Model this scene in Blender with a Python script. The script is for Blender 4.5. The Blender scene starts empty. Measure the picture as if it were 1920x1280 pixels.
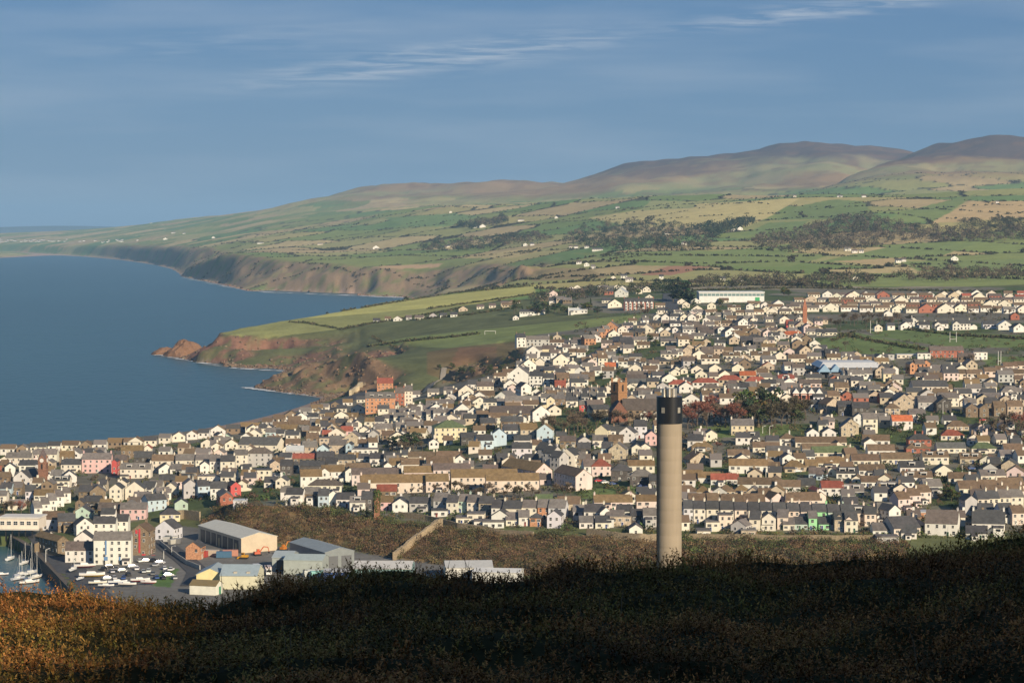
import bpy, bmesh, math, random
import numpy as np
from mathutils import Vector, Matrix
random.seed(7); RNG = np.random.default_rng(7)
SC = bpy.context.scene
COL = SC.collection
R = math.radians
# ------------------------------------------------------------------ camera
F = 4500.0; CAMZ = 100.0; HORIZON = 432.0
PITCH = math.atan((640 - HORIZON) / F)
cam = bpy.data.cameras.new('camera'); camo = bpy.data.objects.new('camera', cam); COL.objects.link(camo)
cam.sensor_width = 36.0; cam.lens = F / 1920 * 36.0
cam.clip_start = 0.5; cam.clip_end = 120000
camo.location = (0, 0, CAMZ); camo.rotation_euler = (math.pi / 2 - PITCH, 0, 0)
SC.camera = camo
# ------------------------------------------------------------------ light
SUN_EL, SUN_AZ = 22.0, 33.0            # degrees; azimuth to the right of straight behind the camera
sd = Vector((math.sin(R(SUN_AZ)) * math.cos(R(SUN_EL)), -math.cos(R(SUN_AZ)) * math.cos(R(SUN_EL)), math.sin(R(SUN_EL))))
sun = bpy.data.lights.new('sun', 'SUN'); suno = bpy.data.objects.new('sun', sun); COL.objects.link(suno)
sun.energy = 5.0; sun.angle = R(0.53); sun.color = (1.0, 0.84, 0.62)
suno.rotation_euler = sd.to_track_quat('Z', 'Y').to_euler()
world = bpy.data.worlds.new('World'); SC.world = world; world.use_nodes = True
wt = world.node_tree; wn = wt.nodes; wl = wt.links
for n in list(wn): wn.remove(n)
def N(t, tree=None, **kw):
    n = (tree or wt).nodes.new(t)
    for k, v in kw.items(): setattr(n, k, v)
    return n
def math_node(tree, op, a, b=None, c=None):
    n = tree.nodes.new('ShaderNodeMath'); n.operation = op
    for i, v in enumerate((a, b, c)):
        if v is None: continue
        if isinstance(v, (int, float)): n.inputs[i].default_value = v
        else: tree.links.new(v, n.inputs[i])
    return n.outputs[0]
sky = N('ShaderNodeTexSky', sky_type='NISHITA')
sky.sun_disc = False; sky.sun_elevation = R(SUN_EL)
sky.sun_rotation = math.atan2(sd.x, sd.y)
sky.altitude = 100; sky.air_density = 1.0; sky.dust_density = 0.1; sky.ozone_density = 4.0
tc = N('ShaderNodeTexCoord'); sep = N('ShaderNodeSeparateXYZ'); wl.new(tc.outputs['Generated'], sep.inputs[0])
M_ = lambda op, a, b=None, c=None: math_node(wt, op, a, b, c)
ysafe = M_('MAXIMUM', M_('ABSOLUTE', sep.outputs[1]), 0.05)
su = M_('DIVIDE', sep.outputs[0], ysafe); se = M_('DIVIDE', sep.outputs[2], ysafe)
# thin cirrus: stretched noise over the whole dome, denser in two long wisps
comb = N('ShaderNodeCombineXYZ'); wl.new(su, comb.inputs[0]); wl.new(se, comb.inputs[1])
mp = N('ShaderNodeMapping'); mp.inputs['Rotation'].default_value = (0, 0, R(-9)); mp.inputs['Scale'].default_value = (30, 420, 1); wl.new(comb.outputs[0], mp.inputs[0])
nz = N('ShaderNodeTexNoise'); nz.inputs['Scale'].default_value = 1.0; nz.inputs['Detail'].default_value = 7; nz.inputs['Roughness'].default_value = 0.6; nz.inputs['Distortion'].default_value = 0.5
wl.new(mp.outputs[0], nz.inputs['Vector'])
mp2 = N('ShaderNodeMapping'); mp2.inputs['Scale'].default_value = (5, 44, 1); wl.new(comb.outputs[0], mp2.inputs[0])
nz2 = N('ShaderNodeTexNoise'); nz2.inputs['Scale'].default_value = 1.0; nz2.inputs['Detail'].default_value = 4; wl.new(mp2.outputs[0], nz2.inputs['Vector'])
def wisp(u0, e0, u1, e1, wid):
    L = math.hypot(u1 - u0, e1 - e0); tx, ty = (u1 - u0) / L, (e1 - e0) / L
    du = M_('SUBTRACT', su, (u0 + u1) / 2); de = M_('SUBTRACT', se, (e0 + e1) / 2)
    al = M_('ADD', M_('MULTIPLY', du, tx), M_('MULTIPLY', de, ty))
    ac = M_('ADD', M_('MULTIPLY', du, -ty), M_('MULTIPLY', de, tx))
    a2 = M_('POWER', M_('DIVIDE', M_('ABSOLUTE', al), L / 2), 3.0); c2 = M_('POWER', M_('DIVIDE', M_('ABSOLUTE', ac), wid), 2.0)
    return M_('EXPONENT', M_('MULTIPLY', M_('ADD', a2, c2), -1.0))
def uv(px, py): return (px - 960) / F, (HORIZON - py) / F
w1 = wisp(*uv(500, 152), *uv(1150, 70), 0.0055)
w2 = wisp(*uv(1280, 54), *uv(1740, 0), 0.0034)
w3 = wisp(*uv(150, 105), *uv(700, 60), 0.006)
wsum = M_('ADD', M_('ADD', w1, w2), M_('MULTIPLY', w3, 0.25))
ridge = M_('MAXIMUM', M_('MULTIPLY', M_('SUBTRACT', nz.outputs[0], 0.42), 2.2), 0.0)
veil = M_('MULTIPLY', M_('MAXIMUM', M_('SUBTRACT', nz2.outputs[0], 0.44), 0.0), 0.75)
fac = M_('MINIMUM', M_('ADD', M_('MULTIPLY', M_('MULTIPLY', wsum, ridge), 1.1), veil), 0.85)
mixc = N('ShaderNodeMix', data_type='RGBA'); wl.new(fac, mixc.inputs['Factor'])
tint = N('ShaderNodeMix', data_type='RGBA', blend_type='MULTIPLY'); tint.inputs['Factor'].default_value = 1
wl.new(sky.outputs[0], tint.inputs['A']); tint.inputs['B'].default_value = (0.95, 1.0, 1.12, 1)
# a thin even sheet of slate-blue high cloud lies over the whole dome
sheet = N('ShaderNodeMix', data_type='RGBA'); sheet.inputs['Factor'].default_value = 0.84
wl.new(tint.outputs['Result'], sheet.inputs['A']); sheet.inputs['B'].default_value = (0.46, 1.14, 2.42, 1)
wl.new(sheet.outputs['Result'], mixc.inputs['A']); mixc.inputs['B'].default_value = (5.6, 5.7, 5.9, 1)
bg = N('ShaderNodeBackground'); bg.inputs[1].default_value = 0.09; wl.new(mixc.outputs['Result'], bg.inputs[0])
wo = N('ShaderNodeOutputWorld'); wl.new(bg.outputs[0], wo.inputs[0])
SC.view_settings.view_transform = 'Standard'; SC.view_settings.look = 'None'
SC.view_settings.exposure = 0.5; SC.view_settings.gamma = 1.0; SC.view_settings.use_curve_mapping = False
SC.cycles.volume_bounces = 0; SC.cycles.max_bounces = 4; SC.cycles.diffuse_bounces = 2; SC.cycles.glossy_bounces = 2
SC.cycles.transmission_bounces = 2; SC.cycles.caustics_reflective = False; SC.cycles.caustics_refractive = False
# ------------------------------------------------------------------ helpers
def link(o): COL.objects.link(o); return o
def tag(o, label=None, cat=None, group=None, kind=None):
    if label: o['label'] = label
    if cat: o['category'] = cat
    if group: o['group'] = group
    if kind: o['kind'] = kind
    return o
def empty(name, loc, rz=0):
    o = bpy.data.objects.new(name, None); o.location = loc; o.rotation_euler = (0, 0, rz); o.empty_display_size = 0.5
    return link(o)
def big_mesh(name, v, f, mat, cols=None, smooth=False):
    v = np.asarray(v, dtype=np.float32); f = np.asarray(f, dtype=np.int32); k = f.shape[1]
    me = bpy.data.meshes.new(name)
    me.vertices.add(len(v)); me.vertices.foreach_set('co', v.ravel())
    me.loops.add(f.size); me.loops.foreach_set('vertex_index', f.ravel())
    me.polygons.add(len(f)); me.polygons.foreach_set('loop_start', np.arange(0, f.size, k, dtype=np.int32))
    me.polygons.foreach_set('use_smooth', np.full(len(f), smooth, dtype=bool))
    if cols is not None:
        a = me.color_attributes.new('col', 'FLOAT_COLOR', 'POINT')
        c = np.ones((len(v), 4), dtype=np.float32); c[:, :3] = cols; a.data.foreach_set('color', c.ravel())
    me.update(calc_edges=True)
    if mat: me.materials.append(mat)
    return link(bpy.data.objects.new(name, me))
class MB:
    """collects polygons with a material slot each; build() makes ONE mesh object"""
    def __init__(s): s.v = []; s.f = []; s.m = []
    def poly(s, pts, m=0):
        i = len(s.v); s.v += [tuple(p) for p in pts]; s.f.append(tuple(range(i, i + len(pts)))); s.m.append(m)
    def hull(s, bottom, top, m=0, cap=True):
        i = len(s.v); n = len(bottom); s.v += [tuple(p) for p in bottom] + [tuple(p) for p in top]
        for k in range(n):
            s.f.append((i + k, i + (k + 1) % n, i + n + (k + 1) % n, i + n + k)); s.m.append(m)
        if cap:
            s.f.append(tuple(i + n + k for k in range(n))); s.m.append(m)
            s.f.append(tuple(i + n - 1 - k for k in range(n))); s.m.append(m)
    def box(s, x0, x1, y0, y1, z0, z1, m=0):
        s.hull([(x0, y0, z0), (x1, y0, z0), (x1, y1, z0), (x0, y1, z0)], [(x0, y0, z1), (x1, y0, z1), (x1, y1, z1), (x0, y1, z1)], m)
    def cyl(s, x, y, z0, z1, r0, r1=None, n=10, m=0):
        r1 = r0 if r1 is None else r1
        ring = [(math.cos(2 * math.pi * k / n), math.sin(2 * math.pi * k / n)) for k in range(n)]
        s.hull([(x + r0 * a, y + r0 * b, z0) for a, b in ring], [(x + r1 * a, y + r1 * b, z1) for a, b in ring], m)
    def tube(s, a, b, r0, r1=None, n=6, m=0):
        a, b = Vector(a), Vector(b); r1 = r0 if r1 is None else r1
        q = (b - a).to_track_quat('Z', 'Y'); ring = [(math.cos(2 * math.pi * k / n), math.sin(2 * math.pi * k / n)) for k in range(n)]
        s.hull([a + q @ Vector((r0 * c, r0 * d, 0)) for c, d in ring], [b + q @ Vector((r1 * c, r1 * d, 0)) for c, d in ring], m)
    def mesh(s, name, mats, smooth=False):
        me = bpy.data.meshes.new(name); me.from_pydata(s.v, [], s.f)
        for m in (mats if isinstance(mats, (list, tuple)) else [mats]): me.materials.append(m)
        me.polygons.foreach_set('material_index', s.m)
        if smooth: me.polygons.foreach_set('use_smooth', [True] * len(s.f))
        me.update(); return me
    def build(s, name, mats, parent=None, color=None, smooth=False):
        return part(name, s.mesh(name, mats, smooth), parent, color)
def part(name, me, parent=None, color=None, loc=None, rot=None, scale=None):
    o = bpy.data.objects.new(name, me); link(o)
    if parent is not None: o.parent = parent
    if color is not None: o.color = (*color, 1)
    if loc is not None: o.location = loc
    if rot is not None: o.rotation_euler = rot
    if scale is not None: o.scale = scale
    return o
# ------------------------------------------------------------------ materials
def new_mat(name):
    m = bpy.data.materials.new(name); m.use_nodes = True
    return m, m.node_tree, m.node_tree.nodes['Principled BSDF']
def mat(name, src, rough=0.85, var=0.15, scale=1.0, bump=0.0, metal=0.0, spec=0.3, streak=None, coat=0):
    """src: rgb, 'obj' (object colour) or 'col' (colour attribute); noise varies it"""
    m, t, b = new_mat(name); L = t.links
    if src == 'obj': cs = N('ShaderNodeObjectInfo', t).outputs['Color']
    elif src == 'col': cs = N('ShaderNodeVertexColor', t, layer_name='col').outputs['Color']
    else:
        rgb = N('ShaderNodeRGB', t); rgb.outputs[0].default_value = (*src, 1); cs = rgb.outputs[0]
    tcn = N('ShaderNodeTexCoord', t); mpn = N('ShaderNodeMapping', t); L.new(tcn.outputs['Object'], mpn.inputs[0])
    if streak: mpn.inputs['Scale'].default_value = streak
    nn = N('ShaderNodeTexNoise', t); nn.inputs['Scale'].default_value = scale; nn.inputs['Detail'].default_value = 6; nn.inputs['Roughness'].default_value = 0.65
    L.new(mpn.outputs[0], nn.inputs['Vector'])
    mr = N('ShaderNodeMapRange', t); L.new(nn.outputs[0], mr.inputs[0]); mr.inputs[1].default_value = 0.3; mr.inputs[2].default_value = 0.7
    mr.inputs[3].default_value = 1 - var; mr.inputs[4].default_value = 1 + var * 0.7
    mx = N('ShaderNodeMix', t, data_type='RGBA', blend_type='MULTIPLY'); mx.inputs['Factor'].default_value = 1
    L.new(cs, mx.inputs['A']); L.new(mr.outputs[0], mx.inputs['B']); L.new(mx.outputs['Result'], b.inputs['Base Color'])
    b.inputs['Roughness'].default_value = rough; b.inputs['Metallic'].default_value = metal; b.inputs['Specular IOR Level'].default_value = spec
    b.inputs['Coat Weight'].default_value = coat
    if bump:
        bp = N('ShaderNodeBump', t); bp.inputs['Strength'].default_value = 0.6; bp.inputs['Distance'].default_value = bump
        L.new(nn.outputs[0], bp.inputs['Height']); L.new(bp.outputs[0], b.inputs['Normal'])
    return m
# ------------------------------------------------------------------ pixel rays and the lie of the land
CP, SP = math.cos(PITCH), math.sin(PITCH)
def ray(px, py):
    """x and z travelled per metre of y"""
    x = (px - 960) / F; v = (640 - py) / F; k = v * SP + CP
    return x / k, (v * CP - SP) / k
def pix_of(x, y, z):
    d = np.asarray(y) * CP - (np.asarray(z) - CAMZ) * SP
    v = (np.asarray(y) * SP + (np.asarray(z) - CAMZ) * CP) / d
    return 960 + F * np.asarray(x) / d, 640 - F * v
def Pz(px, py, z):
    u, s = ray(px, py); return u, (z - CAMZ) / s, z
def Pd(px, py, d):
    u, s = ray(px, py); return u, d, CAMZ + s * d
def Q(px, z, d): return (px - 960) / F, d, z
# ------------------------------------------------------------------ terrain: surveyed lines joined into one sheet
NU = 500
us_mid = np.linspace(-0.225, 0.225, 420)
UG = np.concatenate([-0.225 - np.linspace(0.34, 0.005, 40), us_mid, 0.225 + np.linspace(0.005, 0.34, 40)])
Y0, Y1 = 310.0, 15500.0
_k = [(310, 40), (640, 260), (1250, 330), (2000, 220), (6000, 110), (15500, 0)]
VG = np.concatenate([np.linspace(math.log(a[0]), math.log(c[0]), a[1], endpoint=False) for a, c in zip(_k[:-1], _k[1:])] + [[math.log(Y1)]]); NV = len(VG)
vidx = lambda v: np.interp(v, VG, np.arange(NV))
lines = []
def LN(*p): lines.append(list(p))
def zline(z, *pp): LN(*[Pz(a, b, z) for a, b in pp])
# coast
coast_near = [(-900, 870), (-400, 855), (0, 838), (150, 829), (250, 824), (370, 811), (470, 793), (560, 767), (610, 750), (655, 739)]
coast_head1 = [(655, 739), (600, 742), (560, 738), (520, 733), (468, 725), (492, 716), (542, 694)]
coast_head2 = [(542, 694), (520, 687), (470, 690), (420, 686), (375, 680), (340, 672)]
coast_far = [(770, 556), (700, 554), (640, 551), (560, 549), (500, 546), (465, 545), (430, 535), (380, 525), (345, 518), (328, 504), (290, 495), (220, 485), (130, 478), (0, 471), (-250, 466), (-900, 462)]
for c in (coast_near, coast_head1, coast_head2, coast_far): zline(0.3, *c)
LN(Pz(340, 672, 0.3), Q(352, 0.3, 1935), Q(440, 0.3, 1985), Q(600, 0.3, 2130), Q(730, 0.3, 2450), Q(775, 0.3, 3200), Pz(770, 556, 0.3))
# sea bed
def sea(*pp): LN(*[Pz(a, b, -9) for a, b in pp])
sea((-900, 800), (0, 800), (200, 790), (400, 760), (520, 745)); sea((-900, 700), (0, 700), (250, 690), (400, 705), (440, 730)); sea((-900, 640), (0, 640), (200, 640), (270, 660))
sea((-900, 560), (0, 560), (300, 560), (380, 560), (460, 560)); sea((-900, 500), (0, 500), (150, 500), (270, 512), (320, 530)); sea((-900, 600), (300, 600), (340, 625))
LN(Q(420, -9, 2050), Q(600, -9, 2300), Q(700, -9, 2900), Q(720, -9, 3300)); sea((500, 556), (620, 560), (700, 562)); sea((570, 745), (500, 738)); sea((500, 700), (470, 700))
LN(Q(300, -9, 2300), Q(500, -9, 2600), Q(620, -9, 3000))
# near headland
LN(Pd(482, 718, 1540), Pd(505, 708, 1530), Pd(530, 697, 1520), Pd(560, 684, 1512), Pd(620, 669, 1502), Pd(700, 673, 1470), Pd(760, 690, 1430))
LN(Pd(500, 716, 1532), Pd(520, 710, 1515), Pd(580, 700, 1495), Pd(650, 700, 1470), Pd(720, 704, 1430), Pd(770, 712, 1395))
LN(Pd(520, 697, 1560), Pd(570, 683, 1600), Pd(620, 672, 1590))
LN(Q(575, 3, 1690), Q(640, 8, 1660), Q(720, 16, 1600))
# second headland
LN(Pd(372, 652, 1830), Pd(385, 646, 1822), Pd(440, 654, 1808), Pd(520, 654, 1802), Pd(600, 650, 1790), Pd(650, 645, 1760))
LN(Pd(400, 622, 1855), Pd(490, 633, 1835), Pd(560, 628, 1830), Pd(640, 618, 1830), Pd(700, 612, 1820))
LN(Pd(400, 621, 1880), Pd(500, 603, 1940), Pd(600, 588, 1995), Pd(730, 567, 2100), Pd(850, 548, 2200), Pd(1000, 533, 2250), Pd(1300, 528, 2150), Pd(1600, 530, 2050), Pd(1950, 532, 1950), Pd(2600, 534, 1900))
LN(Q(850, 25, 2700), Q(930, 36, 2700)); LN(Q(820, 14, 3100), Q(780, 8, 3100))
# green above the bay, gully, promenade
LN(Pd(740, 640, 1640), Pd(800, 630, 1650), Pd(900, 622, 1650), Pd(1100, 595, 1700)); LN(Pd(900, 640, 1560), Pd(980, 630, 1500))
LN(Q(770, 6, 1335), Q(830, 13, 1395), Q(880, 21, 1450)); LN(Q(640, 3, 1380), Q(700, 3, 1350), Q(760, 5, 1310))
# town
LN(*[Pz(*p) for p in [(-900, 900, 4), (-300, 880, 3.5), (0, 860, 3), (250, 845, 3), (400, 828, 3.5), (500, 805, 4), (600, 772, 4), (660, 752, 4)]])
LN(*[Pz(*p) for p in [(-900, 960, 4), (0, 920, 4), (250, 910, 5), (450, 880, 6), (700, 870, 10), (850, 870, 14), (1000, 870, 17), (1300, 900, 18), (1600, 900, 18), (1950, 905, 18), (2600, 910, 20)]])
LN(*[Pz(*p) for p in [(420, 850, 5), (560, 830, 7), (700, 800, 10), (850, 800, 16), (1000, 800, 21), (1300, 800, 25), (1600, 800, 25), (1950, 800, 25), (2600, 800, 26)]])
LN(*[Pz(*p) for p in [(700, 765, 8), (850, 755, 17), (1000, 740, 25), (1300, 700, 33), (1600, 700, 33), (1950, 700, 33), (2600, 700, 34)]])
LN(*[Pz(*p) for p in [(960, 690, 28), (980, 650, 33), (1100, 640, 36), (1300, 640, 40), (1600, 640, 40), (1950, 645, 40), (2600, 645, 41)]])
LN(*[Pz(*p) for p in [(1100, 600, 40), (1300, 580, 46), (1600, 580, 46), (1950, 585, 46), (2600, 590, 47)]])
LN(*[Pz(*p) for p in [(1050, 562, 47), (1300, 548, 51), (1600, 550, 50), (1950, 553, 50)]])
# harbour and works, scrub bank
LN(*[Pz(*p) for p in [(-900, 1000, 3), (0, 985, 3), (200, 990, 3), (350, 985, 4)]]); LN(*[Pz(*p) for p in [(-900, 1100, 3), (0, 1090, 3), (300, 1090, 3.5), (600, 1090, 4), (900, 1090, 4), (2600, 1120, 4)]])
LN(*[Pz(*p) for p in [(350, 985, 4), (400, 990, 4.2), (520, 1022, 4.5), (640, 1028, 4.5), (760, 1052, 4.5), (980, 1078, 4.5), (1250, 1095, 5), (2600, 1110, 5)]])
LN(Pd(400, 953, 800), Pd(440, 946, 768), Pd(560, 950, 765), Pd(700, 974, 738), Pd(880, 995, 716), Pd(1230, 1012, 697), Pd(1600, 1015, 690), Pd(1950, 1015, 690), Pd(2600, 1015, 690))
LN(*[Pz(*p) for p in [(420, 920, 9), (560, 915, 11), (700, 935, 12), (880, 960, 12.5), (1230, 975, 13), (1600, 975, 13), (1950, 975, 13), (2600, 975, 13)]])
LN(Q(-900, 5, 330), Q(2600, 5, 330)); LN(Q(-900, 4, 560), Q(2600, 5, 560))
# country behind
LN(Pd(1000, 503, 2800), Pd(1200, 478, 2850), Pd(1500, 485, 2700), Pd(1950, 500, 2500), Pd(2600, 505, 2400))
LN(Pd(345, 497, 5300), Pd(430, 474, 4750), Pd(520, 486, 4250), Pd(600, 493, 4050), Pd(700, 501, 3850), Pd(800, 507, 3750), Pd(870, 500, 3650), Pd(935, 492, 3500), Pd(985, 508, 3200))
LN(Pd(430, 505, 4500), Pd(520, 520, 4080), Pd(600, 525, 3920), Pd(700, 530, 3770), Pd(800, 540, 3640), Pd(900, 535, 3350), Pd(970, 525, 3000))
LN(Pd(600, 470, 5000), Pd(800, 465, 4500), Pd(1000, 455, 4000), Pd(1200, 440, 3700), Pd(1450, 450, 3300), Pd(1700, 455, 3100), Pd(1950, 460, 2950), Pd(2600, 465, 2900))
LN(Pd(1450, 405, 3900), Pd(1560, 405, 3700), Pd(1640, 400, 3500), Pd(1750, 410, 3500), Pd(1950, 410, 3400))
LN(Pd(-900, 455, 11900), Pd(0, 460, 11700), Pd(150, 461, 9700), Pd(290, 462, 7500), Pd(400, 466, 5800))
LN(Pd(380, 440, 8200), Pd(500, 432, 6800), Pd(620, 425, 6400), Pd(760, 425, 5400), Pd(900, 420, 5000), Pd(1100, 405, 4700))
LN(Pd(700, 403, 6600), Pd(850, 385, 6000), Pd(1000, 380, 5500), Pd(1200, 366, 5000), Pd(1400, 362, 4700), Pd(1530, 361, 4500), Pd(1700, 362, 4300), Pd(1900, 353, 4200), Pd(2600, 350, 4200))
LN(Q(1000, 140, 6400), Q(1200, 150, 6000), Q(1500, 150, 5500), Q(1900, 150, 5300), Q(2600, 150, 5300))
LN(Pd(300, 434, 9800), Pd(450, 412, 8900), Pd(560, 398, 8300), Pd(700, 390, 8000), Pd(900, 385, 7600), Pd(1100, 378, 7200), Pd(1300, 370, 7000), Pd(1500, 365, 6800))
LN(Pd(540, 385, 9700), Pd(700, 362, 9000), Pd(900, 358, 8700), Pd(1080, 358, 8400), Pd(1250, 340, 8200), Pd(1400, 325, 8300), Pd(1510, 310, 8500))
sky_line = [(-900, 442, 14800), (0, 438, 14000), (150, 434, 13000), (350, 411, 11500), (480, 394, 10600), (520, 384, 10300), (540, 379, 10200), (600, 374, 10000), (660, 358, 9900), (720, 342, 9700), (780, 333, 9600), (830, 332, 9600), (900, 336, 9500), (1000, 335, 9500), (1085, 336, 9400), (1140, 324, 9400), (1185, 315, 9400), (1240, 313, 9500), (1300, 303, 9700), (1350, 300, 9800), (1385, 296, 9800), (1420, 281, 9700), (1460, 268, 9600), (1510, 262, 9500), (1580, 265, 9500), (1650, 272, 9500), (1715, 280, 9400)]
LN(*[Pd(*p) for p in sky_line])
LN(*[Pd(*p) for p in [(1725, 279, 8000), (1760, 269, 8100), (1830, 260, 8200), (1900, 258, 8200), (1980, 262, 8200), (2200, 280, 8300), (2600, 300, 8500)]])
LN(Pd(1725, 279, 8000), Pd(1620, 320, 7200), Pd(1540, 357, 6400)); LN(Pd(1550, 358, 7000), Pd(1640, 320, 8100), Pd(1716, 284, 9000))
LN(Pd(1750, 320, 7000), Pd(1950, 318, 6900), Pd(2300, 320, 6900))
def solve_land():
    Z = np.zeros((NV, NU)); W = np.zeros((NV, NU))
    for ln in lines:
        for (u0, d0, z0), (u1, d1, z1) in zip(ln[:-1], ln[1:]):
            if u1 < u0: (u0, d0, z0), (u1, d1, z1) = (u1, d1, z1), (u0, d0, z0)
            n = int(max(abs(u1 - u0) / 0.0004, abs(math.log(d1 / d0)) / 0.002, 2)) + 1
            s = np.linspace(0, 1, n); u = u0 + (u1 - u0) * s; v = math.log(d0) + (math.log(d1) - math.log(d0)) * s; z = z0 + (z1 - z0) * s
            ok = (u >= UG[0]) & (u <= UG[-1]); u, v, z = u[ok], v[ok], z[ok]
            i = np.clip(np.rint(np.interp(u, UG, np.arange(NU))).astype(int), 0, NU - 1)
            j = np.clip(np.rint(vidx(v)).astype(int), 0, NV - 1)
            np.add.at(Z, (j, i), z); np.add.at(W, (j, i), 1)
    lev = [(Z, W)]
    while min(lev[-1][0].shape) > 24:
        z, w = lev[-1]; a, b = (z.shape[0] + 1) // 2, (z.shape[1] + 1) // 2
        zz = np.zeros((a * 2, b * 2)); ww = np.zeros((a * 2, b * 2)); zz[:z.shape[0], :z.shape[1]] = z; ww[:z.shape[0], :z.shape[1]] = w
        lev.append((zz.reshape(a, 2, b, 2).sum((1, 3)), ww.reshape(a, 2, b, 2).sum((1, 3))))
    cur = None
    for z, w in reversed(lev):
        fix = w > 0; val = np.where(fix, z / np.maximum(w, 1), 0)
        if cur is None: cur = np.full(z.shape, val[fix].mean())
        else: cur = np.repeat(np.repeat(cur, 2, 0), 2, 1)[:z.shape[0], :z.shape[1]]
        for _ in range(140):
            p = np.pad(cur, 1, mode='edge')
            cur = (p[2:, 1:-1] + p[:-2, 1:-1] + p[1:-1, 2:] + p[1:-1, :-2]) / 4
            cur[fix] = val[fix]
    for _ in range(2):
        p = np.pad(cur, 1, mode='edge'); cur = (p[2:, 1:-1] + p[:-2, 1:-1] + p[1:-1, 2:] + p[1:-1, :-2] + 2 * cur) / 6
    return cur
ZG = solve_land()
YG = np.exp(VG); YY = np.repeat(YG[:, None], NU, 1); XX = YG[:, None] * UG[None, :]
PX0, PY0 = pix_of(XX, YY, ZG)
_tab = RNG.random((256, 256))
def vnoise(x, y):
    xi = np.floor(x).astype(int); yi = np.floor(y).astype(int); fx = x - xi; fy = y - yi
    fx = fx * fx * (3 - 2 * fx); fy = fy * fy * (3 - 2 * fy); a = lambda i, j: _tab[(xi + i) & 255, (yi + j) & 255]
    return (a(0, 0) * (1 - fx) + a(1, 0) * fx) * (1 - fy) + (a(0, 1) * (1 - fx) + a(1, 1) * fx) * fy
def fbm(x, y, o=5):
    s = 0; k = 1; t = 0
    for i in range(o): s = s + k * vnoise(x * 2 ** i + 17 * i, y * 2 ** i + 31 * i); t += k; k *= 0.5
    return s / t
def in_poly(px, py, poly):
    px = np.asarray(px, float); py = np.asarray(py, float); c = np.zeros(px.shape, bool); n = len(poly)
    for i in range(n):
        x0, y0 = poly[i]; x1, y1 = poly[i - 1]
        if y0 == y1: continue
        c ^= ((y0 > py) != (y1 > py)) & (px < (x1 - x0) * (py - y0) / (y1 - y0) + x0)
    return c
sm = lambda t: np.clip(t, 0, 1) ** 2 * (3 - 2 * np.clip(t, 0, 1))
dZv = np.gradient(ZG, axis=0) / np.gradient(YY, axis=0); dZu = np.gradient(ZG, axis=1) / np.gradient(XX, axis=1)
SLOPE = np.hypot(dZv, dZu)
CLIFF = sm((SLOPE - 0.14) / 0.3) * ((YY > 1300) & (YY < 9000) & (XX < 0.02 * YY) & (ZG < 75))
for _ in range(6):
    p = np.pad(CLIFF, ((1, 1), (2, 2)), mode='edge'); CLIFF = (p[2:, 2:-2] + p[:-2, 2:-2] + p[1:-1, 4:] + p[1:-1, :-4] + p[1:-1, 2:-2]) / 5
# gullies run down the cliffs; hills roll
gul = np.abs(fbm((XX + 0.45 * YY) / (26 + 0.016 * np.maximum(YY - 1500, 0)), (YY - 0.2 * XX) / 150, 5) - 0.5) * 2
ZG += CLIFF * (gul - 0.3) * np.clip(ZG, 0, 24) * np.where(YY > 3000, .7, 1.35) + CLIFF * (fbm(XX / 9, YY / 9, 3) - .5) * np.clip(ZG, 0, 6) * .6
ZG += sm((YY - 2500) / 2500) * np.where(ZG > 2, 1, 0) * (fbm(XX / 420, YY / 420, 5) - 0.5) * np.clip(ZG, 0, 300) * 0.16
ZG += sm((YY - 6500) / 1500) * (np.abs(fbm((XX) / 700, YY / 1400, 5) - 0.5) * 2 - 0.25) * np.clip(ZG - 130, 0, 140) * 0.55
basin = in_poly(PX0, PY0, [(-900, 1012), (18, 1006), (60, 1030), (150, 1120), (190, 1200), (-900, 1200)]) & (YY < 800)
bank_pts = [(375, 985), (400, 955), (440, 946), (560, 950), (700, 974), (880, 995), (1230, 1012), (1700, 1015), (1700, 1095), (1250, 1092), (980, 1076), (760, 1052), (640, 1026), (520, 1018)]
bank = in_poly(PX0, PY0, bank_pts)
ZG += bank * (fbm(XX / 9, YY / 9, 4) - 0.5) * 2.2
ZG[basin] = -4.0
def HT(x, y):
    """ground height (bilinear in the survey grid)"""
    x = np.asarray(x, float); y = np.maximum(np.asarray(y, float), Y0 + 0.01)
    iu = np.clip(np.interp(x / y, UG, np.arange(NU)), 0, NU - 1.001); iv = np.clip(vidx(np.log(y)), 0, NV - 1.001)
    i = iu.astype(int); j = iv.astype(int); a = iu - i; b = iv - j
    return (ZG[j, i] * (1 - a) + ZG[j, i + 1] * a) * (1 - b) + (ZG[j + 1, i] * (1 - a) + ZG[j + 1, i + 1] * a) * b
_ys = np.exp(np.linspace(math.log(360), math.log(15000), 1900))
def hit(px, py, h=0.0, ymin=360):
    """first place along the pixel's ray that lies h above the ground"""
    u, s = ray(px, py); ys = _ys[_ys >= ymin]
    g = CAMZ + s * ys - HT(u * ys, ys) - h
    k = np.argmax(g <= 0)
    if g[k] > 0: return None
    if k == 0: y = ys[0]
    else: y = ys[k - 1] + (ys[k] - ys[k - 1]) * g[k - 1] / (g[k - 1] - g[k])
    return Vector((u * y, y, CAMZ + s * y))
# ------------------------------------------------------------------ land cover
PXG, PYG = pix_of(XX, YY, ZG)
n1 = fbm(XX / 60, YY / 60, 4); n2 = fbm(XX / 14, YY / 14, 4); n3 = fbm(XX / 500, YY / 500, 4)
C = np.empty((NV, NU, 3))
C[:] = (0.085, 0.10, 0.04)
def put(mask, col, var=0.25, nn=None):
    k = (1 + var * ((n2 if nn is None else nn) - 0.5) * 2)[..., None]
    C[mask] = (np.array(col) * k)[mask]
def mixin(wt_, col):
    w = np.clip(wt_, 0, 1)[..., None]; C[:] = C * (1 - w) + np.array(col) * w
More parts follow.
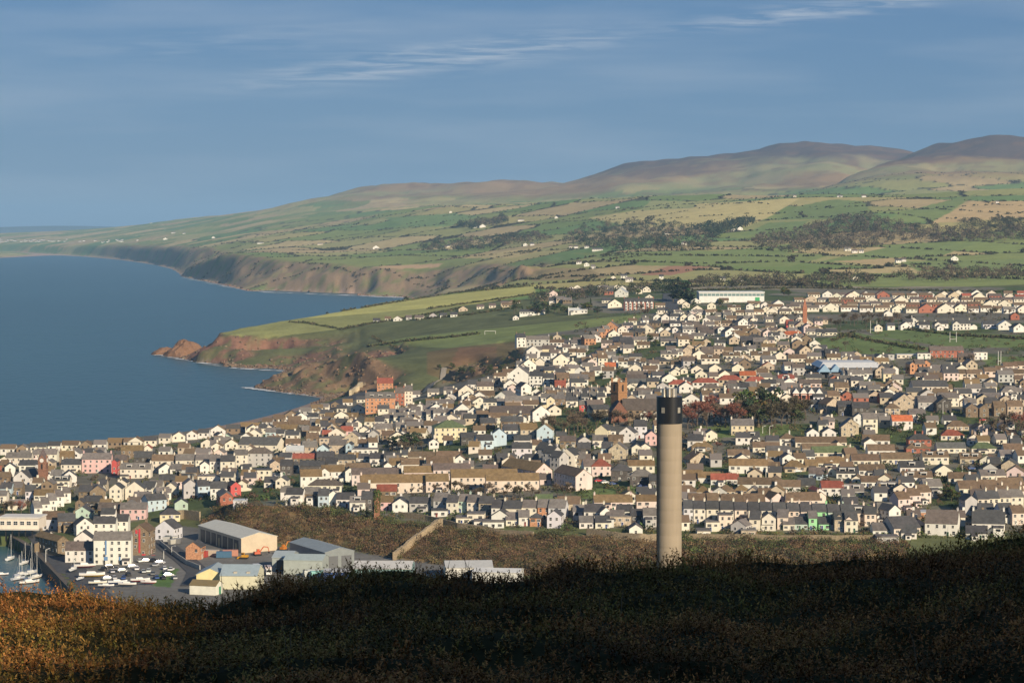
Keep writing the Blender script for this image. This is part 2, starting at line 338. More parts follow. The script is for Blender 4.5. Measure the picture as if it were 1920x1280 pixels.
# patchwork of fields: each seed owns the ground nearest to it
fa = R(24); FX = XX * math.cos(fa) + YY * math.sin(fa); FY = -XX * math.sin(fa) + YY * math.cos(fa)
FW, FH = 150.0, 260.0
def field_cells(fx, fy):
    gx = np.floor(fx / FW).astype(int); gy = np.floor(fy / FH).astype(int); best = np.full(fx.shape, 1e9); sec = np.full(fx.shape, 1e9); idd = np.zeros(fx.shape)
    for a in (-1, 0, 1):
        for b in (-1, 0, 1):
            cx, cy = gx + a, gy + b
            jx = _tab[cx & 255, cy & 255]; jy = _tab[(cx + 91) & 255, (cy + 37) & 255]
            d = np.maximum(np.abs(fx - (cx + 0.5 + 0.7 * (jx - 0.5)) * FW), np.abs(fy - (cy + 0.5 + 0.7 * (jy - 0.5)) * FH) * FW / FH)
            nb = d < best; sec = np.where(nb, best, np.minimum(sec, d)); idd = np.where(nb, _tab[(cx * 7 + 3) & 255, (cy * 13 + 5) & 255], idd); best = np.minimum(best, d)
    return idd, sec - best
cid, cedge = field_cells(FX, FY)
pal = np.array([(0.085, 0.108, 0.038), (0.10, 0.115, 0.042), (0.125, 0.13, 0.052), (0.155, 0.145, 0.062), (0.185, 0.16, 0.08), (0.10, 0.12, 0.042), (0.135, 0.135, 0.058), (0.078, 0.108, 0.04), (0.165, 0.14, 0.072)])
country = (YY > 1950) & (ZG > 1)
fc = pal[np.minimum((cid * len(pal)).astype(int), len(pal) - 1)]; fc = fc.mean(axis=(0, 1)) + (fc - fc.mean(axis=(0, 1))) * 1.25; fc = fc * (0.8 + 0.4 * n2)[..., None]
C[country] = fc[country]
hedge = country & (cedge < 6) & (YY < 7500)
C[hedge] = (0.035, 0.036, 0.02)
# named fields
FIELDS = [([(1455, 412), (1500, 386), (1560, 374), (1618, 377), (1632, 395), (1590, 410)], (0.078, 0.104, 0.038)),
 ([(1650, 418), (1690, 398), (1760, 380), (1832, 364), (1755, 414)], (0.08, 0.104, 0.038)), ([(1742, 419), (1820, 378), (1990, 376), (1990, 404), (1860, 412)], (0.21, 0.16, 0.085)),
 ([(1388, 442), (1440, 418), (1515, 414), (1490, 437)], (0.08, 0.108, 0.04)), ([(1105, 408), (1250, 385), (1500, 372), (1440, 408), (1400, 425), (1180, 425)], (0.21, 0.185, 0.085)),
 ([(1530, 492), (1700, 456), (1840, 452), (1760, 482), (1620, 494)], (0.085, 0.11, 0.04)), ([(1200, 516), (1262, 496), (1335, 500), (1260, 516)], (0.15, 0.085, 0.055)),
 ([(972, 502), (1100, 503), (1140, 521), (1000, 527)], (0.13, 0.105, 0.055)), ([(860, 484), (1012, 462), (1012, 471), (960, 484)], (0.21, 0.175, 0.085)),
 ([(1070, 474), (1300, 470), (1560, 478), (1480, 500), (1200, 498)], (0.088, 0.11, 0.04)), ([(1330, 472), (1480, 458), (1500, 470), (1400, 486)], (0.085, 0.11, 0.04)),
 ([(1500, 512), (1700, 512), (1980, 530), (1980, 548), (1640, 546)], (0.09, 0.11, 0.04)), ([(1690, 490), (1980, 484), (1980, 512), (1720, 508)], (0.085, 0.108, 0.04)),
 ([(690, 500), (830, 494), (820, 502), (720, 505)], (0.21, 0.15, 0.09)), ([(720, 408), (850, 400), (900, 405), (840, 425), (760, 425)], (0.08, 0.118, 0.045)),
 ([(620, 408), (690, 402), (730, 412), (660, 424)], (0.15, 0.15, 0.065)), ([(1200, 395), (1300, 390), (1310, 378), (1220, 376)], (0.13, 0.14, 0.06)), ([(1560, 490), (1700, 482), (1660, 498)], (0.19, 0.15, 0.08))]
for poly, c in FIELDS: put(in_poly(PXG, PYG, poly) & (YY > 1950) & (YY < 6000), c, 0.2)
# moor on the hills
mt = sm((YY - 5800) / 900) * sm((ZG + 50 * (n3 - .5) - 190) / 60)
mixin(mt * 0.8, (0.12, 0.112, 0.06)); mixin(mt * sm((n3 - 0.42) / 0.12) * 0.6, (0.12, 0.07, 0.042)); mixin(mt * sm((ZG + 130 * (n3 - 0.5) + 90 * (n1 - .5) - 290) / 75), (0.046, 0.035, 0.032))
mixin(sm((YY - 5800) / 900) * sm((ZG - 150) / 70) * sm((n1 - 0.55) / 0.1) * 0.4, (0.09, 0.055, 0.035))
# near side: headland, greens, town
put((YY < 1950), (0.075, 0.082, 0.035), 0.4)
town = (YY > 420) & (YY < 1950) & (PXG > 0.9 * (1000 - PYG) + 640 - 0.0 * PXG) & (YY < 1900)
town = in_poly(PXG, PYG, [(-900, 830), (250, 822), (560, 765), (660, 740), (800, 730), (960, 660), (1000, 610), (1180, 595), (1000, 560), (1100, 535), (2700, 540), (2700, 1020), (880, 985), (420, 945), (-900, 1200)]) & (YY > 560)
put(town, (0.10, 0.092, 0.07), 0.35); mixin(town * sm((n1 - 0.5) / 0.08), (0.05, 0.065, 0.025))
GREENS = [([(690, 648), (760, 632), (900, 618), (1205, 588), (1195, 602), (1000, 628), (960, 640), (850, 652)], (0.12, 0.14, 0.048)), ([(395, 624), (600, 588), (730, 566), (1010, 532), (1000, 552), (860, 575), (700, 606), (640, 616), (490, 635)], (0.17, 0.17, 0.062)),
 ([(1530, 640), (1600, 622), (1760, 655), (1700, 668), (1560, 660)], (0.085, 0.112, 0.038)), ([(1625, 618), (1700, 618), (1990, 632), (1990, 650), (1790, 652), (1640, 630)], (0.085, 0.112, 0.038)), ([(1840, 668), (1980, 668), (1980, 690), (1850, 685)], (0.085, 0.112, 0.038)),
 ([(1300, 800), (1480, 795), (1480, 815), (1300, 822)], (0.085, 0.112, 0.038)), ([(1085, 918), (1230, 910), (1230, 935), (1090, 935)], (0.085, 0.112, 0.038)), ([(800, 660), (860, 650), (980, 640), (970, 690), (850, 720), (800, 700)], (0.10, 0.075, 0.035)), ([(860, 652), (930, 650), (930, 672), (840, 690)], (0.13, 0.075, 0.04))]
for poly, c in GREENS: put(in_poly(PXG, PYG, poly) & (YY < 2300), c, 0.25)
# cliffs and shore
rock = sm((CLIFF - 0.25) / 0.4) * sm((n2 + 0.25 * (n1 - .5) - 0.36) / 0.12)
mixin(CLIFF * 0.8 * (YY < 9000), (0.10, 0.09, 0.045)); mixin(CLIFF * sm((fbm((XX + .45 * YY) / 12, YY / 60, 4) - .5) / .1) * .7 * (YY < 5000), (0.065, 0.06, 0.033))
mixin(rock * (YY < 1600), (0.125, 0.082, 0.05)); mixin(rock * (YY >= 1600) * (YY < 2000), (0.135, 0.074, 0.05)); mixin(rock * (YY >= 2000), (0.125, 0.092, 0.058))
mixin(sm((1.3 - ZG) / 0.8) * (YY > 1200), (0.17, 0.125, 0.10))
put(bank, (0.11, 0.075, 0.035), 0.6); mixin(bank * sm((n1 - 0.56) / 0.06), (0.07, 0.09, 0.03))
yard = in_poly(PXG, PYG, [(150, 1010), (340, 985), (375, 990), (520, 1024), (640, 1030), (900, 1070), (900, 1160), (150, 1160)]) & (YY < 800)
put(yard, (0.10, 0.095, 0.085), 0.25)
put(in_poly(PXG, PYG, [(308, 1062), (335, 1066), (320, 1100), (285, 1098)]), (0.06, 0.1, 0.03), 0.2)
C *= np.where(YY > 1950, 2.45, 1.65)[..., None]; C[..., 0] *= np.where(YY > 1950, 1.06, 1); C[..., 2] *= np.where(YY > 1950, .92, 1)
ground_mat = mat('land_cover', 'col', 0.95, 0.22, 0.35, 0.25, spec=0.1)
idx = np.arange(NV * NU).reshape(NV, NU)
quads = np.stack([idx[:-1, :-1], idx[:-1, 1:], idx[1:, 1:], idx[1:, :-1]], -1).reshape(-1, 4)
terrain = big_mesh('terrain', np.stack([XX, YY, ZG], -1).reshape(-1, 3), quads, ground_mat, C.reshape(-1, 3), smooth=True)
tag(terrain, kind='structure')
# far shore beyond the bay
dv = []; 
for k in range(60):
    px = -900 + k * 24; y = 24000; hz = 100 + y / F * (10 * math.exp(-((px - 60) / 260.0) ** 2) + 3 * math.sin(px / 90.0) * 0.4 - 2)
    dv += [((px - 960) / F * y, y, -2), ((px - 960) / F * y, y + 900, hz), ((px - 960) / F * y, y + 2500, -2)]
df = [(3 * k + a, 3 * k + a + 1, 3 * k + a + 4, 3 * k + a + 3) for k in range(59) for a in (0, 1)]
tag(big_mesh('distant_shore_hills', dv, df, mat('far_shore', (0.09, 0.1, 0.06), 0.95), smooth=True), kind='structure')
# ------------------------------------------------------------------ sea
m_sea, t, b = new_mat('sea_water'); L = t.links
b.inputs['Base Color'].default_value = (0.012, 0.05, 0.068, 1); b.inputs['Roughness'].default_value = 0.32; b.inputs['IOR'].default_value = 1.33
geo = N('ShaderNodeNewGeometry', t)
def sea_noise(sc, rot):
    mp_ = N('ShaderNodeMapping', t); mp_.inputs['Scale'].default_value = sc; mp_.inputs['Rotation'].default_value = (0, 0, rot); L.new(geo.outputs['Position'], mp_.inputs[0])
    n_ = N('ShaderNodeTexNoise', t); n_.inputs['Scale'].default_value = 1; n_.inputs['Detail'].default_value = 5; L.new(mp_.outputs[0], n_.inputs['Vector']); return n_.outputs[0]
wv = math_node(t, 'ADD', sea_noise((0.16, 0.05, 1), 0.5), math_node(t, 'MULTIPLY', sea_noise((0.02, 0.008, 1), 0.4), 1.5))
bp = N('ShaderNodeBump', t); bp.inputs['Strength'].default_value = 0.55; bp.inputs['Distance'].default_value = 2.0; L.new(wv, bp.inputs['Height']); L.new(bp.outputs[0], b.inputs['Normal'])
mr = N('ShaderNodeMapRange', t); L.new(sea_noise((0.004, 0.0012, 1), 0.3), mr.inputs[0]); mr.inputs[3].default_value = 0.75; mr.inputs[4].default_value = 1.25
mx = N('ShaderNodeMix', t, data_type='RGBA', blend_type='MULTIPLY'); mx.inputs['Factor'].default_value = 1; mx.inputs['A'].default_value = (0.034, 0.088, 0.094, 1); L.new(mr.outputs[0], mx.inputs['B']); L.new(mx.outputs['Result'], b.inputs['Base Color'])
sx = np.array([-42000, 42000]); 
tag(big_mesh('sea', [(-42000, 300, 0), (42000, 300, 0), (42000, 42000, 0), (-42000, 42000, 0)], [(0, 1, 2, 3)], m_sea), kind='structure')
# ------------------------------------------------------------------ the hill the camera stands on
crest_px = [(-1500, 1080), (-200, 1085), (0, 1088), (120, 1100), (250, 1106), (420, 1102), (520, 1085), (640, 1078), (760, 1068), (880, 1082), (980, 1072), (1100, 1056), (1240, 1060), (1320, 1046), (1500, 1052), (1620, 1050), (1720, 1042), (1800, 1028), (1900, 1012), (2100, 1000), (3500, 990)]
CU = np.array([(p - 960) / F for p, _ in crest_px]); CS = np.array([(q - HORIZON) / F for _, q in crest_px])
SHX, SHY = math.sin(R(SUN_AZ)), -math.cos(R(SUN_AZ))
SHADE_SHOULDER = 27.75
def hill(x, y):
    x = np.asarray(x, float); y = np.asarray(y, float)
    u = x / np.maximum(y, 6.0)
    dip = np.interp(u, CU, CS)
    yc = 20.0
    zc = CAMZ - dip * yc - 0.22 + 0.12 * sm((u + .02) / .08) + 0.10 * np.exp(-((u + .05) / .045) ** 2)                         # crest height
    near = CAMZ - 0.185 * 9.6 - 0.33                       # ground at the frame's lower edge
    t_ = np.clip((y - 9.0) / (yc - 9.0), 0, 1)
    z = near + (zc - near) * t_ * (0.85 + 0.15 * t_)
    z = np.where(y < 9, near + (9 - y) * 0.07, z)
    past = np.clip(y - yc, 0, None)
    z = z - past * 0.34
    # unseen shoulder behind the camera, shaped to keep the low sun off most heather
    q = x * -SHY + y * SHX; tt = x * SHX + y * SHY
    z = z + (SHADE_SHOULDER + 0.33 * np.clip(q, -6, 10) + 9 * sm((q - 8.3) / 6) + 1.5 * (vnoise(q / 1.3 + 5, q * 0) - .5) + 1.0 * (vnoise(q / .35 + 15, q * 0) - .5)) * sm((tt - 10) / 70)
    soft = np.clip(1 - past / 25, 0, 1)
    z = z + 0.42 * (fbm(x / 1.9 + 40, y / 1.4, 4) - 0.5) * (0.35 + 0.65 * soft) * np.where(u < -.1, .6, 1) + 0.22 * (np.abs(vnoise(x / .8, y / .6) - .5) * -2 + .5) * soft
    return np.maximum(z, np.where(y > 200, 3.0, 3.0))
def axis(lo, hi, fine0, fine1, f, c):
    a = list(np.arange(fine0, fine1, f)); x = fine1
    while x < hi: a.append(x); x += max(f, min(c, (x - fine1) * 0.12 + f))
    x = fine0
    while x > lo: x -= max(f, min(c, (fine0 - x) * 0.12 + f)); a.insert(0, x)
    return np.array(a)
hx = axis(-190, 190, -8, 8, 0.14, 8); hy = axis(-140, 420, 7, 24, 0.14, 8)
HX, HY = np.meshgrid(hx, hy); HZ = hill(HX, HY)
hi_ = np.arange(HX.size).reshape(HX.shape)
hq = np.stack([hi_[:-1, :-1], hi_[:-1, 1:], hi_[1:, 1:], hi_[1:, :-1]], -1).reshape(-1, 4)
hc = np.empty(HX.shape + (3,)); hc[:] = (0.035, 0.032, 0.014); hc *= (0.7 + 0.6 * fbm(HX / 0.5, HY / 0.5, 3))[..., None]
tag(big_mesh('hillside', np.stack([HX, HY, HZ], -1).reshape(-1, 3), hq, mat('heath_soil', 'col', 1.0, 0.3, 6, spec=0.05), hc.reshape(-1, 3), True), kind='structure')
# ------------------------------------------------------------------ building kit
WALL = {'w': ('white', (0.63, 0.61, 0.55)), 'c': ('cream', (0.63, 0.58, 0.46)), 'k': ('pale pink', (0.62, 0.46, 0.40)), 'b': ('light blue', (0.36, 0.52, 0.60)), 'y': ('yellow', (0.68, 0.56, 0.29)), 'g': ('grey', (0.40, 0.39, 0.37)),
        's': ('brown stone', (0.22, 0.16, 0.10)), 'r': ('red brick', (0.36, 0.12, 0.07)), 'o': ('orange brick', (0.48, 0.23, 0.11)), 'm': ('mint green', (0.36, 0.52, 0.40)), 'l': ('lilac', (0.55, 0.53, 0.565)), 't': ('tan', (0.46, 0.375, 0.265)), 'n': ('bright green', (0.28, 0.62, 0.30)), 'e': ('dark stone', (0.10, 0.09, 0.08)), 'R': ('bright red', (0.50, 0.07, 0.06)), 'P': ('pink', (0.66, 0.36, 0.33)), 'a': ('pale peach', (0.66, 0.51, 0.38))}
ROOF = {'d': ('dark slate', (0.045, 0.047, 0.052)), 'g': ('grey slate', (0.105, 0.10, 0.10)), 'b': ('brown tile', (0.105, 0.078, 0.055)), 'm': ('mossy', (0.135, 0.099, 0.055)), 'r': ('red tile', (0.19, 0.062, 0.045)), 'p': ('purple slate', (0.082, 0.070, 0.066)), 'G': ('green tile', (0.075, 0.10, 0.055)), 'l': ('pale metal', (0.42, 0.43, 0.42)), 'o': ('orange tile', (0.30, 0.095, 0.045)), 'u': ('blue-grey metal', (0.27, 0.34, 0.36)), 'a': ('dark grey', (0.07, 0.072, 0.075))}
for _k, (_n, _c) in list(WALL.items()):
    _l = sum(_c) / 3; _s = 0.62 if _k in 'bkPmlya' else 0.85; WALL[_k] = (_n, tuple(_l + (x - _l) * _s for x in _c))
for _k, (_n, _c) in list(ROOF.items()):
    if _k not in 'lu': ROOF[_k] = (_n, tuple(x * k * (1.42 if _k in 'dgpa' else 1.3) for x, k in zip(_c, (1.06, 1.0, .9))))
M_wall = mat('rendered_wall', 'obj', 0.9, 0.13, 0.5, 0.0, spec=0.15, streak=(1, 1, 0.35))
M_stone = mat('stone_wall', 'obj', 0.95, 0.45, 2.2, 0.05, spec=0.1)
M_roof = mat('roof_covering', 'obj', 0.75, 0.35, 0.9, 0.0, spec=0.25, streak=(1, 1, 1))
M_slate = mat('lean_to_slate', (0.085, 0.08, 0.08), 0.8, 0.3, 1.2)
M_metal = mat('profiled_sheet', 'obj', 0.5, 0.12, 0.7, 0, metal=0.0, spec=0.4)
M_frame = mat('white_paint', (0.62, 0.61, 0.57), 0.6, 0.05)
M_glass, t, b = new_mat('window_glass'); b.inputs['Base Color'].default_value = (0.02, 0.023, 0.028, 1); b.inputs['Roughness'].default_value = 0.12
M_dark = mat('dark_interior', (0.02, 0.02, 0.02), 0.8)
M_obj = mat('painted', 'obj', 0.5, 0.06, 2.0, spec=0.4)
M_pot = mat('clay', 'obj', 0.9, 0.2, 3.0)
M_asph = mat('asphalt', (0.07, 0.07, 0.072), 0.9, 0.25, 0.4)
M_grass = mat('turf', (0.06, 0.10, 0.03), 0.95, 0.3, 0.8)
def window_mesh():
    m = MB(); m.box(-0.5, 0.5, -0.06, 0.02, -0.5, 0.5, 0)
    for sx in (-0.41, 0.02):
        for sz in (-0.42, 0.03): m.box(sx, sx + 0.39, -0.075, -0.055, sz, sz + 0.39, 1)
    return m.mesh('window', [M_frame, M_glass])
def dark_window_mesh():
    m = MB(); m.box(-0.44, 0.44, -0.05, 0.02, -0.46, 0.46, 1); m.box(-0.56, 0.56, -0.09, 0.02, -0.56, -0.46, 0); m.box(-0.44, 0.44, -0.06, 0.0, -0.03, 0.03, 0)
    return m.mesh('window', [M_frame, M_glass])
def door_mesh():
    m = MB(); m.box(-0.5, 0.5, -0.05, 0.02, 0, 1, 0); m.box(-0.38, 0.38, -0.09, -0.05, 0.02, 0.92, 1); m.box(-0.2, 0.2, -0.1, -0.09, 0.62, 0.84, 2)
    return m.mesh('door', [M_frame, M_obj, M_glass])
def chimney_mesh(n):
    m = MB(); m.box(-0.5, 0.5, -0.5, 0.5, -1.6, 1.0, 0); m.box(-0.58, 0.58, -0.58, 0.58, 0.78, 1.0, 0)
    for k in range(n): m.cyl(-0.34 + 0.68 * k / max(n - 1, 1), 0, 1.0, 1.45, 0.11, 0.09, 6, 1)
    return m.mesh('chimney', [M_wall, M_pot])
MW, MWD, MDOOR, MCH = window_mesh(), dark_window_mesh(), door_mesh(), [chimney_mesh(2), chimney_mesh(4)]
def house_meshes(L, D, h, rise, kind, wallm, roofm, oh=0.2, th=0.12):
    """ridge along local x; front is -y; z=0 base, h eaves"""
    a, b_ = L / 2, D / 2; w = MB(); r = MB()
    if kind == 'flat':
        w.box(-a, a, -b_, b_, 0, h, 0); r.box(-a - .12, a + .12, -b_ - .12, b_ + .12, h + 0.01, h + 0.32, 0)
    elif kind == 'hip':
        w.box(-a, a, -b_, b_, 0, h, 0); rl = max(a - b_ * 0.95, 0.25); k = rise / b_
        z0 = h - oh * k + 0.03
        bt = [(-a - oh, -b_ - oh), (a + oh, -b_ - oh), (a + oh, b_ + oh), (-a - oh, b_ + oh)]
        lo = [(x, y, z0 - th) for x, y in bt]; up = [(x, y, z0) for x, y in bt]; r.hull(lo, up, 0, False); r.poly(lo[::-1])
        p, q = (-rl, 0, h + rise), (rl, 0, h + rise)
        r.poly([up[0], up[1], q, p]); r.poly([up[1], up[2], q]); r.poly([up[2], up[3], p, q]); r.poly([up[3], up[0], p])
    else:
        pts = [(-b_, 0), (b_, 0), (b_, h), (0, h + rise), (-b_, h)]
        w.hull([(a, y, z) for y, z in pts], [(-a, y, z) for y, z in pts], 0)
        k = rise / b_; e = b_ + oh; zz = h - oh * k + 0.02; g = oh * 0.6
        pr = [(-e, zz), (0, h + rise + 0.02), (e, zz), (e, zz + th), (0, h + rise + 0.02 + th), (-e, zz + th)]
        i = len(r.v); n = 6
        r.v += [(a + g, y, z) for y, z in pr] + [(-a - g, y, z) for y, z in pr]
        for s in range(n): r.f.append((i + s, i + (s + 1) % n, i + n + (s + 1) % n, i + n + s)); r.m.append(0)
        for o_ in (0, n):
            r.f.append((i + o_, i + o_ + 1, i + o_ + 4, i + o_ + 5)); r.f.append((i + o_ + 1, i + o_ + 2, i + o_ + 3, i + o_ + 4)); r.m += [0, 0]
    return w.mesh('wall', wallm), r.mesh('roof', roofm)
HS = 0.7
EH = {k: v * HS for k, v in {1: 2.6, 1.5: 3.9, 2: 5.2, 2.5: 6.5, 3: 7.8, 4: 10.2}.items()}
def jit(c, k=0.06):
    f = 1 + random.uniform(-k, k); return tuple(max(0.01, x * f * (1 + random.uniform(-.02, .02))) for x in c)
ORD = 'leftmost second third fourth fifth sixth seventh eighth ninth tenth eleventh twelfth thirteenth fourteenth fifteenth sixteenth seventeenth eighteenth nineteenth twentieth twenty-first twenty-second twenty-third twenty-fourth twenty-fifth twenty-sixth twenty-seventh twenty-eighth twenty-ninth thirtieth thirty-first thirty-second thirty-third thirty-fourth thirty-fifth thirty-sixth thirty-seventh thirty-eighth thirty-ninth fortieth'.split()
HOUSES = []           # footprints: centre x, y, radius
def make_house(name, P, L, D, h_eave, rz, wall, roof, kind='gable', nch=1, dorm=0, st=2, detail=True, pitch=36, doors=None, gfront=False, chw=None):
    """P: middle of the camera-side face at eaves height; rz: turn of that face; gfront: the gable is the camera side"""
    ex = Vector((math.cos(rz), math.sin(rz), 0)); ey = Vector((-math.sin(rz), math.cos(rz), 0))
    cen = P + ey * ((L if gfront else D) / 2)
    hx_, hy_ = ((D, L) if gfront else (L, D))
    gz = min(float(HT(*(cen + ex * hx_ / 2 * sx + ey * hy_ / 2 * sy).xy)) for sx in (-1, 1) for sy in (-1, 1))
    gz = min(gz, P.z - h_eave) - 0.25; gz = max(gz, P.z - h_eave - 3.0); h = P.z - gz
    rise = 0 if kind == 'flat' else D / 2 * math.tan(R(pitch))
    wn_, wc = WALL[wall]; rn, rc = ROOF[roof]
    me_w, me_r = house_meshes(L, D, h, rise, kind, M_stone if wall in 'srote' else M_wall, M_roof if roof not in 'lu' else M_metal)
    rot = rz + (math.pi / 2 if gfront else 0)
    root = empty(name, (cen.x, cen.y, gz), rot)
    part('wall', me_w, root, jit(wc)); roof_o = part('roof', me_r, root, jit(rc, 0.2))
    HOUSES.append((cen.x, cen.y, max(L, D) / 2))
    if nch and kind != 'flat':
        xs = {1: [L / 2 - 0.3], 2: [-L / 2 + 0.3, L / 2 - 0.3], 3: [-L / 2 + 0.3, 0, L / 2 - 0.3]}.get(nch, [L * (k / (nch - 1) - 0.5) * 0.96 for k in range(nch)] if nch > 3 else [0])
        if kind == 'hip': xs = [x * 0.35 for x in xs]
        cc = WALL[chw][1] if chw else (wc if wall not in 'bnlmkPRy' or random.random() < .4 else WALL['c'][1])
        if wall in 'wc' and not chw and random.random() < 0.35: cc = random.choice([WALL['g'][1], WALL['s'][1], WALL['c'][1]])
        for x in xs:
            big = random.random() < 0.6 and D > 6
            c = part('chimney', MCH[1 if big else 0], roof_o, jit(cc), (x, 0, h + rise + 0.1), (0, 0, math.pi / 2), (1.15 if big else 0.7, 0.5, 0.72))
    if kind == 'flat': rise = 0
    tocam = Vector((-cen.x, -cen.y)).normalized()
    lx = Vector((math.cos(rot), math.sin(rot)))
    gs = 1 if lx.dot(tocam) > 0 else -1              # which gable the camera sees
    ly = Vector((-math.sin(rot), math.cos(rot))); fs = -1 if ly.dot(tocam) < 0 else 1
    rows = max(1, int(st)); items = []
    ncol = max(1, int(round(L / 2.2)))
    for rI in range(rows):
        z = h - 0.9 - 1.82 * rI
        if z < 0.6: break
        for cI in range(ncol):
            if ncol > 2 and random.random() < 0.07: continue
            items.append(((-L / 2 + L * (cI + 0.5) / ncol + random.uniform(-.25, .25), fs * (D / 2 + 0.01), z), 0 if fs < 0 else math.pi, (HS * random.choice([0.95, 1.1, 1.25]) * (1.5 if st < 2 else 1), 1, HS * random.choice([1.25, 1.4, 1.45]) * (0.85 if st < 2 else 1))))
    if abs(lx.dot(tocam)) > 0.3:
        for rI in range(rows):
            z = h - 0.9 - 1.82 * rI
            if z < 0.6: break
            for y in ([-D / 4, D / 4] if D > 4 else [0]):
                if random.random() < (0.25 if gfront else 0.7): continue
                items.append(((gs * (L / 2 + 0.01), y * random.uniform(.7, 1.1), z), gs * math.pi / 2, (.74, 1, .95)))
        if gfront and kind == 'gable' and rise > 2 and random.random() < 0.6: items.append(((gs * (L / 2 + 0.01), 0, h + 0.5), gs * math.pi / 2, (0.6, 1, .75)))
    if detail:
        for loc, rr, scl in items:
            part('window', MW if random.random() < 0.45 else MWD, root, None, loc, (0, 0, rr), scl)
        dx = random.uniform(-L / 4, L / 4)
        if h < 11: part('door', MDOOR, root, jit(random.choice([(0.2, 0.05, 0.04), (0.05, 0.08, 0.2), (0.5, 0.5, 0.46), (0.04, 0.12, 0.06), (0.03, 0.03, 0.03)])), (dx, fs * (D / 2 + 0.015), 0.25), (0, 0, 0 if fs < 0 else math.pi), (.72, 1, 1.45))
    elif items:
        m = MB()
        for loc, rr, scl in items:
            c_, s_ = math.cos(rr), math.sin(rr); a_, b2 = scl[0] / 2, scl[2] / 2
            T = lambda x, y, z: (loc[0] + x * c_ - y * s_, loc[1] + x * s_ + y * c_, loc[2] + z)
            m.hull([T(-a_, 0, -b2), T(a_, 0, -b2), T(a_, 0, b2), T(-a_, 0, b2)], [T(-a_, -.06, -b2), T(a_, -.06, -b2), T(a_, -.06, b2), T(-a_, -.06, b2)], 0)
        tag(m.build('glazing', [M_glass], root), kind='stuff')
    if kind != 'flat' and L > 4 and h > 1.5 and wall in 'wckgstlayb' and random.random() < (0.42 if not gfront else 0.25):
        # a lean-to kitchen or porch against the front
        m = MB(); ew = random.uniform(1.6, min(3.4, L * .5)); x0 = random.uniform(-L / 2 + .1, L / 2 - ew - .1); dp = random.uniform(1.2, 2.4); hh = min(h - .25, random.choice([1.9, 2.0, 3.3])); y0 = fs * D / 2; y1 = fs * (D / 2 + dp)
        bt = [(x0, y0), (x0 + ew, y0), (x0 + ew, y1), (x0, y1)]
        m.hull([(x, y, -.6) for x, y in bt], [(x, y, hh if y == y0 else hh - .45) for x, y in bt], 0)
        y2 = y1 + fs * .12; bt2 = [(x0 - .1, y0), (x0 + ew + .1, y0), (x0 + ew + .1, y2), (x0 - .1, y2)]
        m.hull([(x, y, (hh if y == y0 else hh - .48) + .02) for x, y in bt2], [(x, y, (hh if y == y0 else hh - .48) + .14) for x, y in bt2], 1)
        yy = sorted((y1, y1 + fs * .05)); m.box(x0 + ew * .25, x0 + ew * .7, yy[0], yy[1], hh - 1.35, hh - .7, 2)
        ext = m.build('extension', [M_wall, M_slate, M_glass], root, jit(wc if random.random() < .7 else WALL['w'][1]))
    for k in range(dorm):
        x = L * ((k + 0.5) / dorm - 0.5) * (0.85 if dorm > 1 else 0.3); wd = min(2.0, L / (dorm + 1)); y0 = fs * D * 0.36; zb = h + rise * 0.12; zt = h + min(rise * 0.86, rise * 0.12 + 1.2)
        m = MB(); ya, yb = sorted((y0, fs * D * 0.04)); m.box(x - wd / 2, x + wd / 2, ya, yb, zb, zt, 0); m.box(x - wd / 2 - .15, x + wd / 2 + .15, ya - .15, yb, zt + .005, zt + .15, 1)
        yy_ = y0 + fs * 0.03
        m.box(x - wd * .42, x + wd * .42, min(yy_, y0), max(yy_, y0), zb + (zt - zb) * .35, zt - .15, 2)
        m.build('dormer', [M_wall, M_roof, M_glass], roof_o, WALL['w'][1])
    return root
TILES = {'A': (0, 780, 3.765), 'B': (400, 720, 4.0), 'C': (300, 920, 4.0), 'D': (800, 700, 4.0), 'E': (1240, 740, 4.572), 'F': (1560, 740, 4.572), 'G': (940, 520, 5.333), 'H': (1260, 500, 4.922), 'I': (1560, 500, 4.922), 'P': (0, 0, 1.0)}
def tp(tile, cx, cy):
    x0, y0, s = TILES[tile]; return x0 + cx / s, y0 + cy / s
NAMES = {'c': ('cottage', 'cottage'), 'b': ('bungalow', 'bungalow'), 't': ('terraced_house', 'terraced house'), 'h': ('house', 'house'), 'f': ('apartment_block', 'flats'), 'v': ('villa', 'villa'), 's': ('outbuilding', 'outbuilding'), 'k': ('chapel', 'chapel')}
KW = {'c': 'cottage', 'b': 'bungalow', 't': 'terraced house', 'h': 'house', 'f': 'block of flats', 'v': 'villa', 's': 'rear extension', 'k': 'chapel'}
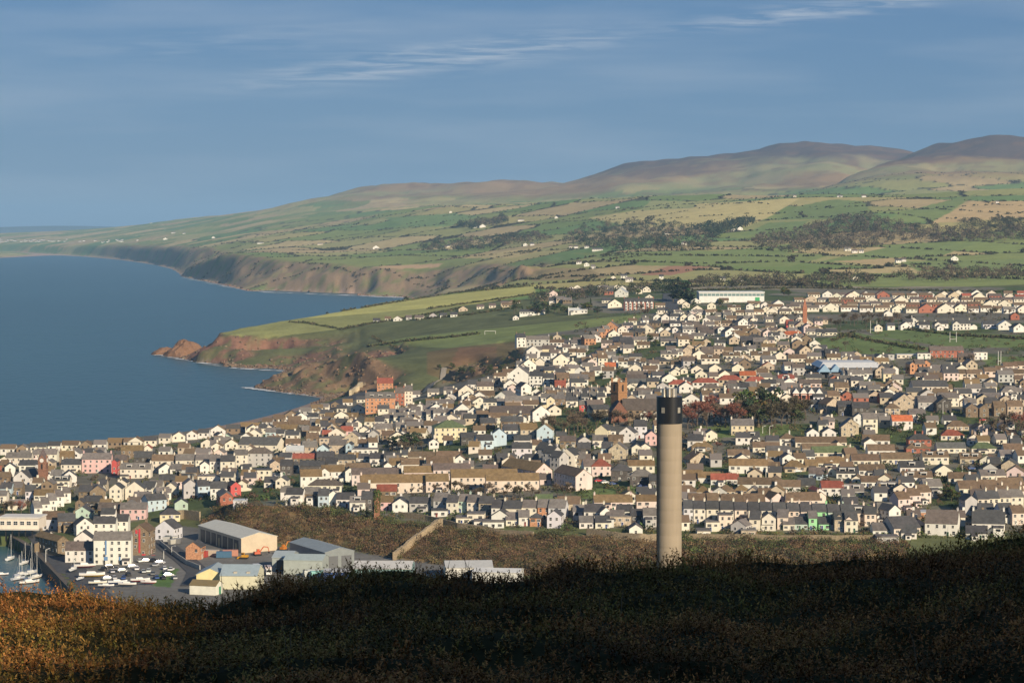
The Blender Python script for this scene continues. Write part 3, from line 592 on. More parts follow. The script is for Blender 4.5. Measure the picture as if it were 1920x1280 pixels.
def block(tile, phrase, kindc, data, detail=True, pitch=None):
    """one short entry per building: cx eaves_y width f|g turn storeys wall roof chimneys [dN dormers] [h hip] [x flat] [Lnn other side]"""
    rows = []
    for s in data.split(';'):
        q = s.split()
        if len(q) < 8: continue
        rows.append(q)
    rows.sort(key=lambda q: float(q[0])); n = len(rows)
    for i, q in enumerate(rows):
        cx, ce, w = map(float, q[:3]); gf = q[3] == 'g'; a = R(float(q[4])); st = float(q[5]); wc, rc = q[6], q[7]; nch = int(q[8]) if len(q) > 8 else 1
        dorm = 0; kind = 'gable'; other = None; kc = kindc
        for e in q[9:]:
            if e[0] == 'd': dorm = int(e[1:])
            elif e == 'h': kind = 'hip'
            elif e == 'x': kind = 'flat'
            elif e[0] == 'L': other = float(e[1:])
            elif e[0] == 'k': kc = e[1]
        px, py = tp(tile, cx, ce); P = hit(px, py, EH.get(st, 3.7), 560)
        if P is None: print('MISS', tile, q); continue
        wm = w / TILES[tile][2] * P.y / F / math.cos(a)
        if gf: D, L = wm, other or random.uniform(6, 8)
        else: L, D = wm, other or (random.uniform(4.9, 5.9) if wm < 20 else 6.2)
        if not gf and kind == 'hip' and L < D: D = L * 0.95
        pt = pitch or (33 if st < 2 else 37); 
        if not gf and D > 9: pt = 25
        o = make_house(NAMES[kc][0], P, L, D, EH.get(st, 3.7), a, wc, rc, kind, nch, dorm, st, detail, pt, gfront=gf)
        cw = WALL[wc][0]; rw = ROOF[rc][0]
        side = ('gable-fronted ' if gf else '')
        pos = ('leftmost' if i == 0 else 'rightmost' if i == n - 1 else ORD[i] + ' from left') if n > 1 else ''
        lab = f"{cw} {KW[kc]} with {rw} roof, {pos} {phrase}"
        if len(lab.split()) > 16: lab = f"{cw} {rw}-roofed {KW[kc]}, {pos} {phrase}"
        if len(lab.split()) > 16: lab = f"{cw} {KW[kc]}, {pos} {phrase}"
        if n == 1: lab = phrase
        tag(o, lab, NAMES[kc][1], group=None if n == 1 else phrase)
# ------------------------------------------------------------------ the town, street by street
block('A', 'on the seafront behind clock tower', 'h', '130 292 180 f 0 2 c g 2;320 268 160 f 0 2 c g 2;470 285 100 f 5 2 s m 2')
block('A', 'around the red clock tower', 'h', '200 345 130 f 4 1.5 w d 1;230 398 110 f 0 1.5 w d 0;70 360 70 g 10 2 w d 1;150 432 120 g -18 2 w d 1 L12;490 425 100 g 12 2 w d 0;430 455 120 f 0 1.5 c d 0 d2;395 415 80 f 0 1.5 w g 0;20 430 90 f 0 1.5 s b 1;35 345 70 f 0 1.5 r b 0')
block('A', 'below the red clock tower', 'c', '40 510 80 f 0 1.5 b d 0;110 502 90 f 0 1.5 s g 1;215 530 70 f 8 2 l d 0;305 556 130 f 5 1.5 c m 0;15 560 60 f 0 1.5 c g 1')
block('A', 'in the stepped white terrace', 't', '270 645 52 f 24 2 w g 1;322 618 52 f 24 2 w g 1;374 592 52 f 24 2 w g 1;424 566 52 f 24 2 w g 1;472 540 52 f 24 2 w g 1')
block('A', 'beside the tall pink house', 'h', '500 340 142 f 0 2 c d 2;806 320 36 g 0 3 R d 0;850 310 90 f 0 2.5 s p 1;955 372 215 f 0 2 c g 2 d2;1010 290 130 f 0 3 e d 0;930 240 150 f 0 2 s m 1;1040 228 60 g 5 2 c r 0')
block('A', 'tall pink house with three storeys', 'h', '680 303 205 f 0 3 P g 2')
block('A', 'in the long white harbour terrace', 't', '1150 313 160 f 0 2.5 c b 1;1310 310 140 f 2 2.5 c g 1;1430 307 100 f 2 2.5 c g 1;1520 316 80 f 2 2.5 w g 1;1606 318 100 f 2 2.5 c d 1;1700 272 95 f 5 3 c g 1')
block('A', 'in front of the white harbour terrace', 'c', '1175 372 105 g 15 1 w d 0;1245 372 90 f 0 1 w g 0;1445 345 65 g 8 2 w d 0;1560 410 60 g 0 1 w d 0;1460 425 130 f 0 1 c g 0 x;1350 395 80 f 0 1.5 s d 0;1310 440 90 f 0 1.5 c d 0;1180 450 120 f 0 1.5 s d 0')
block('A', 'among the old harbour lanes', 'c', '690 532 110 g 10 2 s g 1;600 532 90 f 0 2 s d 1;815 512 88 g 0 2.5 c d 1;950 512 135 g 0 2 c d 0;1045 500 90 f -8 1.5 w d 0;860 470 70 g 0 1.5 c d 0;1100 492 90 f 0 1.5 c g 0;1160 540 90 f 25 1.5 w g 0;1205 500 80 g 0 2 c g 0;1110 590 120 f 35 2 b d 1;1160 575 60 f 35 2 t g 1;1345 485 95 g 12 2.5 g g 1;1440 492 80 f 20 2 b d 1;1545 508 120 f 5 2 w d 1;1665 492 70 g 20 2 R d 0;1280 615 92 g 10 1.5 m d 0;720 480 60 f 0 1.5 t d 1')
block('A', 'beside the pointed-window pink hall', 'h', '770 655 160 f 0 2 s p 1;580 680 130 g 0 1 m d 0;560 610 60 g 0 2 s d 1;1200 690 140 f 8 1.5 y d 0 h;650 600 120 f 0 1.5 e d 0;1000 575 120 f 0 1 c g 0')
block('A', 'pink hall with three pointed windows', 'h', '940 655 185 f 2 2 P g 0')
block('A', 'behind the white quayside warehouse', 'h', '370 725 150 f 0 2 l b 0;600 765 115 g 18 2 w d 0;735 755 160 f 0 2 w d 1;855 740 95 f 0 2 w d 0;470 740 120 f 10 2 s d 1;760 690 100 f 0 1.5 w d 1')
block('A', 'white quayside warehouse of four storeys', 'h', '792 872 262 f 3 4 w g 0')
block('A', 'beside the white quayside warehouse', 'h', '560 945 200 f 3 2 w p 0;585 862 125 g 3 2.5 w d 0;445 880 70 g 35 2.5 s m 1 L16;360 840 60 g 20 2.5 w d 0;1160 792 145 g -14 2 l d 1')
block('A', 'tall stone warehouse with red loading doors', 'h', '985 812 125 g -8 4 s b 1')
block('A', 'near the small brick church', 'h', '1600 568 92 g 12 1.5 r g 0 L14;1690 600 90 f 0 1 l l 0 x')
# ---- centre left
block('B', 'on the shore below the brick hotel', 'c', '660 255 120 g 12 1.5 w g 1;750 245 75 f 0 1.5 w d 1;785 200 60 g 0 1.5 s g 1;960 245 250 f -2 1 e m 1;640 300 170 f -4 1 e b 0;545 335 160 f -8 1 e m 0;300 335 90 g 10 1.5 c g 1;370 330 60 f 0 1.5 c d 1;420 325 50 g 0 1.5 c d 1;445 360 110 f 0 1 b g 0;580 355 45 f 0 2 b d 0 x;500 370 60 f 0 1 w d 0;60 385 60 g 20 1 w d 1;100 395 70 g 0 1 m d 0')
block('B', 'dark-roofed hall with a cream gable', 'h', '330 455 300 f -12 2 c a 0 L12')
block('B', 'in the lanes behind the shore', 'c', '770 290 80 f 8 1.5 w g 1;830 300 60 f 0 1.5 c d 0;895 325 80 g 5 1.5 t m 0;960 290 90 f 0 1.5 s d 1;1035 275 65 g 0 2 t b 1;1080 295 70 g 10 1.5 c g 1;1180 280 90 f 0 1.5 c m 1;1245 280 70 f 0 2 w d 0;760 350 80 f 0 1.5 c b 1;850 375 70 f 0 1.5 s r 1;700 345 70 f 10 1.5 s g 1;1000 350 90 f 0 1.5 P r 1;1130 340 70 g 0 1.5 c g 1;740 400 90 f 0 1.5 s b 2;880 340 40 g 0 2 g d 1')
block('B', 'in the grey-roofed cottages below the gully', 'c', '1310 255 85 f 3 1.5 c g 2;1395 245 85 f 3 1.5 c g 1;1475 240 85 f 3 1.5 c g 1;1560 232 85 f 3 1.5 c g 1;1640 222 85 f 3 1.5 c g 1;1350 215 70 f 3 1.5 s g 1;1430 205 70 f 3 1.5 s g 1;1520 195 70 f 3 1.5 w g 1;1610 190 75 f 3 1.5 c g 1;1690 215 80 f 3 1.5 w g 1')
block('B', 'left of the cream hall', 'h', '1200 375 80 g 0 2 g g 1;1280 335 140 f 10 2 t g 2;1400 320 60 f 8 2 c g 1;1500 300 120 f 0 1.5 g p 1;905 405 220 f 4 1.5 t t 0 x'.replace(' t t ', ' t g ') + ';1040 400 115 g -6 2 t g 0;1150 395 100 f 12 1.5 w d 1')
block('B', 'cream hall with a greenish hipped roof', 'h', '1780 325 240 f 8 3 y G 0 h L11')
block('B', 'around the pale blue gable', 'h', '820 485 88 g 0 2 b d 0;930 455 130 f -3 2 t g 0;1015 455 45 g -5 2 b d 0;1140 490 190 f 0 1 w g 0 x;610 500 130 f 0 2 g l 0;720 470 110 f 0 2 t g 0;680 555 175 f 0 1.5 s r 0;840 545 130 f 0 1.5 e d 0;870 595 110 f 0 1.5 e d 0;740 612 190 f 0 1.5 e d 1;1000 565 130 f 0 1.5 t d 1;990 560 70 g 0 1.5 c d 0;540 550 90 f 0 1.5 w d 0;545 610 90 f 0 2 e d 0;465 600 80 g 15 1.5 t g 0')
block('B', 'in the dark slate row under the school', 'c', '1130 557 85 f 0 1.5 w d 1;1225 557 105 f 0 1.5 w d 1;1345 550 130 f 0 1.5 w d 1;1440 530 80 f 0 1.5 c d 1;1560 545 200 f 0 1.5 c b 2;1760 540 180 f 0 1.5 c b 2')
block('B', 'grey rendered block behind the car park', 'h', '345 515 185 f 3 3 g p 0 h')
block('B', 'beside the town car park', 'h', '365 645 130 f 0 2 c d 0 x;250 645 60 f 0 2 w d 0;835 755 250 f -3 1.5 c p 1 h;215 745 70 g 0 1.5 c b 0;430 735 100 f 0 1 w d 0')
block('B', 'in the white-gabled row of flats', 'f', '735 690 160 f 8 2 w m 0;900 655 170 f 8 2 w m 0;1090 640 180 f 8 2 w b 0;835 660 75 g 8 2 w b 0;1025 655 70 g 8 2 w b 0;1310 610 60 g 8 2 w b 0')
block('B', 'in the upper white-gabled flats', 'f', '1360 605 80 f 5 2 w m 0;1495 600 170 f 5 2 w b 0;1420 605 80 g 5 2 w b 0;1700 590 200 f 5 2 w b 0;1640 590 60 g 5 2 w b 0;1850 560 70 g 0 2 w b 0')
block('B', 'in the pink flats with mossy roofs', 'f', '1225 675 370 f 6 2 k p 1;1540 660 220 f 4 2 k m 1;1790 640 280 f 4 2 k p 1;1435 735 660 f 5 2 a m 2;1890 705 190 f 4 2 k m 0')
block('D', 'in the beige flats below the blue houses', 'f', '80 805 170 f 4 2 a m 0;435 775 500 f 6 2 a m 0;645 800 400 f 4 2 a m 0')
block('D', 'among the gable-ended pink flats', 'f', '880 728 125 g 32 2 k m 0 L22;1180 770 128 g 22 2.5 k b 0 L18')
block('B', 'above the scrub bank, left part', 'h', '605 825 130 f -8 2 w d 1;735 822 110 f -8 2 s g 0;825 835 80 f 0 2 b d 0;900 830 80 g 10 2 w g 1;985 862 130 f -6 1.5 w d 0;1080 885 115 f 0 1.5 w g 0 d1;1150 860 80 f 0 2 e d 1;1290 882 110 f 0 1.5 P m 0;1300 800 150 f 0 1 s r 0;1400 895 115 g 0 1.5 w d 1;1545 890 150 f -4 1.5 g d 1')
block('D', 'above the scrub bank, middle part', 't', '105 952 110 f -12 2 g g 1;190 965 85 f -12 2 c d 1;272 955 100 f -12 2 m g 1;352 962 100 f -12 2 c g 1;445 972 110 f -12 2 t d 1;540 1005 110 f -12 2 w d 1;640 1010 140 f -10 2 c d 2;755 1003 140 f -5 2 c g 1;880 1002 95 f -5 2 o g 0;975 1005 125 f -12 2 l g 1;1255 1035 150 f -8 2 w d 2;1345 1040 90 g 20 2 w d 0;1410 1070 130 f -8 1.5 w g 0;1480 1030 120 f -8 1.5 w d 0;1590 1065 120 f 0 1.5 e d 0;1680 1060 110 f 0 2 g g 1')
block('D', 'at the edge of the scrub bank', 's', '365 1055 125 f -5 1.5 c g 0 x;550 1068 130 g -8 1.5 w d 0;500 1115 160 f 0 1 w g 0 x;820 1078 92 f -5 1.5 o d 0 h;955 1068 105 g -8 2 l d 0;650 1095 110 f 0 1 c g 0;730 1075 80 f 0 1.5 w g 0;95 1030 120 f 0 1 w d 0 x;1200 1115 110 f 0 1 w g 0;1320 1115 110 f 0 1 c d 0;1455 1075 160 f 0 1.5 t g 0 x;1570 1165 100 g 0 1 w g 0;270 1085 100 f 0 1 c g 0 x;410 1110 110 f 0 1 w g 0 x')
block('D', 'behind the bank terrace', 'h', '1060 975 170 f -8 2 t b 0;1400 962 290 f 2 1.5 k m 2;1655 955 160 f 2 1.5 k m 1;880 950 130 f 0 1 e G 0')
block('D', 'in the tall three-storey terrace', 't', '850 565 70 f -42 3 g d 1;905 595 70 f -42 3 g d 1;960 625 70 f -42 3 g d 1')
block('D', 'tall house ending the three-storey terrace', 't', '1050 610 120 g -22 3 c d 1')
block('D', 'around the light blue houses', 'h', '545 455 110 g 4 2.5 b d 1;440 500 125 f 14 2 b d 1;885 425 120 g -6 2.5 b m 1;770 420 130 f 10 2.5 t m 0;640 425 120 f 6 2 w d 0;720 500 130 f 0 1.5 w d 0;715 560 150 f 0 2 l d 1;640 360 170 f 0 2 s d 1;460 370 110 f 8 2 s d 1;705 335 90 g 0 1.5 w d 1;320 480 120 f 8 1.5 e d 0;1080 600 80 g 0 1.5 w d 0;1150 640 80 f 0 2 s g 0;600 640 140 f 12 1.5 e d 1;540 330 150 f 0 1.5 c b 1')
block('D', 'below the steps of the gully', 'h', '270 275 130 g 6 2 w g 1;350 285 80 g 0 2 w d 1;400 212 110 g 0 1.5 c d 0;295 130 115 g 0 2 c g 0;440 95 125 f 5 2 c p 1;345 80 75 f 0 2.5 w d 0;245 150 90 f 0 1.5 w b 0;435 160 150 f 0 1 s b 0;560 180 110 g -20 2 w g 0 L12;490 215 130 f 0 1.5 c d 1;50 235 110 f 0 1.5 c g 2;150 225 110 f 0 1.5 c g 2;90 290 130 f 0 1.5 w g 1;220 300 150 f 0 1 w g 0')
block('D', 'left of the church tower', 'h', '715 205 250 f 3 2 k g 0;930 195 60 g 0 2 y d 0;640 300 330 f 3 1.5 s p 0 L12;860 290 130 g 8 2 w m 0;870 170 90 g 10 1.5 c b 0;1190 235 90 f 0 1.5 R g 1;1300 270 150 f 12 1.5 t d 0;1090 205 90 f 0 1.5 c d 1;1000 190 90 f 0 1.5 s g 1')
block('D', 'left of the tall power station chimney', 'h', '1310 425 95 g -20 2 y d 1;1380 430 80 f 10 1.5 w d 1;1500 445 115 g -14 2 w d 1;1605 395 95 f 0 2.5 l d 1;1685 465 90 g 0 2 P d 0;1430 570 130 g -10 2 t g 1;1345 560 70 f -10 2 b d 0;1575 555 75 g 0 1.5 c d 0;1640 550 75 g 0 1.5 c d 0;1300 500 110 f 0 1.5 c g 0;1420 500 110 f 0 1.5 s b 0;1310 690 145 f 2 2 k r 1 h;1225 695 90 f 8 2 w p 1;1460 725 155 f -3 2 e d 1 h;1610 765 170 f -3 2 e g 1 h;1610 690 200 f 0 1.5 c m 1;1700 800 60 f 0 1.5 e d 0;1180 560 100 f 0 1.5 e d 0;1060 505 120 f 0 1.5 s p 1;1010 470 80 f 0 1.5 y d 1')
# ---- right of the chimney
TC = 'l c c c a c a c a n n m a'.split(); tx = [240, 330, 450, 570, 690, 800, 905, 1025, 1140, 1245, 1365, 1485, 1600]; tw = [95, 105, 125, 125, 120, 105, 110, 125, 115, 95, 130, 110, 110]
TC = 'l c c c a c c c a a n m a'.split()
block('E', 'in the long terrace right of chimney', 't', ';'.join(f'{x} {970 + (x - 200) * 0.026:.0f} {w} f -1 2.5 {c} d 1' for x, w, c in zip(tx, tw, TC)))
block('E', 'behind the long terrace, backing onto gorse', 's', '440 1092 115 f 0 1.5 c g 0 x;550 1032 115 f 0 2.5 a g 0 x;660 1120 125 g -25 1.5 g g 0;800 1065 90 f -12 2 c d 0;922 1060 120 g 0 2 c g 0;905 1112 100 f 0 1 w d 0;1040 1048 90 f -10 2 a g 0;1300 1055 72 f 0 2 n g 0;1205 1105 120 f 0 1 m d 0;1525 1060 88 g 0 2 t d 0;1610 1075 80 g 0 2 a d 0;365 1168 115 f 0 1 c g 0 x;750 1165 130 f 0 1 t g 0 x;1095 1108 100 f 0 1 c g 0;1400 1105 100 f 0 1 n d 0')
block('E', 'in the brown council row behind terrace', 't', '340 905 210 f 0 2 k b 1;450 908 110 f 0 2 k b 1;610 912 190 f 0 2 k b 1;800 912 180 f 0 2 k b 1;895 900 70 g 12 2 k b 0;1000 885 115 g 18 2 k b 0;1220 900 290 f 4 2 a b 2;1370 870 90 g 20 2 a b 0')
block('E', 'in the shaded hipped-roof row', 'b', '260 822 120 f 0 1 t b 0 h;360 825 130 f 0 1 t m 0 h;560 822 150 f 0 1 t b 0 h;690 815 130 f 0 1 t m 0 h;785 835 110 g -10 2 t g 1;890 860 110 f 0 2 t b 0')
block('E', 'in the bungalow row under red roofs', 'b', '260 695 170 f -4 1 c m 0;410 708 190 f -4 1 w m 0;487 725 125 f -4 1 w r 0;610 722 105 f -4 1 w r 1;820 765 330 f -7 1 w b 0;965 735 90 g -12 1 c b 0;1085 785 210 f -7 1 w b 0;1165 760 90 g -12 1 c b 0;1250 770 150 f 0 1 e d 0;1360 825 70 g 10 1.5 w r 0;1470 795 190 f 0 1.5 w r 1')
block('E', 'in the long bungalow row near chimney', 'b', '745 605 330 f -5 1.5 w m 1;965 628 105 f -5 1 c b 0;1145 612 190 f 0 1 t m 0 h;1290 605 110 f 0 1 t m 0;1455 582 240 f 2 1 c m 1;1460 580 70 g 2 1 w m 0;340 555 190 g 18 1 t b 0;350 440 180 f 0 1 s m 0 h;1345 675 160 f -8 1 b p 0;1455 650 80 g -15 1 c p 0')
block('E', 'in the bungalows above the long row', 'b', '665 515 190 f 0 1 c b 1;1010 485 215 f 0 1 c a 1;1270 525 90 f 0 1 w a 0;1465 492 340 f 0 1 c G 1;900 448 230 f -3 1 c b 0;1080 372 130 f -4 1.5 w b 1 h;780 362 130 f 0 1 w d 0 d1;1370 405 440 f 0 1 c b 0;1360 460 300 f 0 1 c b 0;1520 432 90 g 0 1 c b 0')
block('E', 'under the dark churchyard trees', 'v', '290 392 130 f -8 2 w d 1;330 385 70 g 0 2 w d 0;430 335 100 g 0 1.5 c g 0')
block('E', 'yellow villa below the dark trees', 'v', '697 262 195 f 0 2 y g 2')
block('E', 'right of the churchyard trees', 'h', '1300 325 108 g 0 1.5 w d 1;1440 322 118 g 0 1.5 w d 1;1430 205 112 g 0 1.5 c g 0;1600 275 115 g 0 2 t g 0;1340 80 110 f 0 1.5 l d 0;1480 80 130 g 20 2 t b 1;1580 100 130 f 0 2 e d 1')
block('F', 'at the right end nearest the heath', 'h', '935 1100 265 f -16 2 w p 1 L9;1340 1100 270 f -12 2 w d 2 L9;645 1140 240 f 18 1.5 a d 1 L9;450 995 125 f -8 2 c g 0;540 990 110 g 24 2.5 w d 0 L10')
block('F', 'below the right end of terrace', 's', '440 1160 180 f 0 1 w g 0;660 1180 130 f -8 1 w d 0;1240 1185 180 f -10 1 w d 0;170 1075 105 f 0 2 c d 0;65 1065 85 f 0 2 t d 0;480 1220 190 f 0 1 g g 0 x')
block('F', 'in the terrace with the grey gable', 't', '1300 890 100 f 6 2.5 c d 1;1390 885 95 f 6 2.5 c d 1;1485 878 100 f 6 2.5 c g 1;1590 872 110 f 6 2.5 c g 1;1195 905 110 g 6 2.5 g d 0;60 1000 100 f 0 2 m d 1;230 1010 120 f 0 2 a d 1 d1;330 1020 100 f 0 2 a d 1')
block('F', 'in front of the grey-gabled terrace', 's', '1320 985 130 f -6 1.5 c d 0;1500 990 120 f 10 2 l d 0;1600 1010 110 f 8 2 a b 0;810 1010 200 f 0 1 o l 0 x')
block('F', 'in the pink row climbing right', 't', '620 890 110 f 22 2 k b 1;710 860 110 f 22 2 k b 1;800 830 110 f 22 2 k b 1;870 780 160 f 10 2 g g 0')
block('F', 'in the brown-roofed council row', 't', '1180 800 180 f 3 2 c b 1;1340 790 190 f 3 2 c b 1;1540 775 220 f 3 2 c b 0;1390 830 190 f 3 1.5 k b 1;1560 820 170 f 3 1.5 k b 1')
block('F', 'among the bungalows with white dormers', 'b', '165 820 220 f -4 1 g g 0 d2;330 745 160 f -6 1 w b 0;450 720 110 g -12 1.5 c b 1;480 800 170 f 0 1 w g 0 d2;735 705 260 f 0 1 w b 0 d2;960 650 150 g 0 1 c d 0 d0;345 645 225 f 0 1 w b 0;690 620 210 f 0 1 w d 0 d1;130 670 180 f -5 1 w d 0 d2;1120 715 240 f -5 1 c b 0;1385 690 220 f 8 1 c g 0 d1;210 720 80 g -10 1 c b 0')
block('F', 'in the middle bungalow row', 'b', '290 560 240 f 0 1 c b 0;560 548 270 f 0 1 c b 0;890 530 225 f 0 1.5 c b 0 d2;1190 545 180 f -4 1 t b 0 d2;60 580 140 f 0 1 w b 0;1330 560 120 g -18 1 c b 0;1390 590 110 f -8 1.5 e d 0;1520 600 130 g -14 1.5 t d 0;1570 660 140 g -14 1.5 k b 0;1500 520 110 f 0 1 w g 0')
block('F', 'in the upper bungalow row', 'b', '90 485 210 f 0 1 c G 0;425 475 235 f 0 1.5 w b 0;740 455 205 f 0 1 r b 0 h d1;1025 455 250 f 0 1 c a 0;1305 455 215 f 0 1 c G 0 h;1560 465 170 f 0 1 w b 1;380 390 230 f -5 1 w b 0;330 410 110 g 0 1.5 w b 0;755 380 195 f 0 1.5 r d 2 h;1035 345 200 f 0 1 c r 1 h;1080 265 190 f 0 1 t b 0 h;1250 390 170 f -6 1 w w 0 x'.replace('w w 0 x', 'w g 0 x'))
block('F', 'below the stone bay-fronted villas', 'h', '605 222 175 f 0 2 w o 0;165 255 130 g 0 2 t g 0;330 205 125 f 0 3 c g 1;230 195 90 g -6 2 w d 0;735 165 140 f 0 2 w g 1;440 200 90 f 0 1.5 c g 0;520 110 130 f 0 1.5 t b 1 h;250 110 150 f 0 2 e d 0;620 55 165 g 0 2 t g 0;820 60 160 f 0 2 g g 1;1000 25 180 f 0 2 c g 1;960 75 130 g 0 2 e d 0')
block('F', 'in the stone bay-fronted villas', 'v', '1200 115 105 g 0 2 s g 1;1305 115 80 g 0 2 s g 1;1440 105 100 f 0 2 s b 1;1570 95 130 f 0 2 t b 1;1370 70 110 f 0 2 s d 1')
# ---- upper town
block('G', 'in the white houses above the bay', 'h', '365 620 235 f 3 2.5 g g 1;200 600 90 f 10 3 w d 2;560 595 85 g 0 1.5 t g 2;600 640 90 g -8 1.5 w d 0;320 735 135 g 4 3 w g 1;480 715 140 f 0 2 y p 0;600 825 165 g 6 2 c p 1;440 785 90 f 0 2 w d 0;300 805 110 f 0 2 y g 0;275 885 185 g 4 2 w d 1;385 840 90 g 0 2 c d 0;170 965 200 g -4 3 w g 0 L13;345 985 130 f -8 3 w d 0;90 1070 135 g 0 2 w g 0;250 1095 105 g 15 2 w d 0 L10;480 930 110 f 0 2 y d 0;470 1005 110 f 0 2 w d 0;560 650 150 f 0 1.5 w b 0;390 930 80 f 0 2 e d 0', detail=False)
block('G', 'in the salmon terrace by the green', 't', '890 612 115 f 22 2 o g 0;950 575 70 f 22 2 o g 1;1005 545 70 f 22 2 o g 1;1055 515 65 f 22 2 o g 1;1095 500 150 g -12 2 o g 1', detail=False)
block('G', 'in the stepped cream terrace', 't', '905 850 110 g 20 1.5 k b 0;960 800 80 f 22 1.5 c b 0;1010 770 80 f 22 1.5 c b 0;1070 740 80 f 22 1.5 c b 0;1125 710 80 f 22 1.5 c b 0;1175 685 70 f 22 1.5 c b 0', detail=False)
block('G', 'around the stepped cream terrace', 'h', '1310 840 275 f 0 1.5 w b 0 d2;1590 835 180 f 0 1 t d 0 h;1250 628 130 f 0 1.5 r d 1;1250 665 150 f 0 1 w d 0;1260 705 140 f 0 1 w g 0;1390 625 130 f 0 1.5 c g 1;1450 515 120 g -10 2 c g 1;750 745 150 f 0 1 c b 0;810 715 120 f 0 1 c g 0;730 660 60 f 0 1.5 w g 0;780 930 90 g -10 2 w d 1;940 930 110 f 0 1.5 w g 0;750 1010 130 f 0 2 s g 1;870 985 130 f 0 1.5 s b 1;620 1000 130 f 8 2 s b 0;590 1075 110 f 0 2 r r 1;1090 890 110 f 0 1 c o 0;830 1020 80 f 0 2 w g 0;1690 640 190 f 0 1 c g 0;1390 540 100 f 0 1.5 s d 0', detail=False)
block('G', 'in the white terrace at road top', 't', '1560 395 80 g 0 2 w d 1;1640 395 80 g 0 2 w d 1;1740 390 100 f 0 2 w d 1;1830 395 80 g 0 2 c d 1;1905 395 80 g 0 2 w d 1;1700 455 180 f 0 1 e p 1;1600 515 55 g 0 1.5 w p 0;1670 515 55 g 0 1.5 w p 0;1740 515 60 g 0 1.5 w p 0;1870 520 110 f 0 1.5 w g 1;1860 460 110 f 0 1.5 w d 1;1640 555 100 g 0 1 t b 0;1800 590 140 f 0 1 s p 0;1880 610 90 f 0 1 s p 0', detail=False)
block('G', 'among the trees above the green', 'h', '310 345 255 f 0 1.5 w d 1;765 330 190 f 0 1.5 w w 3'.replace('w w 3', 'w l 3') + ';145 400 60 g 0 1 w d 0;1135 265 140 g 8 1.5 c g 0;1190 150 110 g -18 2 w l 0;520 160 90 g 8 1.5 k p 0;420 180 110 f 0 1 w p 0;600 215 100 f 0 1.5 t g 1;660 225 90 f 0 1.5 s g 1;540 235 120 f 0 1 w d 0;130 245 110 f 0 1 w b 0 h;65 275 120 f 0 1 t b 0;430 215 80 f 0 1 s b 0;1050 230 90 f 0 1 c d 0', detail=False)
block('G', 'in the houses at the hilltop edge', 'h', '760 105 90 g 0 1 c b 0;700 110 60 g 0 1 w b 0;820 130 100 f 0 1 e p 0;720 135 130 f 0 1 e p 0;980 100 70 g 0 1.5 w g 0;1035 100 60 f 0 1.5 t g 0;1075 140 90 f 0 1.5 r d 0;1155 90 50 g 0 1 c b 0;1330 100 60 g 0 1 c b 0;1375 130 70 g 10 1.5 c b 0;1455 115 80 g 0 1.5 c g 0;1210 110 80 g 0 1.5 w g 0;910 130 100 f 0 1 e p 0;1480 200 90 g 0 1.5 c p 0', detail=False)
block('G', 'in the crowded slate terraces', 't', ';'.join(f'{470 + k * 78} {1135 + (k % 3) * 6} 74 f 4 1.5 {"cwcgtscwc"[k]} {"gdgdgdgdg"[k]} 2' for k in range(8)) + ';' + ';'.join(f'{600 + k * 80} {1185 + (k % 2) * 8} 76 f 4 1.5 {"tcwgsct"[k]} {"gdgdgdg"[k]} 2' for k in range(6)), detail=False)
block('G', 'left of the red-roofed houses', 'b', '1380 975 240 f 0 1 c p 0;1350 1015 200 f 0 1 c p 0;1350 1055 200 f 0 1 c a 0;1545 965 150 f 0 1 c b 0;1740 945 95 g 0 1 c g 0;1830 925 70 g 0 1 c g 0;1680 765 170 f 0 1.5 c g 1 d1;1850 735 110 g 10 1.5 t g 0;1850 825 140 f 0 1 w b 0;1420 1105 110 g 0 1 c g 0;1290 1095 100 g 0 1 c g 0;1310 1180 120 f 0 1.5 b d 0;1450 1170 160 f 0 1.5 w g 0;1560 1160 100 f 0 1.5 w g 0', detail=False)
block('H', 'under the white warehouse', 'h', '130 345 70 g 0 1.5 c b 0;235 385 90 g 0 1.5 c b 0;230 415 80 g 0 1 c b 0;365 355 80 g 0 1.5 c b 0;575 375 120 f 0 1.5 c b 0 d1;760 340 120 f 0 1.5 c b 0;720 360 70 g 0 1.5 w b 0;860 350 80 g 0 1.5 w b 0;985 340 100 g 8 1.5 w g 0;870 395 90 g 0 1 c g 0;930 390 60 g 0 1 c g 0;1040 385 70 g 0 1.5 w g 0;1150 350 110 f 0 1.5 c p 0;480 310 90 f 0 1 c b 0;1090 390 70 g 0 1 c g 0', detail=False)
block('H', 'in the terrace facing the conifers', 't', '30 445 90 g 0 1.5 c g 1;110 455 60 g 0 1.5 y g 1;175 450 70 g 0 1.5 w d 1;245 450 70 g 0 1.5 c d 1;440 445 90 f 0 1.5 c g 2;515 445 80 f 0 1.5 c g 2;170 530 170 f 0 1 w p 1;170 580 120 f 0 1 w p 0', detail=False)
block('H', 'in the middle of upper town', 'h', '660 480 110 f 0 1.5 w d 1;735 475 110 f 0 1.5 w g 2 h;660 510 100 g 10 1.5 w d 0;440 580 120 f 0 1 t p 1;510 520 90 f 0 1 t b 0;650 570 140 f 0 1 w b 1;550 600 120 g 16 1.5 w d 0;620 620 110 f 0 1.5 t b 0;760 660 150 f -8 2 e d 0 h;690 680 110 f 0 2 e d 0;820 690 140 f 0 2 e g 0;870 690 60 g 0 2 t g 1;850 600 150 f 0 1 c g 0 h;910 545 90 f 0 2 t p 0;930 590 80 f 0 1 c p 0;1030 720 110 f 0 1.5 t g 2;310 575 140 f 0 1 e p 0;330 610 120 f 0 1 g p 0;320 690 80 g 0 1.5 t b 0;240 720 110 f -8 1.5 t m 0;1340 570 110 g 8 1 t b 0;1430 605 190 f 0 1 c d 0', detail=False)
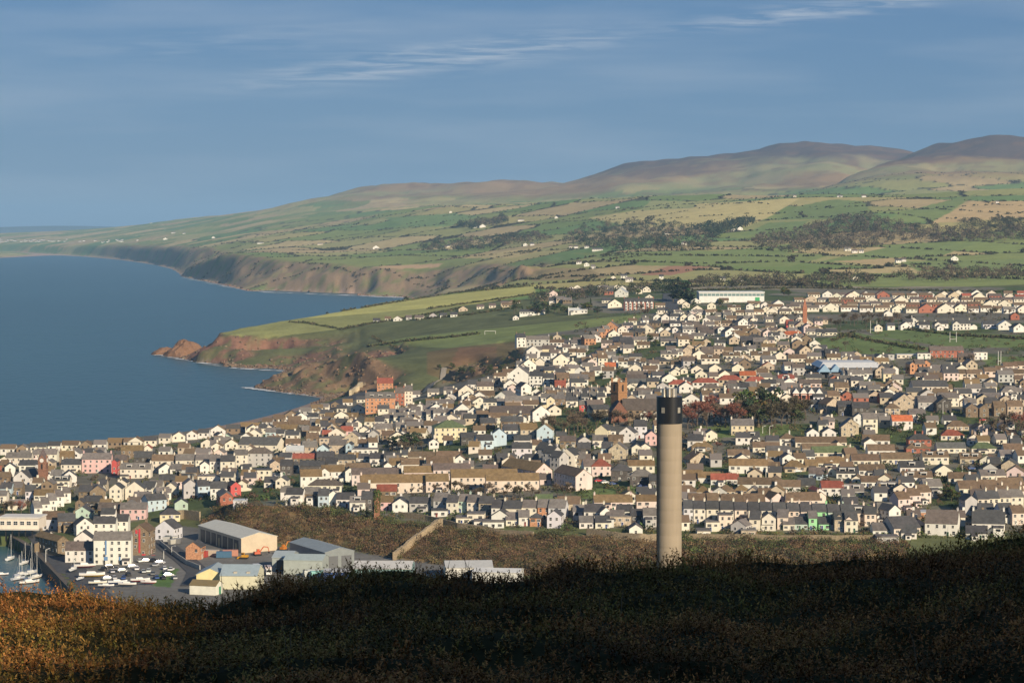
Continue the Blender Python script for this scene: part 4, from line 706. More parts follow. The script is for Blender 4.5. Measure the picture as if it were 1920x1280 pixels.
block('H', 'in the row with white box dormers', 'b', '45 785 110 f 0 1.5 w g 0 d1;140 765 90 g 0 1.5 t b 0;270 750 110 g 0 1.5 t g 0;150 865 160 f 0 1 w b 0;355 845 165 f 0 1.5 c b 0 d1;550 820 160 f 0 1.5 c b 0 d1;820 815 180 f 0 1.5 c b 0 d1;1000 820 110 g 0 1 c g 0;1160 845 170 f 0 1 c b 0;1235 775 120 g 14 2 t b 0;1380 790 120 f 0 1.5 w d 1;1480 795 130 f 0 1.5 e d 1;1600 825 170 f 0 1 w g 0;1690 820 100 g 0 1 t b 0', detail=False)
block('H', 'in the line of small gabled bungalows', 'b', '45 955 105 g 0 1 c g 0;108 935 60 g 0 1 w g 0;232 945 110 g 0 1 c g 0;400 935 112 g 0 1 c g 0;610 930 112 g 0 1 c g 0;890 915 110 g 0 1 t o 0;1115 935 195 f 0 1 c b 0;270 990 110 g 0 1 c g 0;830 960 140 g 0 1 t b 0;490 1000 130 g 10 1 c b 0', detail=False)
block('H', 'in the red-roofed row', 'h', '75 1080 210 f 0 1.5 c r 1 h;310 1065 240 f 0 1.5 w r 0 h;540 1040 220 f 0 1.5 t r 0 h;780 1050 200 f 0 1.5 t r 1 h;1055 1030 150 f 0 1.5 w r 2 d1;700 1000 150 f 0 1.5 t o 0', detail=False)
block('H', 'above the reddish bare trees', 'h', '360 1115 170 f 0 1.5 t p 0 h;560 1085 160 f 0 1.5 c p 0 h;660 1115 110 f 0 1.5 b d 0;560 1120 90 f 0 1.5 r g 0;735 1105 110 f 0 1.5 l g 1;895 1078 135 f 0 1.5 w d 0;990 1070 90 f 0 1.5 w g 1;1090 1110 150 f 8 1.5 t g 1;970 1150 110 g 14 1.5 c d 0;1280 1075 200 f 0 1 k p 0;1370 1200 130 f 0 2 l d 0;1480 1190 150 f 12 2 t b 1;1620 1180 90 g 0 1.5 r b 0;1570 1110 130 f 0 1.5 t b 1;1600 1040 90 f 0 1.5 w g 0;1500 1030 80 g 0 1.5 r b 0;1700 990 150 f 0 1.5 w g 2', detail=False)
block('I', 'around the cream central-gabled hotel', 'h', '300 1095 150 f 0 1 c b 0 h;430 1100 160 f 0 1 c b 0 h;560 1085 150 f 0 1 c b 0 h;460 955 120 g 6 2 t g 1;530 985 110 f 0 2 y g 1;240 985 270 f 2 1.5 w g 3;650 1215 150 g 8 1.5 t g 0;400 1185 120 g 0 1.5 t d 0;300 1180 120 f 0 1.5 e d 0;490 1200 110 f 0 1.5 r b 0;1080 1195 190 f 0 1.5 y b 0;1020 1240 160 g 0 1.5 e d 0;850 1240 140 f 0 1.5 g d 0;1280 1260 110 f 0 2 l g 1;1660 1150 200 f 0 2 w g 0 h;1450 1205 200 f -5 1 c g 0;1470 1070 110 g 0 1 t b 0;1190 1160 110 f 0 1.5 w g 0', detail=False)
block('I', 'cream hotel with a broad central gable', 'h', '910 1105 330 f 0 2.5 c a 0 L10', detail=False)
block('I', 'in the long brown-roofed rows at right', 't', '1170 985 150 f 2 1.5 a b 0;1320 985 150 f 2 1.5 a b 0;1465 965 110 f 2 1.5 a b 0;1560 955 90 f 2 1.5 a b 0;1690 985 190 f 2 1.5 a b 0;1650 920 130 f 2 1.5 a b 0;1740 910 100 f 2 1.5 a b 0', detail=False)
block('I', 'around the school', 'h', '450 840 100 g 10 1.5 w d 0;340 850 110 f 0 1.5 w d 0;150 820 120 f 0 1.5 w g 0;230 815 100 g 6 1.5 t g 0;980 945 110 f 0 1 t g 0;1080 925 90 f 0 1.5 c g 0 x;1190 930 130 f 0 1 e d 0;1240 830 150 f -6 1.5 s p 0;580 940 70 g 0 1.5 w d 0;850 1010 150 f 0 1 c p 0;860 960 110 f 0 1.5 w d 0;1290 900 110 g 10 2 t g 0', detail=False)
block('I', 'in the white houses beyond rugby pitch', 'h', '700 510 90 f -6 2 w d 1;755 495 70 g 0 2 w d 1;810 530 50 g 0 1.5 c b 1;870 530 60 g 0 1.5 w b 1;980 530 60 g 0 1.5 w b 1;1000 560 60 g 0 1 w b 0;1200 525 160 f 0 2 w d 2;1150 530 70 g -8 2 w d 0;1310 550 60 g 0 1 w g 0;1460 530 130 f 0 1.5 l d 0;1600 540 130 g 0 1.5 w l 0;1730 560 110 g 8 1.5 w d 0;520 430 80 g 0 1 w b 0;1690 450 80 g 0 1.5 r b 0', detail=False)
# ---- the farthest estate: hundreds of small houses that read as rows
fv, ff, fcx = [], [], []
def far_house(px, py, wpx, gf, st, wall, roof):
    P = hit(px, py, EH[st], 600)
    if P is None or P.y > 14500: return
    k = P.y / F; wm = wpx * k; L, D = (6.5, wm) if gf else (wm, 5.4)
    a = R(random.uniform(-8, 8)); h = EH[st] + .6; rise = D / 2 * 0.62; z0 = P.z - h
    cen = P.xy + Vector((-math.sin(a), math.cos(a))) * (L if gf else D) / 2; rot = a + (math.pi / 2 if gf else 0); c_, s_ = math.cos(rot), math.sin(rot)
    T = lambda x, y, z: (cen.x + x * c_ - y * s_, cen.y + x * s_ + y * c_, z0 + z)
    wc = jit(WALL[wall][1]); rc = jit(ROOF[roof][1], .15); l, d = L / 2, D / 2; i = len(fv)
    b8 = [T(x, y, z) for z in (0, h) for x, y in ((-l, -d), (l, -d), (l, d), (-l, d))] + [T(-l, 0, h + rise), T(l, 0, h + rise)]
    fv.extend(b8); fcx.extend([wc] * 10)
    ff.extend([(i, i + 1, i + 5, i + 4), (i + 2, i + 3, i + 7, i + 6), (i + 1, i + 2, i + 6, i + 5), (i + 3, i, i + 4, i + 7), (i + 5, i + 6, i + 9, i + 9), (i + 7, i + 4, i + 8, i + 8)])
    i = len(fv); o = 0.22
    fv.extend([T(-l - o, -d - o, h - o * .6), T(l + o, -d - o, h - o * .6), T(l + o, d + o, h - o * .6), T(-l - o, d + o, h - o * .6), T(-l - o, 0, h + rise + .12), T(l + o, 0, h + rise + .12)]); fcx.extend([rc] * 6)
    ff.extend([(i, i + 1, i + 5, i + 4), (i + 2, i + 3, i + 4, i + 5)])
    nw = max(1, int(L / 2.2)); fs = -1                                      # dark panes on the camera side
    for r_ in range(int(st)):
        for c in range(nw if not gf else 2):
            i = len(fv); z = h - 1.35 - 1.82 * r_
            if gf: x0 = -l - .05; y0 = (c - .5) * D / 2; pts = [(x0, y0 - .38, z), (x0, y0 + .38, z), (x0, y0 + .38, z + .9), (x0, y0 - .38, z + .9)]
            else: xc = -l + L * (c + .5) / nw; pts = [(xc - .42, -d - .05, z), (xc + .42, -d - .05, z), (xc + .42, -d - .05, z + .9), (xc - .42, -d - .05, z + .9)]
            fv.extend([T(*p) for p in pts]); fcx.extend([(0.02, 0.022, 0.026)] * 4); ff.append((i, i + 1, i + 2, i + 3))
def far_row(x0, y0, x1, y1, w, walls, roofs, st=1.5, pg=0.3, gap=1.1):
    x = x0
    while x < x1:
        ww = w * random.uniform(.8, 1.25); t_ = (x - x0) / (x1 - x0)
        far_house(x + ww / 2, y0 + (y1 - y0) * t_ + random.uniform(-1.2, 1.2), ww * (0.7 if random.random() < 0 else 1), random.random() < pg, st, random.choice(walls), random.choice(roofs)); x += ww * gap * random.uniform(.95, 1.15)
far_row(1515, 552, 1920, 556, 20, 'wcctr', 'bbpr', 1.5, .3); far_row(1490, 561, 1930, 562, 21, 'wccrt', 'bbpg', 1.5, .3); far_row(1500, 570, 1930, 571, 22, 'wccr', 'bbp', 1.5, .25)
far_row(1440, 575, 1760, 579, 26, 'ccwr', 'bbp', 1.5, .15); far_row(1790, 577, 1930, 580, 20, 'wcc', 'bg', 1.5, .3); far_row(1560, 554, 1930, 549, 18, 'wcc', 'brp', 1.5, .4, 1.4)
far_row(1300, 586, 1500, 583, 19, 'ccw', 'bpg', 1, .5); far_row(1270, 565, 1330, 563, 16, 'ccw', 'bp', 1, .5, 1.5); far_row(1290, 596, 1560, 600, 20, 'cctw', 'gpb', 1.5, .35, 1.6)
far_row(1300, 617, 1560, 622, 20, 'ccwt', 'gpbd', 1, .4, 1.5); far_row(1180, 575, 1240, 572, 18, 'ccw', 'bp', 1, .4, 1.3); far_row(1330, 705, 1560, 708, 20, 'cctw', 'gbp', 1, .4, 2.2)
far_row(1640, 612, 1770, 606, 17, 'wc', 'pd', 1.5, .5, 1.6); far_row(1560, 745, 1930, 748, 24, 'ctwr', 'dgb', 1.5, .3, 1.6); far_row(1250, 655, 1420, 660, 20, 'tcc', 'bpg', 1, .3, 1.6); far_row(1700, 735, 1930, 738, 26, 'wct', 'gdb', 1.5, .3, 1.6)
far_row(1180, 775, 1232, 775, 16, 'cw', 'dg', 1.5, .3, 1.3); far_row(700, 600, 860, 588, 13, 'wcg', 'dpb', 1, .3, 1.5); far_row(860, 580, 960, 566, 14, 'wct', 'pb', 1, .4, 1.8)
# back-street houses packed between the streets
def fill_town(n, poly, ymin=600):
    xs = [p[0] for p in poly]; ys = [p[1] for p in poly]; made = 0; H_ = list(HOUSES); FPX = [(1005, 1125, 770, 815), (1284, 1515, 768, 808), (1132, 1232, 770, 800), (860, 1015, 915, 938)]
    for _ in range(n * 14):
        if made >= n: break
        px, py = random.uniform(min(xs), max(xs)), random.uniform(min(ys), max(ys))
        if not bool(in_poly(np.array([px]), np.array([py]), poly)[0]) or any(a <= px <= b and c <= py <= d_ for a, b, c, d_ in FPX): continue
        st = random.choice([1, 1.5, 1.5, 2]); P = hit(px, py, EH[st], ymin)
        if P is None: continue
        near = P.y < 980
        if near and (st > 1.5 or random.random() < .55): continue
        c = (P.x, P.y + 2.7)
        if min(math.hypot(c[0] - a, c[1] - b) - r * .75 for a, b, r in H_) < (3.8 if near else 2.5): continue
        gfh = random.random() < .35; far_house(px, py, (random.uniform(3.4, 5.2) if near else random.uniform(4.2, 7)) / (P.y / F), gfh, st, random.choice('wwwccctkgs'), random.choice('ddggbbmp')); H_.append((c[0], c[1], 3.4)); HOUSES.append((c[0], c[1], 3.4)); made += 1
        i = len(fv); cc = jit(random.choice([WALL['c'][1], WALL['w'][1], WALL['s'][1]])); x_, y_, z_ = P.x + (random.uniform(-.2, .2) if gfh else random.uniform(-1.8, 1.8)), P.y + 2.7, P.z - .3
        fv.extend([(x_ + a, y_ + b, z_ + c_) for c_ in (0, 2.9) for a, b in ((-.35, -.25), (.35, -.25), (.35, .25), (-.35, .25))]); fcx.extend([cc] * 8); ff.extend([(i, i + 1, i + 5, i + 4), (i + 1, i + 2, i + 6, i + 5), (i + 2, i + 3, i + 7, i + 6), (i + 3, i, i + 4, i + 7), (i + 4, i + 5, i + 6, i + 7)])
    print('filled', made)
fill_town(430, [(0, 855), (250, 842), (470, 805), (640, 765), (820, 745), (960, 690), (1000, 640), (1100, 625), (1230, 580), (1400, 590), (1540, 600), (1540, 660), (1700, 675), (1930, 700), (1930, 985), (1240, 985), (880, 960), (700, 935), (430, 915), (250, 960), (0, 960)])
far_row(0, 841, 250, 827, 26, 'wcctsg', 'dgbm', 1.5, .35, 1.05); far_row(240, 829, 470, 796, 24, 'wcctsg', 'dgbm', 1.5, .4, 1.08); far_row(460, 799, 610, 757, 22, 'wcctsg', 'dgbm', 1.5, .4, 1.1); far_row(600, 762, 690, 745, 16, 'wccs', 'dgm', 1, .4, 1.3); far_row(740, 742, 850, 728, 17, 'wccs', 'dg', 1, .4, 1.5)
# scattered farms of the country behind
for px, py, w in [(905, 424, 12), (893, 425, 10), (977, 412, 12), (1043, 407, 6), (1158, 388, 7), (705, 464, 12), (840, 461, 7), (1085, 491, 9), (1100, 495, 10), (1112, 499, 8), (1250, 437, 9), (1283, 455, 10), (1375, 430, 9), (1388, 428, 10), (1590, 466, 12), (1603, 470, 10), (1615, 470, 9), (1685, 488, 10), (1695, 486, 8), (1790, 484, 14), (1070, 462, 6), (1080, 462, 8), (1100, 462, 8), (1162, 463, 8), (985, 458, 8), (998, 457, 8), (1120, 467, 20), (845, 397, 5), (1490, 367, 6), (1575, 367, 10), (1620, 367, 8), (1390, 522, 8), (1355, 522, 9), (1240, 518, 8), (1606, 521, 14), (1870, 378, 5), (600, 457, 10), (488, 455, 12), (400, 445, 6), (345, 437, 5), (325, 436, 8), (283, 418, 4), (310, 448, 8), (1150, 520, 10), (1170, 517, 12), (1180, 523, 14), (1130, 541, 10)]:
    far_house(px, py, w, random.random() < .3, 1.5, 'w' if random.random() < .8 else 'c', random.choice('dpg'))
for k in range(46): far_house(random.choice([random.uniform(0, 100), random.uniform(30, 280)]), random.uniform(449, 453) + random.uniform(-1.5, 1.0), random.uniform(3, 7), False, 1.5, 'w', 'd')
tag(big_mesh('distant_houses', fv, ff, mat('far_house_paint', 'col', 0.9, 0.05), fcx), 'small houses packed between the streets, in the upper estate and far farms', 'houses', kind='stuff')
# ------------------------------------------------------------------ landmarks
def wl_child(mb, name, mats, root, color=None, smooth=False):
    """parts given in world coordinates, hung on root"""
    M = Matrix.Rotation(-root.rotation_euler.z, 4, 'Z') @ Matrix.Translation(-Vector(root.location))
    mb.v = [tuple(M @ Vector(p)) for p in mb.v]; return mb.build(name, mats, root, color, smooth)
def open_cyl(m, x, y, z0, z1, r, n):
    ring = [(x + r * math.cos(2 * math.pi * k / n), y + r * math.sin(2 * math.pi * k / n)) for k in range(n)]
    m.hull([(a, b, z0) for a, b in ring], [(a, b, z1) for a, b in ring], 0, False); m.poly([(a, b, z1) for a, b in ring]); m.poly([(a, b, z0) for a, b in ring][::-1])
# tall power station chimney
m_conc, t, b = new_mat('chimney_concrete'); L = t.links; b.inputs['Roughness'].default_value = 0.9
tcn = N('ShaderNodeTexCoord', t); sp_ = N('ShaderNodeSeparateXYZ', t); L.new(tcn.outputs['Object'], sp_.inputs[0])
cb_ = N('ShaderNodeCombineXYZ', t); L.new(math_node(t, 'MULTIPLY', math_node(t, 'FLOOR', math_node(t, 'DIVIDE', sp_.outputs[2], 2.2)), 7.3), cb_.inputs[2])
na = N('ShaderNodeTexNoise', t); na.inputs['Scale'].default_value = 1.0; L.new(cb_.outputs[0], na.inputs['Vector'])
mp_ = N('ShaderNodeMapping', t); mp_.inputs['Scale'].default_value = (1.6, 1.6, 0.12); L.new(tcn.outputs['Object'], mp_.inputs[0])
nb_ = N('ShaderNodeTexNoise', t); nb_.inputs['Scale'].default_value = 1.0; nb_.inputs['Detail'].default_value = 5; L.new(mp_.outputs[0], nb_.inputs['Vector'])
fac_ = math_node(t, 'ADD', math_node(t, 'MULTIPLY', math_node(t, 'SUBTRACT', na.outputs[0], 0.5), 0.3), math_node(t, 'MULTIPLY', math_node(t, 'SUBTRACT', nb_.outputs[0], 0.5), 0.3))
mx = N('ShaderNodeMix', t, data_type='RGBA', blend_type='MULTIPLY'); mx.inputs['Factor'].default_value = 1; mx.inputs['A'].default_value = (0.275, 0.225, 0.162, 1); L.new(math_node(t, 'ADD', fac_, 1.0), mx.inputs['B']); L.new(mx.outputs['Result'], b.inputs['Base Color'])
CY = 420.0; CX = (1256 - 960) / F * CY; rad = 23.6 / F * CY
cz = lambda py: CAMZ + ray(1256, py)[1] * CY
chim = empty('power_station_chimney', (CX, CY, 3.0))
tag(chim, 'tall round concrete chimney with black cap and four steel flues', 'chimney')
s = MB(); z0, z1 = 0.0, cz(793) - 3; nl = 29; n = 56; rings = []
for k in range(nl):
    a0 = z0 + (z1 - z0) * k / nl; a1 = z0 + (z1 - z0) * (k + 1) / nl
    rings += [(a0, rad - 0.007), (a0 + 0.05, rad), (a1 - 0.05, rad)]
rings.append((z1, rad))
for zz, rr in rings: s.v += [(rr * math.cos(2 * math.pi * k / n), rr * math.sin(2 * math.pi * k / n), zz) for k in range(n)]
for j in range(len(rings) - 1):
    for k in range(n): s.f.append((j * n + k, j * n + (k + 1) % n, (j + 1) * n + (k + 1) % n, (j + 1) * n + k)); s.m.append(0)
s.build('shaft', m_conc, chim, smooth=True)
m = MB()
for k in range(110): m.box(-.22, .22, -.02, .02, .6 + k * .56, .64 + k * .56)
for x in (-.24, .24): m.box(x - .03, x + .03, -.04, .04, 0, z1)
o = m.build('ladder', M_dark, chim); o.location = (rad * math.cos(R(-160)) * 1.03, rad * math.sin(R(-160)) * 1.03, 0); o.rotation_euler.z = R(-70)
m_black, t, b = new_mat('black_cladding'); b.inputs['Base Color'].default_value = (0.012, 0.012, 0.013, 1); b.inputs['Roughness'].default_value = 0.33
s = MB(); zc0, zc1 = cz(793) - 3, cz(744) - 3; rc_ = rad * 1.035; open_cyl(s, 0, 0, zc0, zc1, rc_, 56); open_cyl(s, 0, 0, zc1, zc1 + .12, rc_ * 1.015, 56); o = s.build('cap', m_black, chim); o.data.polygons.foreach_set('use_smooth', [len(p.vertices) == 4 for p in o.data.polygons])
for az in (-33, 42, 125, 210):
    a = R(az - 90); m = MB(); m.box(-0.3, 0.3, -0.05, 0.1, -0.48, 0.48, 0); m.box(-0.36, 0.36, 0.02, 0.07, -0.54, 0.54, 1)
    o = m.build('vent_opening', [mat('vent_pale', (0.26, 0.24, 0.2), 0.7), m_black], chim); o.location = (rc_ * math.cos(a), rc_ * math.sin(a), zc0 + (zc1 - zc0) * 0.52); o.rotation_euler = (0, 0, a + math.pi / 2)
m_steel, t, b = new_mat('flue_steel'); b.inputs['Base Color'].default_value = (0.55, 0.5, 0.42, 1); b.inputs['Metallic'].default_value = 0.9; b.inputs['Roughness'].default_value = 0.38
for fx, fy, hh in ((-1.0, -0.25, 1.45), (-0.15, -0.85, 1.55), (0.62, -0.55, 1.55), (0.95, 0.45, 1.5), (-0.1, 0.7, 1.5)):
    m = MB(); open_cyl(m, fx, fy, zc1 + .1, zc1 + hh, .42, 24); open_cyl(m, fx, fy, zc1 + hh - .12, zc1 + hh + .02, .45, 24)
    o = m.build('flue', m_steel, chim); o.data.polygons.foreach_set('use_smooth', [len(p.vertices) == 4 for p in o.data.polygons])
# red clock tower
P = hit(*tp('A', 300, 505), 0, 560); w = 60 / 3.765 * P.y / F; k = P.y / F / 3.765
tw = empty('clock_tower', (P.x, P.y + w / 2, P.z - 0.5), R(-8)); tag(tw, 'tall red sandstone clock tower with pointed spire by the harbour', 'tower')
rs = (0.25, 0.135, 0.09); H1 = (505 - 305) * k + .5; m = MB(); a = w / 2
m.box(-a, a, -a, a, 0, H1 * .3, 0); m.box(-a * .94, a * .94, -a * .94, a * .94, H1 * .3, H1, 0)
for zz in (H1 * .3, H1 * .62, H1 * .98): m.box(-a * 1.05, a * 1.05, -a * 1.05, a * 1.05, zz, zz + .28, 0)
m.build('shaft', M_stone, tw, rs)
m = MB(); b1 = a * .98; m.hull([(-b1, -b1, H1 + .28), (b1, -b1, H1 + .28), (b1, b1, H1 + .28), (-b1, b1, H1 + .28)], [(-.08, -.08, H1 + 4.0), (.08, -.08, H1 + 4.0), (.08, .08, H1 + 4.0), (-.08, .08, H1 + 4.0)]); m.tube((0, 0, H1 + 3.9), (0, 0, H1 + 5.4), .06); m.build('spire', M_roof, tw, (0.13, 0.10, 0.095))
for q in range(4):
    ca, sa = math.cos(q * math.pi / 2), math.sin(q * math.pi / 2); rt = lambda x, y, z: (x * ca - y * sa, x * sa + y * ca, z)
    m = MB(); m.hull([rt(-a * .7, -a * 1.02, H1 - 1.6), rt(a * .7, -a * 1.02, H1 - 1.6), rt(a * .7, -a * 1.02, H1 + .4), rt(0, -a * 1.02, H1 + 1.6), rt(-a * .7, -a * 1.02, H1 + .4)], [rt(-a * .7, -a * .6, H1 - 1.6), rt(a * .7, -a * .6, H1 - 1.6), rt(a * .7, -a * .6, H1 + .4), rt(0, -a * .6, H1 + 1.6), rt(-a * .7, -a * .6, H1 + .4)]); g_ = m.build('gablet', M_stone, tw, rs)
    m = MB(); n = 20; m.hull([rt(.75 * math.cos(6.283 * k_ / n), -a * 1.02, H1 - .3 + .75 * math.sin(6.283 * k_ / n)) for k_ in range(n)], [rt(.75 * math.cos(6.283 * k_ / n), -a * 1.02 - .08, H1 - .3 + .75 * math.sin(6.283 * k_ / n)) for k_ in range(n)]); m.build('clock_face', M_frame, g_)
    m = MB(); m.box(-.3, .3, -a * .95 - .06, -a * .9, H1 * .68, H1 * .9, 0); m.v = [rt(*v) for v in m.v]; m.build('louvre', M_dark, tw)
# parish church: nave, tower, porch
P = hit(1200, 768, 4.2, 560)
ch = make_house('church', P, 66 * P.y / F, 8, 4.2, R(-4), 's', 'p', 'gable', 0, 0, 1, False, 46); tag(ch, 'sandstone parish church with square tower and long grey roof', 'church')
k = P.y / F; tx0 = (1161 - 960) / F * (P.y + 8); tb = MB(); tz = CAMZ + ray(1161, 716)[1] * (P.y + 8); ang = R(38); hw = 2.35
def rsq(hw, z, c=(tx0, P.y + 8)): return [(c[0] + math.cos(ang) * x - math.sin(ang) * y, c[1] + math.sin(ang) * x + math.cos(ang) * y, z) for x, y in ((-hw, -hw), (hw, -hw), (hw, hw), (-hw, hw))]
g0 = float(HT(tx0, P.y + 8)) - 1
tb.hull(rsq(hw, g0), rsq(hw, tz)); tb.hull(rsq(hw + .18, tz - 4.2), rsq(hw + .18, tz - 3.9)); tw_ = wl_child(tb, 'tower', M_stone, ch, (0.30, 0.165, 0.085))
for i in range(4):
    c = rsq(hw - .35, tz)[i]; q = MB(); q.box(c[0] - .4, c[0] + .4, c[1] - .4, c[1] + .4, tz - .2, tz + 1.3 + .5 * (i % 2)); wl_child(q, 'pinnacle', M_stone, ch, (0.28, 0.15, 0.08))
    p0, p1 = Vector(rsq(hw + .02, tz - 2)[i]), Vector(rsq(hw + .02, tz - 2)[(i + 1) % 4]); mid = (p0 + p1) / 2; dd = (p1 - p0).normalized(); nn_ = Vector((dd.y, -dd.x, 0)); q = MB(); q.hull([mid - dd * .45 + nn_ * .03 + Vector((0, 0, -1.6)), mid + dd * .45 + nn_ * .03 + Vector((0, 0, -1.6)), mid + dd * .45 - nn_ * .1 + Vector((0, 0, -1.6)), mid - dd * .45 - nn_ * .1 + Vector((0, 0, -1.6))], [mid - dd * .45 + nn_ * .03 + Vector((0, 0, 1)), mid + dd * .45 + nn_ * .03 + Vector((0, 0, 1)), mid + dd * .45 - nn_ * .1 + Vector((0, 0, 1)), mid - dd * .45 - nn_ * .1 + Vector((0, 0, 1))]); wl_child(q, 'belfry_opening', M_dark, ch)
pw, pr = house_meshes(9, 6.5, 4.5, 4.2, 'gable', M_stone, M_roof); gx = (1160 - 960) / F * (P.y - 2)
for me_, nm, cc in ((pw, 'porch_wall', (0.20, 0.10, 0.07)), (pr, 'porch_roof', (0.06, 0.05, 0.05))):
    o = part(nm, me_, ch, cc); o.location = Matrix.Rotation(-ch.rotation_euler.z, 4, 'Z') @ (Vector((gx, P.y + 3, P.z - 5.2)) - Vector(ch.location)); o.rotation_euler = (0, 0, R(100))
# brick hotel by the beach
def hotel(px, py, w, st, wall, roof, a, dorm, name, label, cat, L2=None, kind='gable', nch=2, strips=None):
    P = hit(px, py, EH[st], 560); wm = w * P.y / F; o = make_house(name, P, wm, L2 or 7, EH[st], R(a), wall, roof, kind, nch, dorm, st, True, 38); tag(o, label, cat); return o, P, wm
hotel(713, 746, 56, 4, 'o', 'g', 3, 3, 'seafront_hotel', 'orange brick hotel with white dormers above the beach', 'hotel')
hotel(750, 737, 17, 4, 'r', 'p', 3, 0, 'seafront_house', 'red brick house right of the orange hotel', 'house')
hotel(766, 733, 15, 4, 'c', 'g', 3, 0, 'seafront_house', 'tall cream house right of the red brick house', 'house')
hotel(722, 718, 30, 2, 'o', 'r', 3, 0, 'seafront_house', 'red-roofed brick house behind the orange hotel', 'house')
o, P, wm = hotel(1198, 566, 56, 3, 'r', 'd', 0, 0, 'bay_terrace', 'red and white bay-fronted terrace overlooking the green', 'terrace', nch=3)
for k in range(7):
    m = MB(); x = -wm / 2 + wm * (k + .5) / 7; zt = 5.6; y0 = -3.5
    m.hull([(x - .95, y0 - .02, 0.4), (x + .95, y0 - .02, 0.4), (x + .6, y0 - .9, 0.4), (x - .6, y0 - .9, 0.4)], [(x - .95, y0 - .02, zt), (x + .95, y0 - .02, zt), (x + .6, y0 - .9, zt), (x - .6, y0 - .9, zt)], 0)
    for r_ in range(3): m.box(x - .5, x + .5, y0 - .93, y0 - .88, .7 + 1.8 * r_, 1.7 + 1.8 * r_, 1)
    m.hull([(x - 1, y0 - .95, zt), (x + 1, y0 - .95, zt), (x, y0 - .95, zt + 1.6)], [(x - 1, y0 + 1.5, zt), (x + 1, y0 + 1.5, zt), (x, y0 + 1.5, zt + 1.6)], 0); m.build('bay', [M_frame, M_glass], o)
# red villa row with white bays
P = hit(*tp('H', 1250, 1165), 5, 560); o = make_house('bay_terrace', P, 58 * P.y / F, 6, 5, 0, 'r', 'd', 'gable', 4, 0, 2, False, 36, chw='o'); tag(o, 'dark red brick terrace with four white-gabled bays below red roofs', 'terrace'); wm = 58 * P.y / F
for k in range(4):
    m = MB(); x = -wm / 2 + wm * (k + .5) / 4; y0 = -3.0; zt = 5.2
    m.box(x - 1.1, x + 1.1, y0 - .8, y0 - .02, .3, zt, 0)
    for r_ in range(2): m.box(x - .8, x + .8, y0 - .84, y0 - .79, .9 + 2.2 * r_, 2.2 + 2.2 * r_, 1); m.box(x - 1.15, x + 1.15, y0 - .86, y0 - .05, 2.35 + 2.2 * r_, 2.55 + 2.2 * r_, 2)
    m.hull([(x - 1.5, y0 - 1, zt), (x + 1.5, y0 - 1, zt), (x, y0 - 1, zt + 2.1)], [(x - 1.5, y0 + 2, zt), (x + 1.5, y0 + 2, zt), (x, y0 + 2, zt + 2.1)], 2); m.build('bay', [M_obj, M_glass, M_frame], o, WALL['r'][1])
# school, chapel of the upper town
block('I', 'of the school by rugby field', 'h', '1060 772 310 f 0 2 r p 0;850 800 120 f 0 1.5 w g 0 x;1370 790 130 f 0 2 w g 0 x;700 812 200 f 0 1 c l 0 x;530 810 90 f 0 1.5 g d 0 x')
block('I', 'in the brick gothic chapel group', 'k', '745 900 50 g 10 2.5 o g 0;815 895 90 f 6 2 o p 0;870 890 75 g 4 2 o p 0', detail=False)
block('H', 'of the brick school by the green', 'h', '1195 545 115 g 0 2 t r 0;1115 625 205 f 0 1 a o 1 h;1100 520 90 f 0 1.5 R r 0', detail=False)
P = hit(*tp('H', 1225, 470), 6, 560); m = MB(); sq = lambda h_, z: [(-h_, -h_, z), (h_, -h_, z), (h_, h_, z), (-h_, h_, z)]
m.hull(sq(1.3, -6), sq(1.2, 5)); m.hull(sq(1.4, 5.02), sq(.05, 12)); o = m.build('bell_tower', M_stone, None, (0.34, 0.15, 0.09)); o.location = P; tag(o, 'slim brick spire beside the brick school gable', 'tower')
# white warehouse on the skyline of the town
P = hit(1372, 549, 7, 560); wm = 122 * P.y / F
o = empty('warehouse', (P.x, P.y + 12, P.z - 7.3)); tag(o, 'long white warehouse with glazed band and green door behind conifers', 'warehouse')
m = MB(); m.box(-wm / 2, wm / 2, -12, 12, 0, 7.3); m.build('wall', M_metal, o, (0.62, 0.63, 0.6)); m = MB(); m.box(-wm / 2 - .4, wm / 2 + .4, -12.4, 12.4, 7.31, 8.1); m.build('roof', M_metal, o, (0.6, 0.6, 0.57))
for k in range(16): m = MB(); x = -wm / 2 + wm * (k + .06) / 16; m.box(x, x + wm / 16 * .88, -12.06, -11.9, 5.0, 6.7); m.build('glazing_panel', M_obj, o, (0.12, 0.19, 0.19))
m = MB(); m.box(wm * .36, wm * .43, -12.1, -11.9, 0, 4.0); m.build('door', M_obj, o, (0.04, 0.30, 0.12))
for x in (-wm * .45, wm * .5):
    pass
